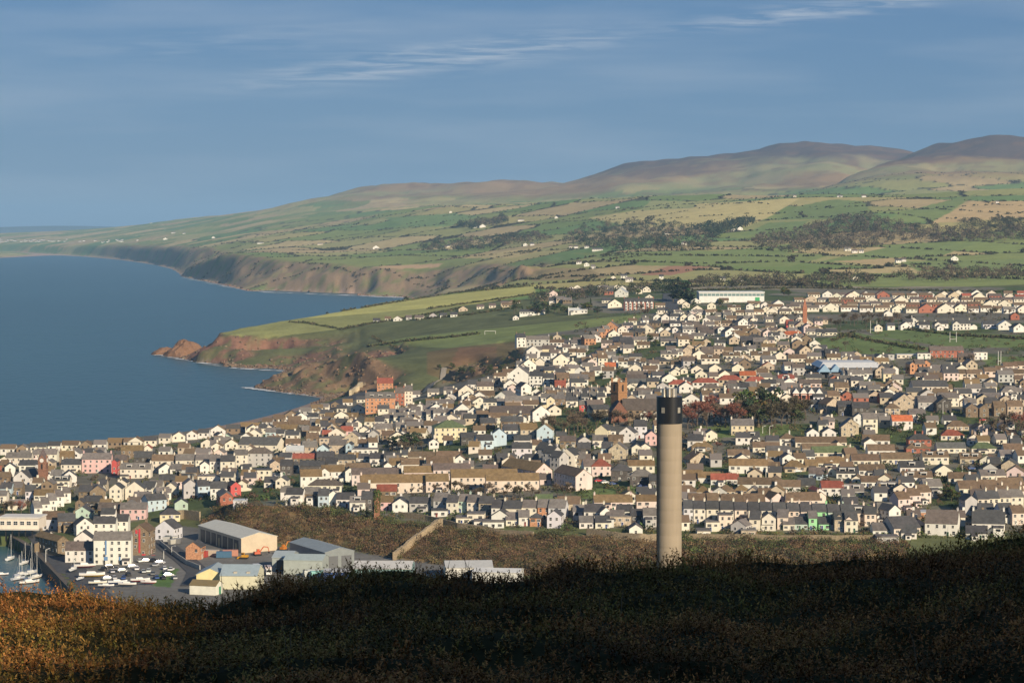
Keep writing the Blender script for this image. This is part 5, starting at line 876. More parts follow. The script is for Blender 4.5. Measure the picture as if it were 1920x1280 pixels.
# supermarket
P = hit(1597, 688, 5, 560); wm = 118 * P.y / F
o = empty('supermarket', (P.x, P.y + 16, P.z - 5.3)); tag(o, 'low supermarket with broad white roof and two blue gabled porches', 'shop')
m = MB(); m.box(-wm / 2, wm / 2, -16, 16, 0, 5.0); m.build('wall', M_wall, o, (0.10, 0.10, 0.105)); m = MB(); m.hull([(-wm / 2 - .5, -16.5, 5.02), (wm / 2 + .5, -16.5, 5.02), (wm / 2 + .5, 16.5, 5.02), (-wm / 2 - .5, 16.5, 5.02)], [(-wm / 2 + 2, -10, 7.2), (wm / 2 - 2, -10, 7.2), (wm / 2 - 2, 10, 7.2), (-wm / 2 + 2, 10, 7.2)]); m.build('roof', M_metal, o, (0.6, 0.6, 0.58))
for x in (-wm * .44, -wm * .26): m = MB(); m.hull([(x - 3, -19, 3.2), (x + 3, -19, 3.2), (x, -19, 6.6)], [(x - 3, -13, 3.2), (x + 3, -13, 3.2), (x, -13, 6.6)]); m.box(x - 2.6, x - 2.2, -18.8, -18.4, 0, 3.2); m.box(x + 2.2, x + 2.6, -18.8, -18.4, 0, 3.2); m.build('porch', M_obj, o, (0.22, 0.34, 0.46))
# ------------------------------------------------------------------ works below the bank
def works(name, label, px, py, h, w_m, d_m, a, wall, roof, gf=False, pitch=14, kind='gable'):
    P = hit(px, py, h, 560); L_, D_ = (d_m, w_m) if gf else (w_m, d_m)
    WALL['#'] = ('x', wall); ROOF['l2'] = ('x', roof); ROOF['@'] = ('x', roof)
    o = make_house(name, P, L_, D_, h, R(a), '#', '@', kind, 0, 0, 0.4, False, pitch, gfront=gf)
    for c in list(o.children):
        if c.name.startswith('glazing'): bpy.data.objects.remove(c)
        elif c.name.startswith(('roof', 'wall')): c.data.materials[0] = M_metal
    tag(o, label, 'shed'); return o, L_, D_, h
def side_doors(o, xs, side, D_, wd, hd, col, end=False, Lh=0, name='bay_door'):
    for x in xs:
        m = MB(); m.box(-wd / 2, wd / 2, -.08, .05, 0, hd, 0); m.box(-wd / 2 - .12, wd / 2 + .12, -.04, .04, 0, hd + .14, 1)
        q = m.build(name, [M_obj, M_metal], o, col); q.location = (x, side * D_ / 2, .25) if not end else (side * Lh, x, .25); q.rotation_euler = (0, 0, (0 if side < 0 else math.pi) if not end else side * math.pi / 2)
o, L_, D_, h = works('works_shed', 'long beige shed with ridged pale roof and open bays below the bank', 486, 1007, 4.3, 11.5, 36, 28, (0.50, 0.42, 0.30), (0.50, 0.47, 0.40), True)
side_doors(o, [-14 + 4.7 * k for k in range(7)], 1, D_, 3.4, 3.6, (0.05, 0.05, 0.055)); side_doors(o, [-14, 0.1], 1, D_ + .1, 1.2, 2.6, (0.35, 0.28, 0.16), name='panel')
for k in range(7):
    m = MB(); x = -14 + 4.7 * k; m.hull([(x, D_ * .12, h + .9 * D_ / 2 * .25 + .38), (x + 1, D_ * .12, h + .9 * D_ / 2 * .25 + .38), (x + 1, D_ * .42, h + .42), (x, D_ * .42, h + .42)], [(x, D_ * .12, h + .9 * D_ / 2 * .25 + .46), (x + 1, D_ * .12, h + .9 * D_ / 2 * .25 + .46), (x + 1, D_ * .42, h + .5), (x, D_ * .42, h + .5)])
    m.build('rooflight', M_metal, o, (0.36, 0.34, 0.3))
o, L_, D_, h = works('works_shed', 'dark grey-green shed with two roller doors under the bank', 637, 1034, 4.6, 9, 26, 28, (0.17, 0.19, 0.19), (0.25, 0.285, 0.28), True)
side_doors(o, [-2.1, 2.1], -1, D_, 2.9, 3.4, (0.10, 0.105, 0.11), True, L_ / 2)
o, L_, D_, h = works('works_shed', 'grey-green shed beside the orange excavator', 568, 1050, 4.0, 11, 9, -7, (0.33, 0.36, 0.33), (0.30, 0.345, 0.34)); side_doors(o, [-2], -1, L_, 3, 3.2, (0.03, 0.03, 0.03), True, L_ / 2)
o, L_, D_, h = works('works_shed', 'lower grey shed adjoining the grey-green shed', 528, 1045, 3.8, 5.5, 10, -7, (0.30, 0.33, 0.32), (0.28, 0.32, 0.32)); side_doors(o, [0], -1, D_, 2.6, 3, (0.04, 0.04, 0.045))
o, L_, D_, h = works('works_shed', 'pale blue-grey workshop beside the road', 447, 1079, 3.6, 10, 12, -3, (0.55, 0.52, 0.38), (0.33, 0.39, 0.41), pitch=20)
for x in (-1.5, 2): m = MB(); m.box(x, x + .9, -5.0, -3.8, h + .75, h + 1.5); m.build('rooflight', M_metal, o, (0.42, 0.38, 0.30))
works('works_shed', 'yellow-gabled wing of the pale blue workshop', 394, 1077, 3.4, 7.5, 12, -3, (0.62, 0.55, 0.27), (0.32, 0.37, 0.38), True, 24)
o, L_, D_, h = works('works_hut', 'white hut with mossy roof and green door nearest the heath', 380, 1097, 2.5, 7.5, 4.8, -16, (0.64, 0.62, 0.52), (0.18, 0.14, 0.06), pitch=24); side_doors(o, [0.3], 1, D_, 1.0, 1.9, (0.04, 0.22, 0.12), True, L_ / 2, 'door')
works('works_shed', 'teal-walled long shed behind the heather', 716, 1066, 3.6, 16, 13, -2, (0.20, 0.31, 0.31), (0.52, 0.50, 0.46), pitch=11)
works('works_shed', 'deep blue container shed left of the teal shed', 634, 1072, 3.0, 8, 6, -2, (0.05, 0.10, 0.26), (0.45, 0.45, 0.43), pitch=9)
works('works_shed', 'white-roofed shed just above the heather', 880, 1064, 3.6, 13, 12, 4, (0.55, 0.54, 0.5), (0.55, 0.53, 0.49), pitch=11)
works('works_shed', 'lower white-roofed shed just above the heather', 930, 1073, 3.4, 13, 8, -8, (0.55, 0.54, 0.5), (0.57, 0.56, 0.53), pitch=9)
P = hit(362, 1026, 3.6, 560); o = make_house('brick_workshop', P, 6.5, 4.4, 3.6, R(-6), 'o', 'd', 'gable', 0, 0, 1, True, 36, gfront=True); tag(o, 'small orange brick workshop with dark roof in the works yard', 'workshop')
# modern waterside building on stilts
P = hit(37, 969, 6.6, 560); wm = 76 * P.y / F; o = empty('waterside_flats', (P.x, P.y + 4, P.z - 6.6), R(-4)); tag(o, 'pale flat-roofed waterside building raised on dark stilts', 'building')
m = MB(); m.box(-wm / 2, wm / 2, -4, 5, 2.8, 6.2); m.build('wall', M_wall, o, (0.64, 0.57, 0.48)); m = MB(); m.box(-wm / 2 - .3, wm / 2 + .3, -4.4, 5.2, 6.21, 6.6); m.build('roof', M_wall, o, (0.6, 0.57, 0.52)); m = MB(); m.box(-wm / 2 - .3, wm / 2 + .3, -5.2, -4.01, 2.6, 2.79); m.build('balcony', M_wall, o, (0.5, 0.47, 0.42))
for k in range(6):
    x = -wm / 2 + wm * (k + .5) / 6; part('window', MW, o, None, (x, -4.02, 4.7), None, (1.5, 1, 1.3))
    m = MB(); m.box(x - 1.1, x - .8, -4.6, -4.3, -1, 2.59); m.build('stilt', M_dark, o)
# red stripe of loading doors, blue doors of the warehouses
def strip(px0, py0, px1, py1, root_name, col, name, off=0.12):
    for r_ in bpy.data.objects:
        if r_.get('label') == root_name: root = r_; break
    else: return
    rot = root.rotation_euler.z; lx = Vector((math.cos(rot), math.sin(rot))); Pw = Vector(root.location).xy
    w_ = [c for c in root.children if c.name.startswith('wall')][0]; bb = [Vector(v.co) for v in w_.data.vertices]; Lh = max(v.x for v in bb); Dh = max(v.y for v in bb)
    tocam = (-Pw).normalized(); ly = Vector((-lx.y, lx.x))
    cand = [(lx * sx * Lh, lx * sx, 'x', sx) for sx in (-1, 1)] + [(ly * sy * Dh, ly * sy, 'y', sy) for sy in (-1, 1)]
    off_, nrm, ax, sg = max(cand, key=lambda c: c[1].dot(tocam)); p0 = Pw + off_
    def onplane(px, py):
        u, s_ = ray(px, py); tt = p0.dot(nrm) / (u * nrm.x + nrm.y); return Vector((u * tt, tt, CAMZ + s_ * tt))
    a_, b_ = onplane(px0, py1), onplane(px1, py1); c_, d_ = onplane(px1, py0), onplane(px0, py0); n3_ = Vector((nrm.x, nrm.y, 0)) * off
    m = MB(); m.hull([a_, b_, c_, d_], [p + n3_ for p in (a_, b_, c_, d_)]); wl_child(m, name, M_obj, root, col)
for a_ in ((260, 991, 263, 1036), (254, 993, 258, 1000), (266, 1038, 273, 1049), (284, 1040, 291, 1047)): strip(*a_, 'tall stone warehouse with red loading doors', (0.5, 0.05, 0.06), 'loading_door')
for a_ in ((197, 1012, 200, 1040), (195, 1043, 202, 1050), (223, 1043, 226, 1050)): strip(*a_, 'white quayside warehouse of four storeys', (0.10, 0.20, 0.36), 'loading_door')
# ------------------------------------------------------------------ quay, roads, walls
def drape(name, pts, width, m_, lift=0.12, ymin=560, kind='structure', n=40, prof=None):
    W = [hit(x, y, 0, ymin) for x, y in pts]; W = [w for w in W if w]; c = []
    seg = [0]; 
    for p, q in zip(W[:-1], W[1:]): seg.append(seg[-1] + (q - p).length)
    for s_ in np.linspace(0, seg[-1], n): c.append(Vector((np.interp(s_, seg, [w.x for w in W]), np.interp(s_, seg, [w.y for w in W]), 0)))
    v, f = [], []
    for i, p in enumerate(c):
        d = (c[min(i + 1, n - 1)] - c[max(i - 1, 0)]).normalized(); nn_ = Vector((-d.y, d.x, 0))
        for k in range(5):
            q = p + nn_ * width * (k / 4 - .5); v.append((q.x, q.y, float(HT(q.x, q.y)) + lift))
    for i in range(n - 1):
        for k in range(4): a = i * 5 + k; f.append((a, a + 1, a + 6, a + 5))
    o = big_mesh(name, v, f, m_); tag(o, kind=kind); return o
def wall_along(name, label, pts, h, th, m_, col, depth=.6, ymin=560, n=40, top=None, cat='wall'):
    W = [hit(x, y, 0, ymin) for x, y in pts]; W = [w for w in W if w]; seg = [0]
    for p, q in zip(W[:-1], W[1:]): seg.append(seg[-1] + (q - p).length)
    m = MB(); c = [Vector((np.interp(s_, seg, [w.x for w in W]), np.interp(s_, seg, [w.y for w in W]), 0)) for s_ in np.linspace(0, seg[-1], n)]
    rows = []
    for i, p in enumerate(c):
        d = (c[min(i + 1, n - 1)] - c[max(i - 1, 0)]).normalized(); nn_ = Vector((-d.y, d.x, 0)) * th / 2; g = float(HT(p.x, p.y)); zt = g + h * random.uniform(.95, 1.05) if top is None else top
        rows.append([(p.x - nn_.x, p.y - nn_.y, g - depth), (p.x + nn_.x, p.y + nn_.y, g - depth), (p.x + nn_.x, p.y + nn_.y, zt), (p.x - nn_.x, p.y - nn_.y, zt)])
    m.v = [q for r_ in rows for q in r_]
    for i in range(n - 1):
        for k in range(4): m.f.append((i * 4 + k, i * 4 + (k + 1) % 4, i * 4 + 4 + (k + 1) % 4, i * 4 + 4 + k)); m.m.append(0)
    m.f += [(3, 2, 1, 0), (n * 4 - 4, n * 4 - 3, n * 4 - 2, n * 4 - 1)]; m.m += [0, 0]
    o = m.build(name, m_, None, col); tag(o, label, cat); return o
drape('quay_road', [(72, 1000), (98, 1030), (128, 1062), (175, 1112), (205, 1140)], 8.5, M_asph, n=50)
drape('works_road', [(296, 1012), (320, 1030), (348, 1050), (372, 1072), (360, 1098)], 6.5, M_asph)
drape('hill_road', [(1088, 684), (1110, 668), (1140, 650), (1158, 634), (1168, 622)], 8, M_asph, 0.25)
drape('main_road', [(1256, 585), (1257, 572), (1257, 560), (1258, 550)], 12, M_asph, 0.3); drape('side_road', [(1836, 796), (1845, 805), (1856, 818), (1862, 830)], 9, M_asph, .25)
drape('promenade', [(600, 770), (640, 752), (668, 742), (690, 735)], 14, M_asph, .3, n=20)
M_path = mat('worn_path', (0.30, 0.26, 0.20), 0.95, .2); drape('gully_path', [(833, 690), (831, 702), (822, 716), (806, 727), (795, 733)], 3.2, M_path, .5, n=30)
stc = (0.27, 0.22, 0.15)
wall_along('sea_wall', 'pale curving sea wall at the end of the beach', [(657, 742), (664, 737), (672, 732), (678, 726)], 3.2, 1.5, M_stone, (0.5, 0.42, 0.28), n=16)
wall_along('bank_wall', 'long sloping stone wall climbing the scrub bank', [(739, 1050), (760, 1034), (785, 1014), (806, 1000), (828, 986)], 2.4, 0.9, M_stone, (0.33, 0.26, 0.17), n=40)
wall_along('garden_wall', 'brown garden wall along the top of the scrub bank', [(748, 968), (800, 975), (860, 990), (930, 1000), (1000, 1006)], 1.6, .5, M_stone, stc)
wall_along('garden_wall', 'stone wall right of the orange hut on the bank', [(1100, 1003), (1150, 1010), (1200, 1014), (1232, 1014)], 2.2, .5, M_stone, stc)
wall_along('garden_wall', 'stone wall below the long terrace', [(1285, 1010), (1400, 1010), (1500, 1012), (1640, 1012)], 1.5, .5, M_stone, (0.22, 0.18, 0.12))
wall_along('yard_wall', 'low pale wall between the road and works yard', [(300, 1020), (322, 1038), (350, 1058), (375, 1068)], 1.3, .3, M_wall, (0.36, 0.34, 0.3), n=20)
wall_along('churchyard_wall', 'brown stone wall behind the red brick church', [(315, 975), (345, 972), (375, 975)], 3.0, .6, M_stone, stc, n=14)
wall_along('quay_wall', 'dark stone quay wall beside the moored yachts', [(20, 1004), (40, 1014), (62, 1030), (100, 1068), (150, 1118), (175, 1150)], 1, 1.6, M_stone, (0.13, 0.11, 0.09), depth=7, top=3.25, n=50)
# railing of the gully path
# surf where the swell meets the rocks
m_foam = mat('foam', (0.62, 0.64, 0.64), 0.8, 0.3, 0.3); fvv, fff = [], []
for (a0, b0, a1, b1, nn2) in [(462, 726, 500, 731, 26), (500, 731, 600, 743, 26), (600, 743, 655, 741, 20), (296, 664, 345, 673, 24), (345, 673, 420, 687, 18), (430, 689, 540, 695, 18), (420, 536, 500, 547, 30), (500, 547, 700, 555, 50), (700, 556, 765, 557, 26), (340, 519, 420, 536, 26), (640, 746, 665, 738, 18)]:
    for k in range(nn2):
        t_ = random.random(); px = a0 + (a1 - a0) * t_; py = b0 + (b1 - b0) * t_ + random.uniform(0, 1.2); u, s_ = ray(px, py); y = (.25 - CAMZ) / s_; x = u * y; l = random.uniform(1.2, 5) * y / 1500; w_ = random.uniform(.6, 2.4) * y / 1200; i = len(fvv)
        ring = [(x + l * math.cos(q * .7854) * random.uniform(.6, 1.2), y + w_ * math.sin(q * .7854) * random.uniform(.6, 1.2), .25 + .1 * random.random()) for q in range(8)]; fvv += ring; fff.append(tuple(range(i, i + 8)))
tag(big_mesh('surf', fvv, fff, m_foam), 'white surf breaking along the foot of the cliffs', 'surf', kind='stuff')
# broken rock along the cliffs and shore
cj, ci = np.where((CLIFF > .4) & (YY < 2050) & (ZG > .2)); sj, si = np.where((ZG > .1) & (ZG < 1.6) & (YY > 1380) & (YY < 5200) & (np.abs(UG)[None, :] < .2)); k1 = RNG.choice(len(cj), min(900, len(cj)), False); k2 = RNG.choice(len(sj), min(900, len(sj)), False)
rj = np.concatenate([cj[k1], sj[k2]]); ri = np.concatenate([ci[k1], si[k2]]); rn_ = len(rj); sz = np.concatenate([RNG.uniform(.3, 1.25, len(k1)), RNG.uniform(.5, 1.5, len(k2)) * (YY[sj[k2], si[k2]] / 1800)])
cub = np.array([(x, y, z) for z in (-1, 1) for x, y in ((-1, -1), (1, -1), (1, 1), (-1, 1))], float); rv = cub[None] * RNG.uniform(.35, 1.15, (rn_, 8, 3)) * sz[:, None, None] * np.array((1.3, 1.0, .8)); ra = RNG.uniform(0, 6.28, rn_)[:, None]; rx = rv[..., 0] * np.cos(ra) - rv[..., 1] * np.sin(ra); ry = rv[..., 0] * np.sin(ra) + rv[..., 1] * np.cos(ra)
rv = np.stack([rx + XX[rj, ri][:, None], ry + YY[rj, ri][:, None], rv[..., 2] + ZG[rj, ri][:, None] - .1 * sz[:, None]], -1).reshape(-1, 3); rf = (np.array([(0, 1, 5, 4), (1, 2, 6, 5), (2, 3, 7, 6), (3, 0, 4, 7), (4, 5, 6, 7)])[None] + 8 * np.arange(rn_)[:, None, None]).reshape(-1, 4)
rcol = np.repeat(np.array([(0.17, 0.11, 0.075), (0.16, 0.125, 0.085), (0.13, 0.10, 0.07), (0.19, 0.12, 0.08)])[RNG.integers(0, 4, rn_)] * RNG.uniform(.7, 1.3, (rn_, 1)), 8, 0)
tag(big_mesh('cliff_rocks', rv, rf, mat('cliff_rock', 'col', .95, .3, .5), rcol), 'broken reddish rock outcrops and boulders along the cliffs', 'rocks', kind='stuff')
# stacks and rocks at the tip of the headland
for (px, py, w, h, lab) in [(343, 668, 11, 12, 'tall pointed sea stack off the headland tip'), (312, 664, 9, 5, 'low dark sea rock farthest off the headland'), (357, 664, 9, 9, 'blunt sea stack nearest the headland')]:
    u, s_ = ray(px, py); y = -CAMZ / s_; x = u * y; m = bmesh.new(); bmesh.ops.create_icosphere(m, subdivisions=3, radius=1)
    for v in m.verts:
        q = v.co.copy(); k = 0.7 + 0.7 * float(fbm(np.array(q.x * 1.7 + px), np.array(q.y * 1.7 + q.z * 2.1), 4)); v.co = Vector((q.x * w * k * (1.15 - .5 * q.z), q.y * w * k * (1.1 - .4 * q.z), q.z * h * k + 1))
    me = bpy.data.meshes.new('sea_stack'); m.to_mesh(me); m.free(); me.materials.append(M_stone); o = part('sea_stack', me, None, (0.20, 0.115, 0.07), (x, y, 0)); tag(o, lab, 'rock')
# ------------------------------------------------------------------ cars, boats, machines, posts
def car_mesh():
    m = MB(); sec = [(-2.1, .35, .75, .78), (-1.9, .3, .92, .84), (-1.0, .28, .98, .86), (.7, .28, .98, .86), (1.75, .3, .86, .84), (2.1, .38, .7, .74)]
    for (x0, a0, b0, w0), (x1, a1, b1, w1) in zip(sec[:-1], sec[1:]):
        m.hull([(x0, -w0, a0), (x0, w0, a0), (x0, w0, b0), (x0, -w0, b0)], [(x1, -w1, a1), (x1, w1, a1), (x1, w1, b1), (x1, -w1, b1)], 0)
    m.hull([(-1.25, -.66, 1.42), (.2, -.66, 1.42), (.2, .66, 1.42), (-1.25, .66, 1.42)], [(-1.15, -.62, 1.48), (.1, -.62, 1.48), (.1, .62, 1.48), (-1.15, .62, 1.48)], 0)
    body = m.mesh('body', M_obj); m = MB(); m.hull([(-1.95, -.8, .93), (1.0, -.8, .93), (1.0, .8, .93), (-1.95, .8, .93)], [(-1.25, -.66, 1.42), (.2, -.66, 1.42), (.2, .66, 1.42), (-1.25, .66, 1.42)]); gl = m.mesh('windows', M_glass)
    m = MB(); m.tube((0, -.12, 0), (0, .12, 0), .32, .32, 12, 0); m.tube((0, -.13, 0), (0, .13, 0), .17, .17, 8, 1); return body, gl, m.mesh('wheel', [M_dark, M_metal])
CB, CG, CW = car_mesh()
CARC = [('white', (.65, .65, .64)), ('silver', (.4, .41, .43)), ('black', (.02, .02, .022)), ('blue', (.03, .07, .22)), ('red', (.4, .03, .03)), ('grey', (.16, .165, .17))]
def car(px, py, rz, ci, label, group='cars parked in town', ymin=560):
    P = hit(px, py, 0, ymin); o = empty('parked_car', (P.x, P.y, P.z + .06), rz); o.scale = (.72,) * 3; nm, c = CARC[ci]
    part('body', CB, o, jit(c)); part('windows', CG, o)
    for x in (-1.3, 1.3):
        for y in (-.78, .78): part('wheel', CW, o, None, (x, y, .32))
    tag(o, f'{nm} car {label}', 'car', group)
cp = 'A'; spots = [(985, 1030, 0), (1035, 1028, 0), (1082, 1026, 2), (935, 1068, 1), (968, 1085, 0), (1100, 1058, 1), (1160, 1082, 0), (1208, 1090, 0), (775, 1068, 2), (822, 1085, 5), (865, 1098, 5), (805, 1150, 1), (872, 1150, 3), (762, 1152, 0), (1103, 1148, 3), (1150, 1150, 2), (735, 1085, 2), (850, 1040, 5), (1130, 1040, 1), (790, 1105, 1), (905, 1125, 2), (1165, 1110, 5)]
spots += [(1010, 1105, 1), (1050, 1100, 0), (1080, 1120, 5), (1190, 1130, 0), (1230, 1150, 1)]; spots = [(x, y, c) for x, y, c in spots]
spots.sort()
for i, (x, y, c) in enumerate(spots): car(*tp('A', x, y), R(random.choice([80, 95, 20, 110])), c, f'{ORD[i]} from left in the boatyard car park' if i else 'leftmost in the boatyard car park', 'cars parked in the boatyard')
for i, k in enumerate(range(9)): car(492 + i * 4.4, 897 - (i % 3) * 2.2, R(85 + 8 * (i % 2)), [0, 1, 2, 0, 3, 1, 0, 5, 0][i], f'{ORD[i]} from left behind the grey-roofed chapel' if i else 'leftmost behind the grey-roofed chapel', 'cars parked behind the chapel')
for i, (x, y, c) in enumerate([(1122, 903, 4), (1135, 906, 0), (1150, 909, 3), (1204, 913, 3), (1213, 917, 3)]): car(x, y, R(20), c, f'{ORD[i]} from left beside the gable-ended pink flats' if i else 'leftmost beside the gable-ended pink flats', 'cars by the flats')
for i, (x, y, c) in enumerate([(1836, 803, 4), (1842, 789, 4), (1822, 880, 3), (1858, 880, 0), (1495, 885, 0)]): car(x, y, R(15), c, f'{ORD[i]} from left among the bungalows' if i else 'leftmost among the bungalows', 'cars among the bungalows')
# yachts
def boat(px, py, rz, L_, col, stripe, mast, label, z=None, group=None, up=0.0):
    if z is None: P = hit(px, py, 0, 560)
    else: u, s_ = ray(px, py); y = (z - CAMZ) / s_; P = Vector((u * y, y, z))
    o = empty('sailing_boat' if mast else 'motor_boat', (P.x, P.y, P.z + up * .62), rz); o.scale = (.62,) * 3 if up else (.7,) * 3; tag(o, label, 'boat', group)
    n = 9; st_ = [(-.5, .30, .0, .20), (-.42, .34, -.05, .19), (-.2, .36, -.07, .18), (.05, .36, -.07, .18), (.25, .28, -.06, .20), (.4, .15, -.02, .22), (.5, .01, .12, .25)]
    m = MB(); rings = []
    for x, w_, b_, t_ in st_:
        w_ *= .85 * .36 / .36; rings.append([(x * L_, -w_ * L_ * .42, t_ * L_ * .55), (x * L_, -w_ * L_ * .36, .25 * t_ * L_ * .5), (x * L_, 0, b_ * L_ * .6 - .1), (x * L_, w_ * L_ * .36, .25 * t_ * L_ * .5), (x * L_, w_ * L_ * .42, t_ * L_ * .55)])
    for r_ in rings: m.v += r_
    for i in range(len(rings) - 1):
        for k in range(4): a = i * 5 + k; m.f.append((a, a + 1, a + 6, a + 5)); m.m.append(1 if k in (1, 2) else 0)
        m.f.append((i * 5 + 4, i * 5, i * 5 + 5, i * 5 + 9)); m.m.append(2)
    m.f.append((0, 4, 3, 2, 1)); m.m.append(0)
    m.build('hull', [M_obj, mat('antifoul', stripe, .6), M_frame], o, col)
    m = MB(); zt = .1 * L_; m.hull([(-.22 * L_, -.1 * L_, zt - .2), (.2 * L_, -.07 * L_, zt - .2), (.2 * L_, .07 * L_, zt - .2), (-.22 * L_, .1 * L_, zt - .2)], [(-.2 * L_, -.08 * L_, zt + .07 * L_), (.1 * L_, -.05 * L_, zt + .07 * L_), (.1 * L_, .05 * L_, zt + .07 * L_), (-.2 * L_, .08 * L_, zt + .07 * L_)]); m.build('cabin', M_frame, o)
    if mast:
        m = MB(); m.tube((.08 * L_, 0, zt), (.08 * L_, 0, mast), .09, .06, 6); m.build('mast', M_frame, o); m = MB(); m.tube((.08 * L_, 0, zt + 1.1), (-.38 * L_, 0, zt + 1.2), .12, .1, 6); m.build('boom', M_obj, o, (0.10, 0.13, 0.25))
        m = MB()
        for e in ((.5 * L_, 0, .13 * L_), (-.5 * L_, 0, .1 * L_)): m.tube((.08 * L_, 0, mast), e, .02, .02, 3)
        m.build('rigging', M_metal, o, (.3, .3, .3))
    if up > .5:
        for x in (-.25 * L_, .2 * L_): m = MB(); m.tube((x, -.9, -up), (x, .9, -up), .08); m.tube((x, 0, -up), (x, 0, 0), .1); m.build('cradle', M_dark, o)
g_ = 'yachts moored in the harbour'
for i, (x, y, rz, L_, mh, c, lab) in enumerate([(75, 1010, 80, 8.5, 11, (.62, .63, .62), 'white yacht moored highest up the quay'), (175, 1040, 75, 7.5, 9, (.6, .6, .58), 'small white yacht close under the quay wall'), (220, 1110, 70, 9, 13, (.65, .65, .63), 'white yacht with the tallest mast beside the quay'), (255, 1140, 65, 8.5, 11, (.63, .6, .55), 'cream yacht rightmost against the quay'), (150, 1120, 70, 8, 10, (.6, .62, .64), 'white yacht left of the tallest mast'), (10, 1118, 20, 6, 0, (.65, .65, .64), 'white launch at the left edge of harbour'), (205, 1175, 35, 9, 10, (.66, .64, .6), 'white yacht nearest the heath'), (130, 1150, 60, 8, 10, (.5, .52, .55), 'grey yacht lowest in the harbour')]):
    boat(*tp('A', x, y), R(rz), L_, c, (.12, .03, .03), mh, lab, z=0.1, group=g_)
g_ = 'boats laid up ashore'
for x, y, rz, L_, mh, c, s_, lab in [(650, 1140, 8, 11.5, 0, (.66, .64, .6), (.55, .36, .05), 'big white hull with yellow bottom ashore in boatyard'), (600, 1075, 15, 10, 0, (.6, .58, .54), (.2, .05, .05), 'white cabin cruiser ashore below the quayside warehouse'), (690, 1195, 10, 8, 0, (.62, .6, .5), (.1, .1, .1), 'cream boat ashore just above the heather'), (750, 1215, -5, 7, 0, (.65, .64, .6), (.1, .1, .2), 'white boat ashore lowest in the boatyard'), (990, 1175, 12, 8.5, 0, (.64, .64, .62), (.4, .06, .05), 'white boat with red bottom beside the parked cars'), (1050, 1190, -10, 7, 0, (.62, .6, .6), (.45, .05, .05), 'small red-keeled boat rightmost in boatyard'), (570, 1165, 70, 6, 0, (.6, .62, .64), (.05, .1, .2), 'small white dinghy at the corner of quay'), (830, 1190, 14, 8.5, 0, (.6, .62, .63), (.06, .1, .25), 'white and blue boat between the car park rows'), (900, 1205, -8, 8, 0, (.64, .62, .58), (.1, .1, .1), 'white boat ashore right of the blue-bottomed one'), (520, 1100, 80, 8, 9, (.62, .63, .62), (.05, .08, .2), 'masted yacht ashore beside the quay road'), (670, 1010, 5, 8, 0, (.35, .14, .07), (.2, .08, .04), 'brown wooden boat against the warehouse wall')]:
    boat(*tp('A', x, y), R(rz), L_, c, s_, mh, lab, None, g_, 1.1)
# lone gulls or buoys are left out; machines of the works yard
def digger(px, py, rz, col, label, arm=True):
    P = hit(px, py, 0, 560); o = empty('excavator' if arm else 'wheel_loader', (P.x, P.y, P.z), rz); o.scale = (.6,) * 3; col = tuple(x * .8 for x in col); tag(o, label, 'excavator' if arm else 'loader')
    for s_ in (-1, 1): m = MB(); m.hull([(-1.6, s_ * 1.1 - .3, .1), (1.6, s_ * 1.1 - .3, .1), (1.6, s_ * 1.1 + .3, .1), (-1.6, s_ * 1.1 + .3, .1)], [(-1.9, s_ * 1.1 - .3, .85), (1.9, s_ * 1.1 - .3, .85), (1.9, s_ * 1.1 + .3, .85), (-1.9, s_ * 1.1 + .3, .85)]); m.build('track', M_dark, o)
    m = MB(); m.hull([(-1.9, -1.2, .9), (1.2, -1.2, .9), (1.2, 1.2, .9), (-1.9, 1.2, .9)], [(-1.8, -1.1, 2.0), (1.0, -1.1, 1.9), (1.0, 1.1, 1.9), (-1.8, 1.1, 2.0)]); m.build('body', M_obj, o, col)
    m = MB(); m.box(-.2, 1.2, .1, 1.1, 1.92, 3.1, 0); m.box(-.1, 1.22, .2, 1.12, 2.15, 2.9, 1); m.build('cab', [M_obj, M_glass], o, col)
    if arm:
        m = MB(); m.tube((1.0, -.3, 1.7), (3.0, -.3, 4.3), .3, .26, 6); m.tube((3.0, -.3, 4.3), (5.2, -.3, 4.0), .26, .22, 6); m.build('boom', M_obj, o, col)
        m = MB(); m.tube((5.2, -.3, 4.0), (5.9, -.3, 1.6), .2, .15, 6); m.build('dipper', M_obj, o, col); m = MB(); m.hull([(5.5, -.8, .9), (6.4, -.8, .9), (6.4, .2, .9), (5.5, .2, .9)], [(5.6, -.8, 1.7), (6.0, -.8, 1.7), (6.0, .2, 1.7), (5.6, .2, 1.7)]); m.build('bucket', M_dark, o)
    else:
        m = MB(); m.tube((1.0, -.8, 1.4), (2.8, -.8, .6), .2); m.tube((1.0, .8, 1.4), (2.8, .8, .6), .2); m.build('lift_arms', M_obj, o, col); m = MB(); m.hull([(2.6, -1.3, .1), (3.6, -1.3, .1), (3.6, 1.3, .1), (2.6, 1.3, .1)], [(2.5, -1.3, 1.1), (2.9, -1.3, 1.1), (2.9, 1.3, 1.1), (2.5, 1.3, 1.1)]); m.build('bucket', M_obj, o, col)
digger(483, 1041, R(25), (.55, .10, .03), 'orange excavator with folded boom in the works yard'); digger(458, 1047, R(170), (.6, .30, .02), 'yellow wheel loader beside the blue-grey workshop', False); digger(532, 1032, R(60), (.55, .2, .03), 'orange-yellow excavator at the foot of bank'); digger(566, 1068, R(10), (.6, .30, .02), 'yellow loader below the grey-green shed', False)
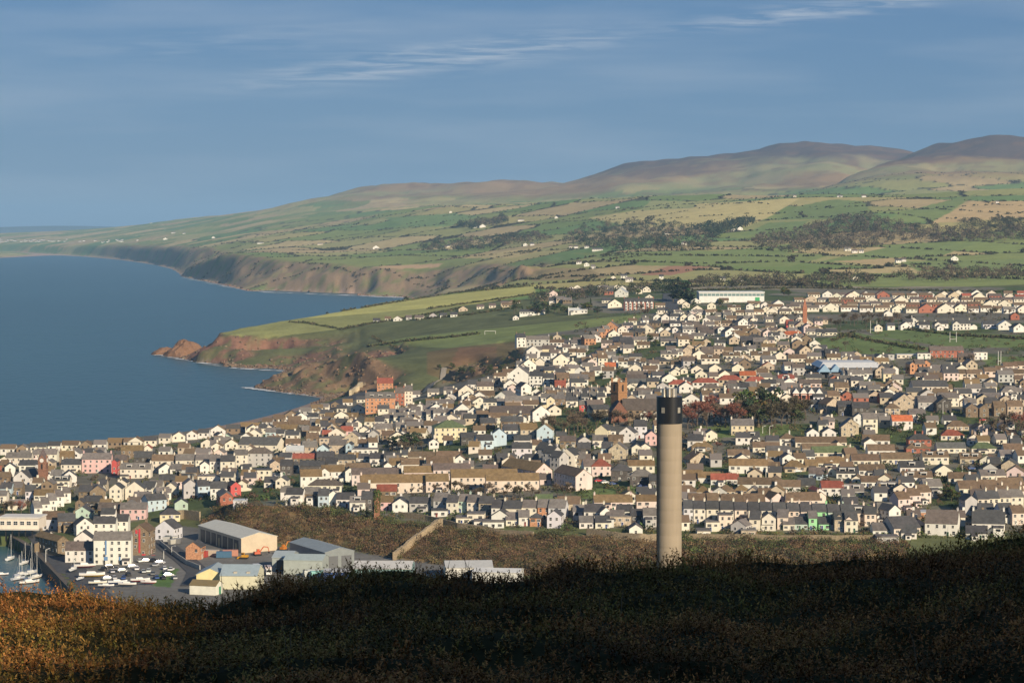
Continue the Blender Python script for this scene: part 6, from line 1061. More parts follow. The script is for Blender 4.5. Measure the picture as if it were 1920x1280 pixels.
def truck(px, py, rz, cab, box, label, L_=6.0):
    P = hit(px, py, 0, 560); o = empty('lorry', (P.x, P.y, P.z), rz); o.scale = (.72,) * 3; tag(o, label, 'lorry')
    m = MB(); m.hull([(2.0, -1.1, .6), (3.9, -1.1, .6), (3.9, 1.1, .6), (2.0, 1.1, .6)], [(2.0, -1.05, 2.7), (3.6, -1.05, 2.7), (3.6, 1.05, 2.7), (2.0, 1.05, 2.7)]); m.build('cab', M_obj, o, cab); m = MB(); m.box(3.62, 3.86, -.95, .95, 1.6, 2.4); m.build('windscreen', M_glass, o)
    m = MB(); m.box(1.9 - L_, 1.9, -1.2, 1.2, 1.0, 3.3); m.build('cargo_box', M_obj, o, box)
    for x in (2.9, 1.9 - L_ * .55, 1.9 - L_ * .8):
        for y in (-1, 1): part('wheel', CW, o, None, (x, y, .48), None, (1.5, 1.5, 1.5))
truck(484, 1074, R(-70), (.5, .5, .5), (.6, .6, .58), 'white lorry beside the pale blue workshop'); truck(503, 1077, R(-80), (.55, .55, .52), (.5, .42, .4), 'pale lorry right of the white lorry'); truck(478, 1085, R(-75), (.35, .38, .4), (.2, .2, .2), 'grey pickup lorry just above the heather', 4)
for px, py, rz, c, lab in [(588, 1066, 8, (.05, .16, .45), 'bright blue container behind the yellow loader'), (584, 1080, 20, (.45, .47, .45), 'pale grey container nearest the heather'), (597, 1082, 20, (.22, .45, .42), 'turquoise container nearest the heather'), (432, 1042, 5, (.42, .20, .14), 'rusty pink container in the works yard'), (420, 1045, 5, (.05, .12, .2), 'dark blue container in the works yard'), (396, 1042, -10, (.45, .38, .3), 'beige container behind the brick workshop'), (375, 1044, -12, (.35, .06, .05), 'red skip container beside the brick workshop')]:
    P = hit(px, py, 0, 560); o = empty('container', (P.x, P.y, P.z), R(rz)); o.scale = (.75,) * 3; tag(o, lab, 'container'); m = MB(); m.box(-3, 3, -1.2, 1.2, .15, 2.5); m.build('box', M_obj, o, c)
    m = MB()
    for k in range(24): m.box(-2.95 + k * .25, -2.85 + k * .25, -1.24, -1.19, .25, 2.4)
    m.build('ribs', M_obj, o, c); m = MB(); m.box(3.0, 3.04, -1.1, 1.1, .25, 2.4); m.build('door', M_obj, o, jit(c))
for k, (px, py) in enumerate([(312, 1015), (318, 1012), (326, 1014), (332, 1018), (322, 1020)]):
    P = hit(px, py, 0, 560); m = MB(); m.hull([(-.9, -.6, 0), (.9, -.6, 0), (.9, .6, 0), (-.9, .6, 0)], [(-1.1, -.75, 1.4), (1.1, -.75, 1.4), (1.1, .75, 1.4), (-1.1, .75, 1.4)]); m.box(-1.12, 1.12, -.77, .77, 1.41, 1.55); o = m.build('waste_bin', M_obj, None, [(.4, .4, .38), (.12, .14, .13), (.45, .44, .4), (.2, .2, .2), (.4, .39, .35)][k]); o.location = P; o.rotation_euler.z = k; tag(o, f'{["grey", "dark green", "pale", "black", "light grey"][k]} waste bin behind the lilac house by works shed', 'bin', 'bins behind the lilac house')
# ivy-clad old chimney on the bank
P = hit(707, 972, 0, 560); k = P.y / F; o = empty('old_chimney', P); tag(o, 'old square brick chimney smothered in green ivy', 'chimney'); hh = 50 * k; m = MB(); m.hull([(-.95, -.95, -.5), (.95, -.95, -.5), (.95, .95, -.5), (-.95, .95, -.5)], [(-.62, -.62, hh), (.62, -.62, hh), (.62, .62, hh), (-.62, .62, hh)]); m.build('stack', M_stone, o, (.26, .13, .08)); IVY = (o, hh)
# street lamps and poles
def lamp(px, py, hpx, label):
    P = hit(px, py, 0, 560); h = hpx * P.y / F; o = empty('street_lamp', P, R(random.uniform(-60, 60))); tag(o, label, 'street lamp', 'street lamps')
    m = MB(); m.tube((0, 0, -.3), (0, 0, h), .11, .07, 6); m.build('post', M_frame, o); m = MB(); m.tube((0, 0, h), (.9, 0, h + .25), .06, .05, 5); m.build('arm', M_frame, o); m = MB(); m.hull([(.7, -.15, h + .2), (1.5, -.15, h + .25), (1.5, .15, h + .25), (.7, .15, h + .2)], [(.8, -.1, h + .38), (1.4, -.1, h + .4), (1.4, .1, h + .4), (.8, .1, h + .38)]); m.build('lantern', M_obj, o, (.4, .4, .4))
for px, py, hp, lab in [(307, 1047, 17, 'pale street lamp at the works road bend'), (322, 1040, 16, 'pale street lamp by the works yard wall'), (86, 1068, 38, 'tall lamp post on the quay beside the boatyard'), (1304, 870, 30, 'tall pale lamp post right of the chimney'), (1332, 925, 16, 'short lamp post in the shaded row'), (1436, 895, 18, 'lamp post before the long bungalow'), (1565, 835, 22, 'lamp post beside the gabled white pair'), (1578, 938, 24, 'lamp post behind the green terrace house'), (1564, 935, 12, 'short lamp post behind the terrace'), (1844, 815, 22, 'white lamp post on the side road'), (1804, 885, 16, 'lamp post in the middle bungalow row'), (1443, 815, 16, 'lamp post right of the yellow villa'), (1430, 812, 12, 'short post by the yellow villa'), (1768, 775, 22, 'pale mast before the stone villas'), (1916, 825, 20, 'lamp post at the right edge under trees'), (1446, 655, 14, 'lamp post in the middle of upper town'), (1018, 735, 12, 'lamp post below the white bay houses'), (1101, 660, 12, 'lamp post below the salmon terrace')]: lamp(px, py, hp, lab)
# rugby and football posts
def posts(px, py, hpx, wpx, label):
    P = hit(px, py, 0, 560); k = P.y / F; h, w_ = hpx * k, wpx * k / 2; o = empty('rugby_posts', P); tag(o, label, 'goalposts')
    for s_ in (-1, 1): m = MB(); m.tube((s_ * w_, 0, -.2), (s_ * w_, 0, h), .16, .12, 6); m.build('upright', M_frame, o)
    m = MB(); m.tube((-w_, 0, h * .28), (w_, 0, h * .28), .1); m.build('crossbar', M_frame, o)
posts(1638, 624, 23, 12, 'white rugby posts at the far hedge'); posts(1787, 641, 19, 12, 'white rugby posts on the middle pitch'); posts(1874, 684, 26, 5, 'tall white posts beside the long brown rows')
P = hit(919, 627, 0, 560); k = P.y / F; o = empty('football_goal', P); tag(o, 'white football goal on the green above the cliffs', 'goalposts')
for s_ in (-1, 1): m = MB(); m.tube((s_ * 3.6, 0, -.1), (s_ * 3.6, 0, 2.4), .12); m.build('upright', M_frame, o)
m = MB(); m.tube((-3.6, 0, 2.4), (3.6, 0, 2.4), .12); m.build('crossbar', M_frame, o)
# ------------------------------------------------------------------ plants
def leaf_cloud(cen, rad, n_per, size, cols, shell=0.45, upright=False, cvar=0.35):
    """n_per small faces spread through each ellipsoid"""
    cen = np.asarray(cen, float); Nn = len(cen); rad = np.asarray(rad, float); cols = np.asarray(cols, float)
    T = Nn * n_per; d = RNG.normal(size=(T, 3)); d /= np.linalg.norm(d, axis=1)[:, None]; r = shell + (1 - shell) * RNG.random(T) ** 0.5
    d[:, 2] = np.abs(d[:, 2]) * np.where(RNG.random(T) < 0.82, 1, -0.5)
    rr = np.repeat(rad, n_per, 0); P = np.repeat(cen, n_per, 0) + d * r[:, None] * rr
    a = RNG.normal(size=(T, 3)); a /= np.linalg.norm(a, axis=1)[:, None]; nrm = d + 0.7 * RNG.normal(size=(T, 3)); u = np.cross(a, nrm); u /= np.linalg.norm(u, axis=1)[:, None] + 1e-9; w = np.cross(nrm, u); w /= np.linalg.norm(w, axis=1)[:, None] + 1e-9
    s = (np.repeat(np.broadcast_to(np.asarray(size, float), (Nn,)), n_per) * RNG.uniform(.6, 1.4, T))[:, None]
    V = np.stack([P - u * s - w * s * .4, P + u * s * .3 - w * s, P + u * s + w * s * .5, P - u * s * .2 + w * s], 1).reshape(-1, 3)
    Fc = np.arange(T * 4).reshape(-1, 4); k = (1 + cvar * RNG.normal(size=T) * .6).clip(.35, 1.8)[:, None]
    Cc = np.repeat(np.repeat(cols, n_per, 0) * k, 4, 0)
    return V, Fc, Cc
M_leaf = mat('foliage', 'col', 0.9, 0.15, 1.5, spec=0.15)
M_bark = mat('bark', (0.10, 0.08, 0.06), 0.95, 0.3, 3)
def bare_tree_meshes(seed, H=10, tint=(0.15, 0.115, 0.08), twigs=900, spread=1.0):
    rnd = random.Random(seed); m = MB(); tw = []
    def grow(p, d, l, r, lev):
        q = p + d * l; m.tube(p, q, r, r * .62, 5 if lev < 2 else 3)
        if lev >= 4: tw.append((q, d)); return
        for i in range(rnd.choice([2, 3, 3])):
            ax = Vector((rnd.gauss(0, 1), rnd.gauss(0, 1), rnd.gauss(0, .6))).normalized(); nd = (d + ax * (.55 + .12 * lev) * spread + Vector((0, 0, .12))).normalized(); grow(q, nd, l * rnd.uniform(.62, .84), r * .6, lev + 1)
            if lev > 1: tw.append((p + d * l * rnd.random(), nd))
    grow(Vector((0, 0, -.4)), Vector((0, 0, 1)), H * .26, H * .028, 0)
    trunk = m.mesh('trunk', M_bark); V, Fc, Cc = [], [], []
    per = max(1, twigs // len(tw))
    for q, d in tw:
        for k in range(per):
            nd = (d + Vector((rnd.gauss(0, 1), rnd.gauss(0, 1), rnd.gauss(.2, .8))) * .6).normalized(); l = H * rnd.uniform(.05, .12); sd_ = nd.cross(Vector((rnd.gauss(0, 1), rnd.gauss(0, 1), rnd.gauss(0, 1)))).normalized() * H * rnd.uniform(.003, .008)
            i = len(V); V += [q - sd_, q + sd_, q + nd * l + sd_ * .6, q + nd * l - sd_ * .6]; Fc.append((i, i + 1, i + 2, i + 3)); c = rnd.uniform(.65, 1.35); Cc += [tuple(x * c for x in tint)] * 4
    o = big_mesh('crown', [tuple(v) for v in V], Fc, M_leaf, Cc); me = o.data; bpy.data.objects.remove(o); return trunk, me
def leafy_meshes(seed, H, col, kind):
    rnd = random.Random(seed); m = MB(); m.tube((0, 0, -.4), (0, 0, H * .55), H * .03, H * .015, 6)
    cs, rs_ = [], []
    if kind == 'cone':
        for k in range(16): z = H * (.18 + .78 * k / 15); rr = H * .2 * (1.08 - k / 15); a = rnd.uniform(0, 6.28); cs.append((math.cos(a) * rr * .5, math.sin(a) * rr * .5, z)); rs_.append((rr * .8, rr * .8, H * .06))
    elif kind == 'pine':
        for k in range(9): a = rnd.uniform(0, 6.28); rr = H * .27 * rnd.random(); cs.append((math.cos(a) * rr, math.sin(a) * rr, H * rnd.uniform(.58, .95))); rs_.append((H * .17, H * .17, H * .08)); m.tube((0, 0, H * .45), cs[-1], H * .012, H * .006, 4)
    else:
        for k in range(14): a = rnd.uniform(0, 6.28); rr = H * .33 * math.sqrt(rnd.random()); cs.append((math.cos(a) * rr, math.sin(a) * rr, H * rnd.uniform(.25, .86))); rs_.append((H * rnd.uniform(.13, .2),) * 2 + (H * rnd.uniform(.1, .15),)); m.tube((0, 0, H * .2), cs[-1], H * .012, H * .006, 4)
    cols = [tuple(x * rnd.uniform(.7, 1.3) for x in col) for _ in cs]; V, Fc, Cc = leaf_cloud(cs, rs_, 70, H * .03, cols, .4)
    o = big_mesh('crown', V, Fc, M_leaf, Cc); me = o.data; bpy.data.objects.remove(o); return m.mesh('trunk', M_bark), me
TREES = {'bare': [bare_tree_meshes(s, 10) for s in (1, 2, 3, 4)], 'red': [bare_tree_meshes(s, 10, (0.24, 0.10, 0.07), 1100) for s in (5, 6)], 'dark': [bare_tree_meshes(s, 10, (0.095, 0.08, 0.05), 1500) for s in (7, 8, 9)],
         'cone': [leafy_meshes(11, 10, (0.035, 0.05, 0.025), 'cone'), leafy_meshes(12, 10, (0.03, 0.045, 0.025), 'cone')], 'pine': [leafy_meshes(13, 10, (0.04, 0.055, 0.03), 'pine'), leafy_meshes(14, 10, (0.035, 0.05, 0.03), 'pine')], 'bush': [leafy_meshes(s, 10, c, 'round') for s, c in ((15, (0.06, 0.075, 0.03)), (16, (0.085, 0.095, 0.035)), (17, (0.045, 0.06, 0.03)))]}
TW = {'bare': ('bare_tree', 'bare brown tree'), 'red': ('bare_tree', 'reddish bare tree'), 'dark': ('bare_tree', 'dark twiggy tree'), 'cone': ('conifer', 'dark conifer'), 'pine': ('pine_tree', 'dark pine'), 'bush': ('evergreen_tree', 'round evergreen')}
def trees(phrase, items, spec=None):
    items = sorted(items)
    for i, (px, py, hp, kind) in enumerate(items):
        P = hit(px, py, 0, 560)
        if P is None: continue
        h = hp * P.y / F; s_ = h / 10; tm, cm = random.choice(TREES[kind]); nm, w_ = TW[kind]; o = empty(nm, (P.x, P.y, P.z), random.uniform(0, 6.28)); wd = random.uniform(.95, 1.3)
        part('trunk', tm, o, None, None, None, (s_ * wd, s_ * wd, s_)); part('crown', cm, o, None, None, None, (s_ * wd, s_ * wd, s_))
        n = len(items); pos = '' if n == 1 else ('leftmost ' if i == 0 else 'rightmost ' if i == n - 1 else f'{ORD[i]} from left ')
        tag(o, f'{w_}, {pos}{phrase}' if n > 1 else f'{w_} {phrase}', 'tree', phrase if n > 1 else None)
def rowt(x0, x1, y0, y1, n, h, kinds): return [(x0 + (x1 - x0) * (k + random.uniform(.1, .9)) / n, random.uniform(y0, y1), h * random.uniform(.75, 1.2), random.choice(kinds)) for k in range(n)]
trees('beside the waterside flats', [(8, 966, 34, 'bare'), (24, 968, 38, 'bare'), (40, 966, 36, 'red'), (55, 960, 30, 'bare')])
trees('in the grove left of church', rowt(1008, 1120, 806, 818, 11, 46, ['bare', 'dark', 'bare']))
trees('in front of the church', rowt(1132, 1230, 790, 800, 9, 30, ['bare', 'bare', 'red']))
trees('in the reddish copse right of chimney', rowt(1284, 1390, 790, 806, 12, 56, ['red', 'bare', 'red', 'bare']))
trees('in the dark copse behind yellow villa', rowt(1380, 1512, 786, 806, 15, 58, ['dark', 'dark', 'dark', 'bush']))
trees('behind the yellow villa row', rowt(1390, 1500, 765, 772, 8, 34, ['dark', 'bush', 'bare']))
trees('beside the cream hall', rowt(728, 800, 838, 850, 7, 30, ['bush', 'bare', 'bush', 'bare']))
trees('below the beige flats', rowt(862, 1012, 925, 938, 14, 27, ['bare', 'bare', 'dark']))
trees('before the right-hand pink gable', [(1045, 934, 36, 'bare'), (1058, 936, 42, 'bare'), (1070, 934, 30, 'dark')])
trees('below the mossy pink flats', rowt(745, 858, 918, 928, 12, 22, ['bare', 'dark', 'bush']))
trees('at the right edge above bungalows', rowt(1862, 1935, 812, 826, 6, 46, ['bare', 'bare', 'red']))
trees('behind the grey-gabled terrace', [(1772, 938, 26, 'bush'), (1784, 940, 30, 'bush'), (1760, 940, 20, 'dark'), (1795, 940, 22, 'bush')])
trees('among the right-hand bungalows', [(1676, 812, 16, 'bush'), (1690, 808, 18, 'bush'), (1727, 796, 22, 'bush'), (1745, 815, 14, 'bare'), (1757, 828, 16, 'bush'), (1802, 822, 14, 'bush'), (1722, 865, 10, 'cone'), (1678, 862, 14, 'bush'), (1650, 884, 12, 'bush'), (1770, 902, 14, 'red'), (1558, 925, 14, 'bush'), (1548, 898, 20, 'cone'), (1345, 842, 18, 'red'), (1420, 840, 14, 'bush'), (1352, 862, 12, 'bush'), (1835, 820, 12, 'bush')])
trees('in the conifers at road top', [(1262, 566, 42, 'cone'), (1272, 566, 46, 'cone'), (1282, 565, 40, 'pine'), (1290, 566, 36, 'cone'), (1298, 567, 26, 'cone')])
trees('in front of the white warehouse', [(1318, 562, 14, 'pine'), (1341, 562, 20, 'pine'), (1352, 561, 16, 'pine'), (1390, 562, 14, 'pine'), (1402, 562, 18, 'pine'), (1470, 556, 18, 'bush'), (1478, 556, 16, 'bush')])
trees('in the bare belt by rugby field', rowt(1556, 1706, 605, 618, 18, 26, ['bare', 'bare', 'dark']) + rowt(1775, 1925, 590, 598, 12, 18, ['bare', 'dark']))
trees('around the villas above green', rowt(958, 1125, 580, 592, 18, 20, ['bush', 'bush', 'cone', 'pine']) + [(1200, 590, 26, 'bare'), (1212, 598, 28, 'bare'), (1195, 555, 16, 'bush')])
trees('among the upper town roofs', [(1335, 600, 16, 'bush'), (1350, 596, 18, 'bush'), (1300, 575, 14, 'bush'), (1350, 575, 16, 'bush'), (1455, 600, 18, 'bare'), (1470, 602, 20, 'bare'), (1490, 600, 18, 'bare'), (1230, 650, 16, 'bush'), (1220, 640, 14, 'bush'), (1395, 672, 16, 'bush'), (1530, 672, 16, 'bush'), (1160, 705, 14, 'bush'), (1130, 712, 14, 'bush'), (1585, 655, 20, 'bare'), (1635, 665, 16, 'bare'), (1700, 700, 18, 'dark'), (1720, 705, 16, 'dark'), (1772, 706, 14, 'cone'), (1820, 680, 20, 'bare'), (1605, 722, 22, 'dark'), (1450, 745, 12, 'cone'), (1420, 748, 14, 'bush'), (1300, 690, 10, 'bush')])
trees('growing beside the ivy-clad chimney', [(688, 972, 22, 'cone'), (694, 974, 18, 'bush')])
trees('in the gully above the beach', rowt(820, 960, 690, 706, 9, 13, ['bush', 'dark', 'bush']))
# scrub, hedges, woods, gardens: each one mass that nobody could count
def ground_pts(n, poly, ymin=560, ymax=6000):
    xs = [p[0] for p in poly]; ys = [p[1] for p in poly]; out = []
    x = RNG.uniform(min(xs), max(xs), n * 3); y = RNG.uniform(min(ys), max(ys), n * 3); k = in_poly(x, y, poly)
    for a, b_ in list(zip(x[k], y[k]))[:n]:
        P = hit(a, b_, 0, ymin)
        if P is not None and P.y < ymax: out.append(P)
    return out
def mass(name, label, cat, pts, r0, r1, n_per, cols, flat=.7, size=.16, sink=.15, shell=.35, cvar=.4):
    r = RNG.uniform(r0, r1, len(pts)); cols = np.array(cols)[RNG.integers(0, len(cols), len(pts))] * RNG.uniform(.75, 1.25, (len(pts), 1))
    c = np.array([(p[0], p[1], p[2] + rr * sink) for p, rr in zip(pts, r)]); V, Fc, Cc = leaf_cloud(c, np.stack([r, r, r * flat], 1), n_per, r * size, cols, shell, cvar=cvar)
    o = big_mesh(name, V, Fc, M_leaf, Cc); tag(o, label, cat, kind='stuff'); return o
SCRUB = [(0.15, 0.098, 0.05), (0.17, 0.115, 0.058), (0.11, 0.065, 0.042), (0.10, 0.09, 0.04), (0.085, 0.068, 0.038), (0.19, 0.14, 0.075), (0.075, 0.08, 0.033), (0.14, 0.082, 0.048)]
pts = ground_pts(3600, bank_pts)
mass('bank_scrub', 'brown bracken and bramble scrub covering the river bank', 'scrub', pts, .7, 1.9, 64, SCRUB, .75, .085)
mass('bank_thicket', 'dark bramble and thorn thickets on the river bank', 'scrub', ground_pts(230, bank_pts), 1.6, 3.4, 110, [(0.065, 0.07, 0.03), (0.10, 0.062, 0.04), (0.08, 0.058, 0.036), (0.055, 0.06, 0.028)], .75, .06, .25)
pts = ground_pts(260, [(1240, 1000), (1700, 1000), (1700, 1040), (1240, 1040)]) + ground_pts(120, [(560, 948), (760, 972), (740, 985), (560, 960)])
mass('bank_gorse', 'green gorse and bramble below the long terrace', 'scrub', pts, .8, 2.2, 60, [(0.09, 0.12, 0.035), (0.08, 0.09, 0.035), (0.15, 0.10, 0.05), (0.07, 0.085, 0.035)], .8, .09)
# gardens: shrubs between the houses
hx_ = np.array([(a, b_, r) for a, b_, r in HOUSES]); gp = []
tpoly = [(0, 850), (250, 840), (560, 775), (660, 760), (860, 740), (990, 640), (1100, 600), (1230, 575), (1500, 565), (1920, 570), (1990, 600), (1990, 1010), (1240, 1005), (880, 985), (700, 965), (560, 945), (420, 940), (0, 980)]
for P in ground_pts(6500, tpoly):
    if np.min(np.hypot(hx_[:, 0] - P.x, hx_[:, 1] - P.y) - hx_[:, 2] * .85) > 0.6: gp.append(P)
mass('garden_shrubs', 'hedges and shrubs filling the gardens of the town', 'shrubs', gp, .6, 1.9, 26, [(0.07, 0.085, 0.03), (0.05, 0.06, 0.028), (0.11, 0.085, 0.05), (0.12, 0.11, 0.045), (0.09, 0.06, 0.04), (0.06, 0.09, 0.03)], .85, .17)
# hedgerows of the fields and headland
N_ = 700000; u_ = RNG.uniform(-.24, .24, N_); y_ = np.exp(RNG.uniform(math.log(1960), math.log(6500), N_)); x_ = u_ * y_; z_ = HT(x_, y_)
ok = z_ > 3; fx_ = x_ * math.cos(fa) + y_ * math.sin(fa); fy_ = -x_ * math.sin(fa) + y_ * math.cos(fa); _, ed = field_cells(fx_, fy_); ok &= ed < 3.2
pxh, pyh = pix_of(x_, y_, z_); ok &= ~(in_poly(pxh, pyh, [(395, 624), (600, 588), (730, 566), (1010, 532), (1000, 552), (640, 616)]))
hp = np.stack([x_, y_, z_], 1)[ok][:11000]
mass('hedgerows', 'dark hedges dividing the fields behind the town', 'hedge', hp, 1.2, 2.8, 7, [(0.04, 0.04, 0.022), (0.06, 0.05, 0.03), (0.05, 0.055, 0.026)], .8, .4)
hl = []
for line_ in [[(405, 622), (500, 604), (600, 590), (730, 569), (850, 550), (1000, 536)], [(545, 604), (575, 606), (610, 612), (640, 618)], [(640, 618), (700, 606), (800, 590), (870, 578)], [(690, 650), (760, 640), (850, 632), (900, 626)], [(700, 632), (712, 640), (745, 652)], [(780, 600), (880, 590), (960, 578)], [(1530, 622), (1600, 632), (1680, 648), (1730, 656)], [(1640, 612), (1700, 618), (1800, 630), (1930, 636)], [(1560, 640), (1600, 625)], [(1000, 552), (900, 566), (800, 580)], [(1300, 545), (1500, 540), (1700, 545), (1920, 548)]]:
    for (a0, b0), (a1, b1) in zip(line_[:-1], line_[1:]):
        for s_ in np.arange(0, 1, 2.2 / math.hypot(a1 - a0, b1 - b0)):
            P = hit(a0 + (a1 - a0) * s_ + random.uniform(-1, 1), b0 + (b1 - b0) * s_ + random.uniform(-.5, .5), 0, 560)
            if P: hl.append(P)
mass('headland_hedges', 'low dark hedges on the headland and playing fields', 'hedge', hl, .9, 2.0, 16, [(0.06, 0.06, 0.03), (0.09, 0.075, 0.04), (0.07, 0.08, 0.03)], .8, .3)
# far woods
wd = []
def wood(poly, n, cols, r0, r1, label, name='woodland', n_per=60):
    pts = ground_pts(n, poly, 1500, 7000); mass(name, label, 'wood', pts, r0, r1, n_per, cols, 1.0, .12, .6, .3, .25)
EV = [(0.028, 0.042, 0.022), (0.035, 0.05, 0.025), (0.05, 0.055, 0.03)]; BR = [(0.125, 0.10, 0.068), (0.11, 0.09, 0.062), (0.095, 0.082, 0.055), (0.06, 0.062, 0.036)]
wood([(1050, 455), (1080, 430), (1180, 415), (1270, 420), (1300, 430), (1350, 440), (1330, 470), (1180, 475), (1110, 468)], 420, EV + BR[:1], 3.6, 6.5, 'dark pine wood left of the white farmhouse')
wood([(1400, 448), (1500, 432), (1580, 408), (1640, 408), (1700, 425), (1790, 432), (1920, 430), (1990, 445), (1900, 452), (1690, 455), (1600, 472), (1480, 478), (1420, 462)], 750, BR + BR[:2] + EV[2:], 3.2, 6.5, 'brown leafless wood on the hill behind fields')
wood([(1300, 432), (1400, 412), (1420, 420), (1340, 446)], 90, EV, 5, 8, 'dark trees around the white hill farm', 'spinney'); wood([(850, 425), (940, 408), (960, 418), (880, 432)], 70, EV + BR, 6, 9, 'dark spinney beside the far white farm', 'spinney')
wood([(780, 462), (1000, 440), (1040, 450), (900, 470), (800, 474)], 160, BR + EV, 5, 8, 'wooded lane running up the valley', 'tree_belt'); wood([(1290, 540), (1300, 525), (1460, 520), (1640, 518), (1640, 534), (1450, 540)], 190, BR + EV[2:], 2.5, 5, 'bare tree belt behind the warehouse', 'tree_belt')
wood([(1640, 520), (1750, 505), (1990, 508), (1990, 520), (1750, 530)], 170, BR + EV[2:], 2.5, 5, 'bare hedgerow trees below the right-hand fields', 'tree_belt'); wood([(1790, 414), (1990, 408), (1990, 432), (1800, 432)], 200, [(0.05, 0.055, 0.03), (0.07, 0.06, 0.035)], 2.5, 5, 'dark gorse slope at the right edge', 'gorse_slope')
wood([(1210, 545), (1260, 530), (1300, 545), (1250, 556)], 40, EV, 3, 5, 'dark shrubbery at the top of town', 'spinney'); wood([(990, 555), (1140, 540), (1230, 535), (1230, 548), (1000, 572)], 90, EV + BR, 2.5, 4.5, 'trees among the hilltop houses', 'tree_belt')
wood([(840, 690), (900, 665), (970, 650), (960, 690), (870, 722), (835, 730)], 260, [(0.06, 0.06, 0.03), (0.09, 0.07, 0.04), (0.05, 0.06, 0.03)], 1.2, 2.6, 'dark scrub filling the gully above the beach', 'gully_scrub', 40)
o, hh = IVY
V, Fc, Cc = leaf_cloud([(0, 0, hh * .25 + hh * .75 * k / 9) for k in range(10)], [(1.15, 1.15, .9)] * 10, 150, .16, [(0.07, 0.10, 0.03)] * 10, .75); q = big_mesh('ivy', V, Fc, M_leaf, Cc); q.parent = o
# ------------------------------------------------------------------ heather and gorse in the foreground
def shoots(n, ylo, yhi, hmin, hmax, leaves, cols, lw, power=1.0, mask=None):
    y = ylo + (yhi - ylo) * RNG.random(n) ** power; x = (RNG.random(n) - .5) * 2 * (0.30 * y + 0.6)
    if mask is not None: k = mask(x, y); x, y = x[k], y[k]; n = len(x)
    z = hill(x, y); h = RNG.uniform(hmin, hmax, n) * (0.55 + 0.9 * fbm(x / .8 + 9, y / .8, 3)); lean = RNG.normal(size=(n, 2)) * .35
    cp = np.array(cols)[RNG.integers(0, len(cols), n)]; patch = fbm(x / 1.3 + 60, y / 1.3 + 20, 3)
    V, Cc = [], []
    t = (np.arange(leaves) + .6) / leaves
    tt = np.repeat(t[None], n, 0) + RNG.normal(size=(n, leaves)) * .08; tt = tt.clip(.12, 1.02)
    px = x[:, None] + lean[:, :1] * h[:, None] * tt ** 1.5; py = y[:, None] + lean[:, 1:] * h[:, None] * tt ** 1.5; pz = z[:, None] - .03 + h[:, None] * tt
    az = RNG.uniform(0, 6.283, (n, leaves)); up = RNG.uniform(-.1, 1.1, (n, leaves)); l = lw[1] * RNG.uniform(.6, 1.5, (n, leaves)); w = lw[0] * RNG.uniform(.6, 1.4, (n, leaves))
    dx, dy, dz = np.cos(az) * np.cos(up), np.sin(az) * np.cos(up), np.sin(up); sx, sy = -np.sin(az), np.cos(az)
    P = np.stack([px, py, pz], -1); D_ = np.stack([dx, dy, dz], -1) * l[..., None]; S_ = np.stack([sx, sy, np.zeros_like(sx)], -1) * w[..., None]
    V = np.stack([P - S_, P + S_, P + D_], 2).reshape(-1, 3)
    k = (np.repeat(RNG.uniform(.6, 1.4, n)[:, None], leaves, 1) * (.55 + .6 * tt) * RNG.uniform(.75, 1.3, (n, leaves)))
    green = np.array((0.075, 0.078, 0.026)); brown = np.array((0.15, 0.07, 0.036)); pw = sm((patch - .30) / .25)[:, None]
    base = (cp * .5 + .5 * (green * (1 - pw) + brown * pw)) * np.array((1.85, 1.4, .8)) * (.55 + .9 * sm((fbm(x / .7 + 11, y / .5 + 4, 3) - .3) / .4))[:, None]
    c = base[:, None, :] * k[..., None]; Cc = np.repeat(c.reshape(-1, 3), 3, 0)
    return V, np.arange(len(V)).reshape(-1, 3), Cc
HEA = [(0.11, 0.06, 0.032), (0.085, 0.075, 0.03), (0.06, 0.07, 0.024), (0.15, 0.085, 0.045), (0.07, 0.055, 0.03), (0.17, 0.11, 0.06)]
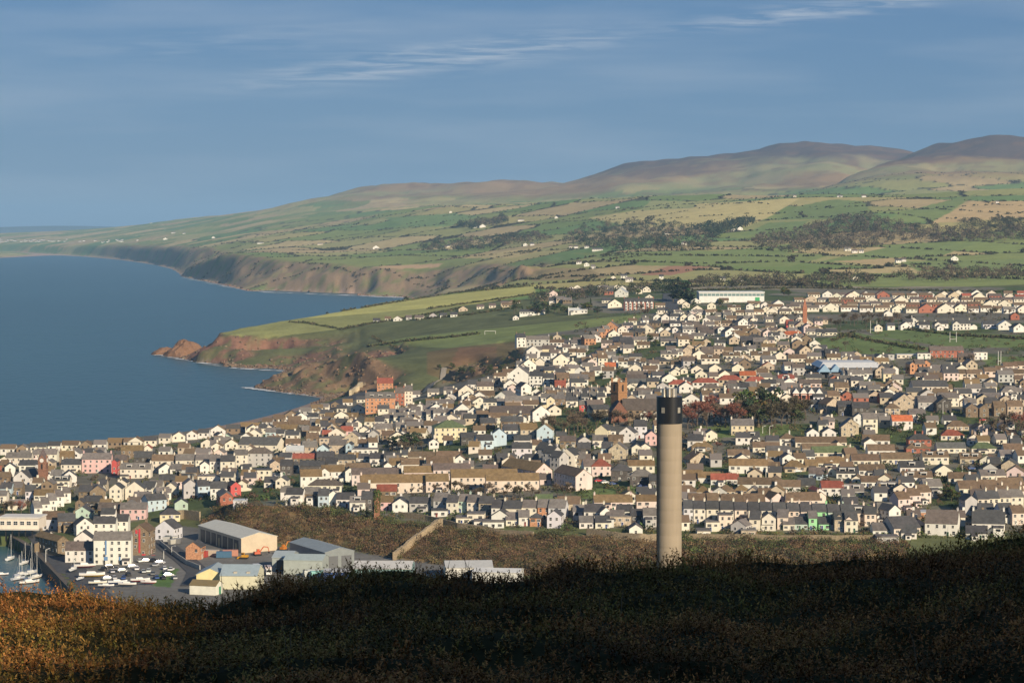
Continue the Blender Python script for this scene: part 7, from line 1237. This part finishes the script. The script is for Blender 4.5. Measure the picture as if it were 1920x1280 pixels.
for nm, lab, n, a in [('heather', 'dark brown and green heather covering the foreground slope', 62000, dict(ylo=8.6, yhi=22.0, hmin=.05, hmax=.16, leaves=14, cols=HEA, lw=(.006, .02))),
                      ('gorse_thicket', 'taller dark gorse shoots along the crest of heath', 3600, dict(ylo=17.0, yhi=21.5, hmin=.07, hmax=.17, leaves=26, mask=lambda x, y: (fbm(x / 1.4 + 3, y / 1.4, 3) > .5) & (x > -.12 * y), cols=[(0.10, 0.06, 0.035), (0.075, 0.07, 0.03), (0.14, 0.085, 0.045)], lw=(.006, .034)))]:
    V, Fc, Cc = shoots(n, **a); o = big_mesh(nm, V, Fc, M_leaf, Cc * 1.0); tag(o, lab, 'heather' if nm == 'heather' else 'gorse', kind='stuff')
# dead stalks and dry grass
n = 420; y = RNG.uniform(9, 21, n); x = (RNG.random(n) - .5) * 2 * (.28 * y + .5); kk = fbm(x / 1.1, y / 1.1, 3) > .52; x, y = x[kk], y[kk]; n = len(x); z = hill(x, y); h = RNG.uniform(.12, .34, n); l = RNG.normal(size=(n, 2)) * .16 * h[:, None]; w = .0012 + .0012 * RNG.random(n)
V = np.stack([np.stack([x - w, y, z], 1), np.stack([x + w, y, z], 1), np.stack([x + l[:, 0] * .5 + w, y + l[:, 1] * .5, z + h * .6], 1), np.stack([x + l[:, 0] * 1.3, y + l[:, 1] * 1.3, z + h], 1), np.stack([x + l[:, 0] * .5 - w, y + l[:, 1] * .5, z + h * .6], 1)], 1).reshape(-1, 3)
o = big_mesh('dry_grass', V, np.arange(len(V)).reshape(-1, 5), M_leaf, np.repeat(np.array([(0.17, 0.13, 0.085)]) * RNG.uniform(.5, 1.3, (n, 1)), 5, 0)); tag(o, 'thin dead grass stalks standing in the heather', 'grass', kind='stuff')
HAZE = 4.8e-5
# ------------------------------------------------------------------ air
m_haze = bpy.data.materials.new('haze'); m_haze.use_nodes = True
ht = m_haze.node_tree
for n in list(ht.nodes): ht.nodes.remove(n)
pv = N('ShaderNodeVolumePrincipled', ht); pv.inputs['Color'].default_value = (0.38, 0.67, 1.0, 1); pv.inputs['Density'].default_value = HAZE; pv.inputs['Anisotropy'].default_value = 0.0
mo = N('ShaderNodeOutputMaterial', ht); ht.links.new(pv.outputs[0], mo.inputs['Volume'])
hb = MB(); hb.box(-46000, 46000, -1500, 46000, -12, 560)
ho = hb.build('haze', m_haze); tag(ho, 'pale blue sea air hazing the far hills', 'haze', kind='stuff')
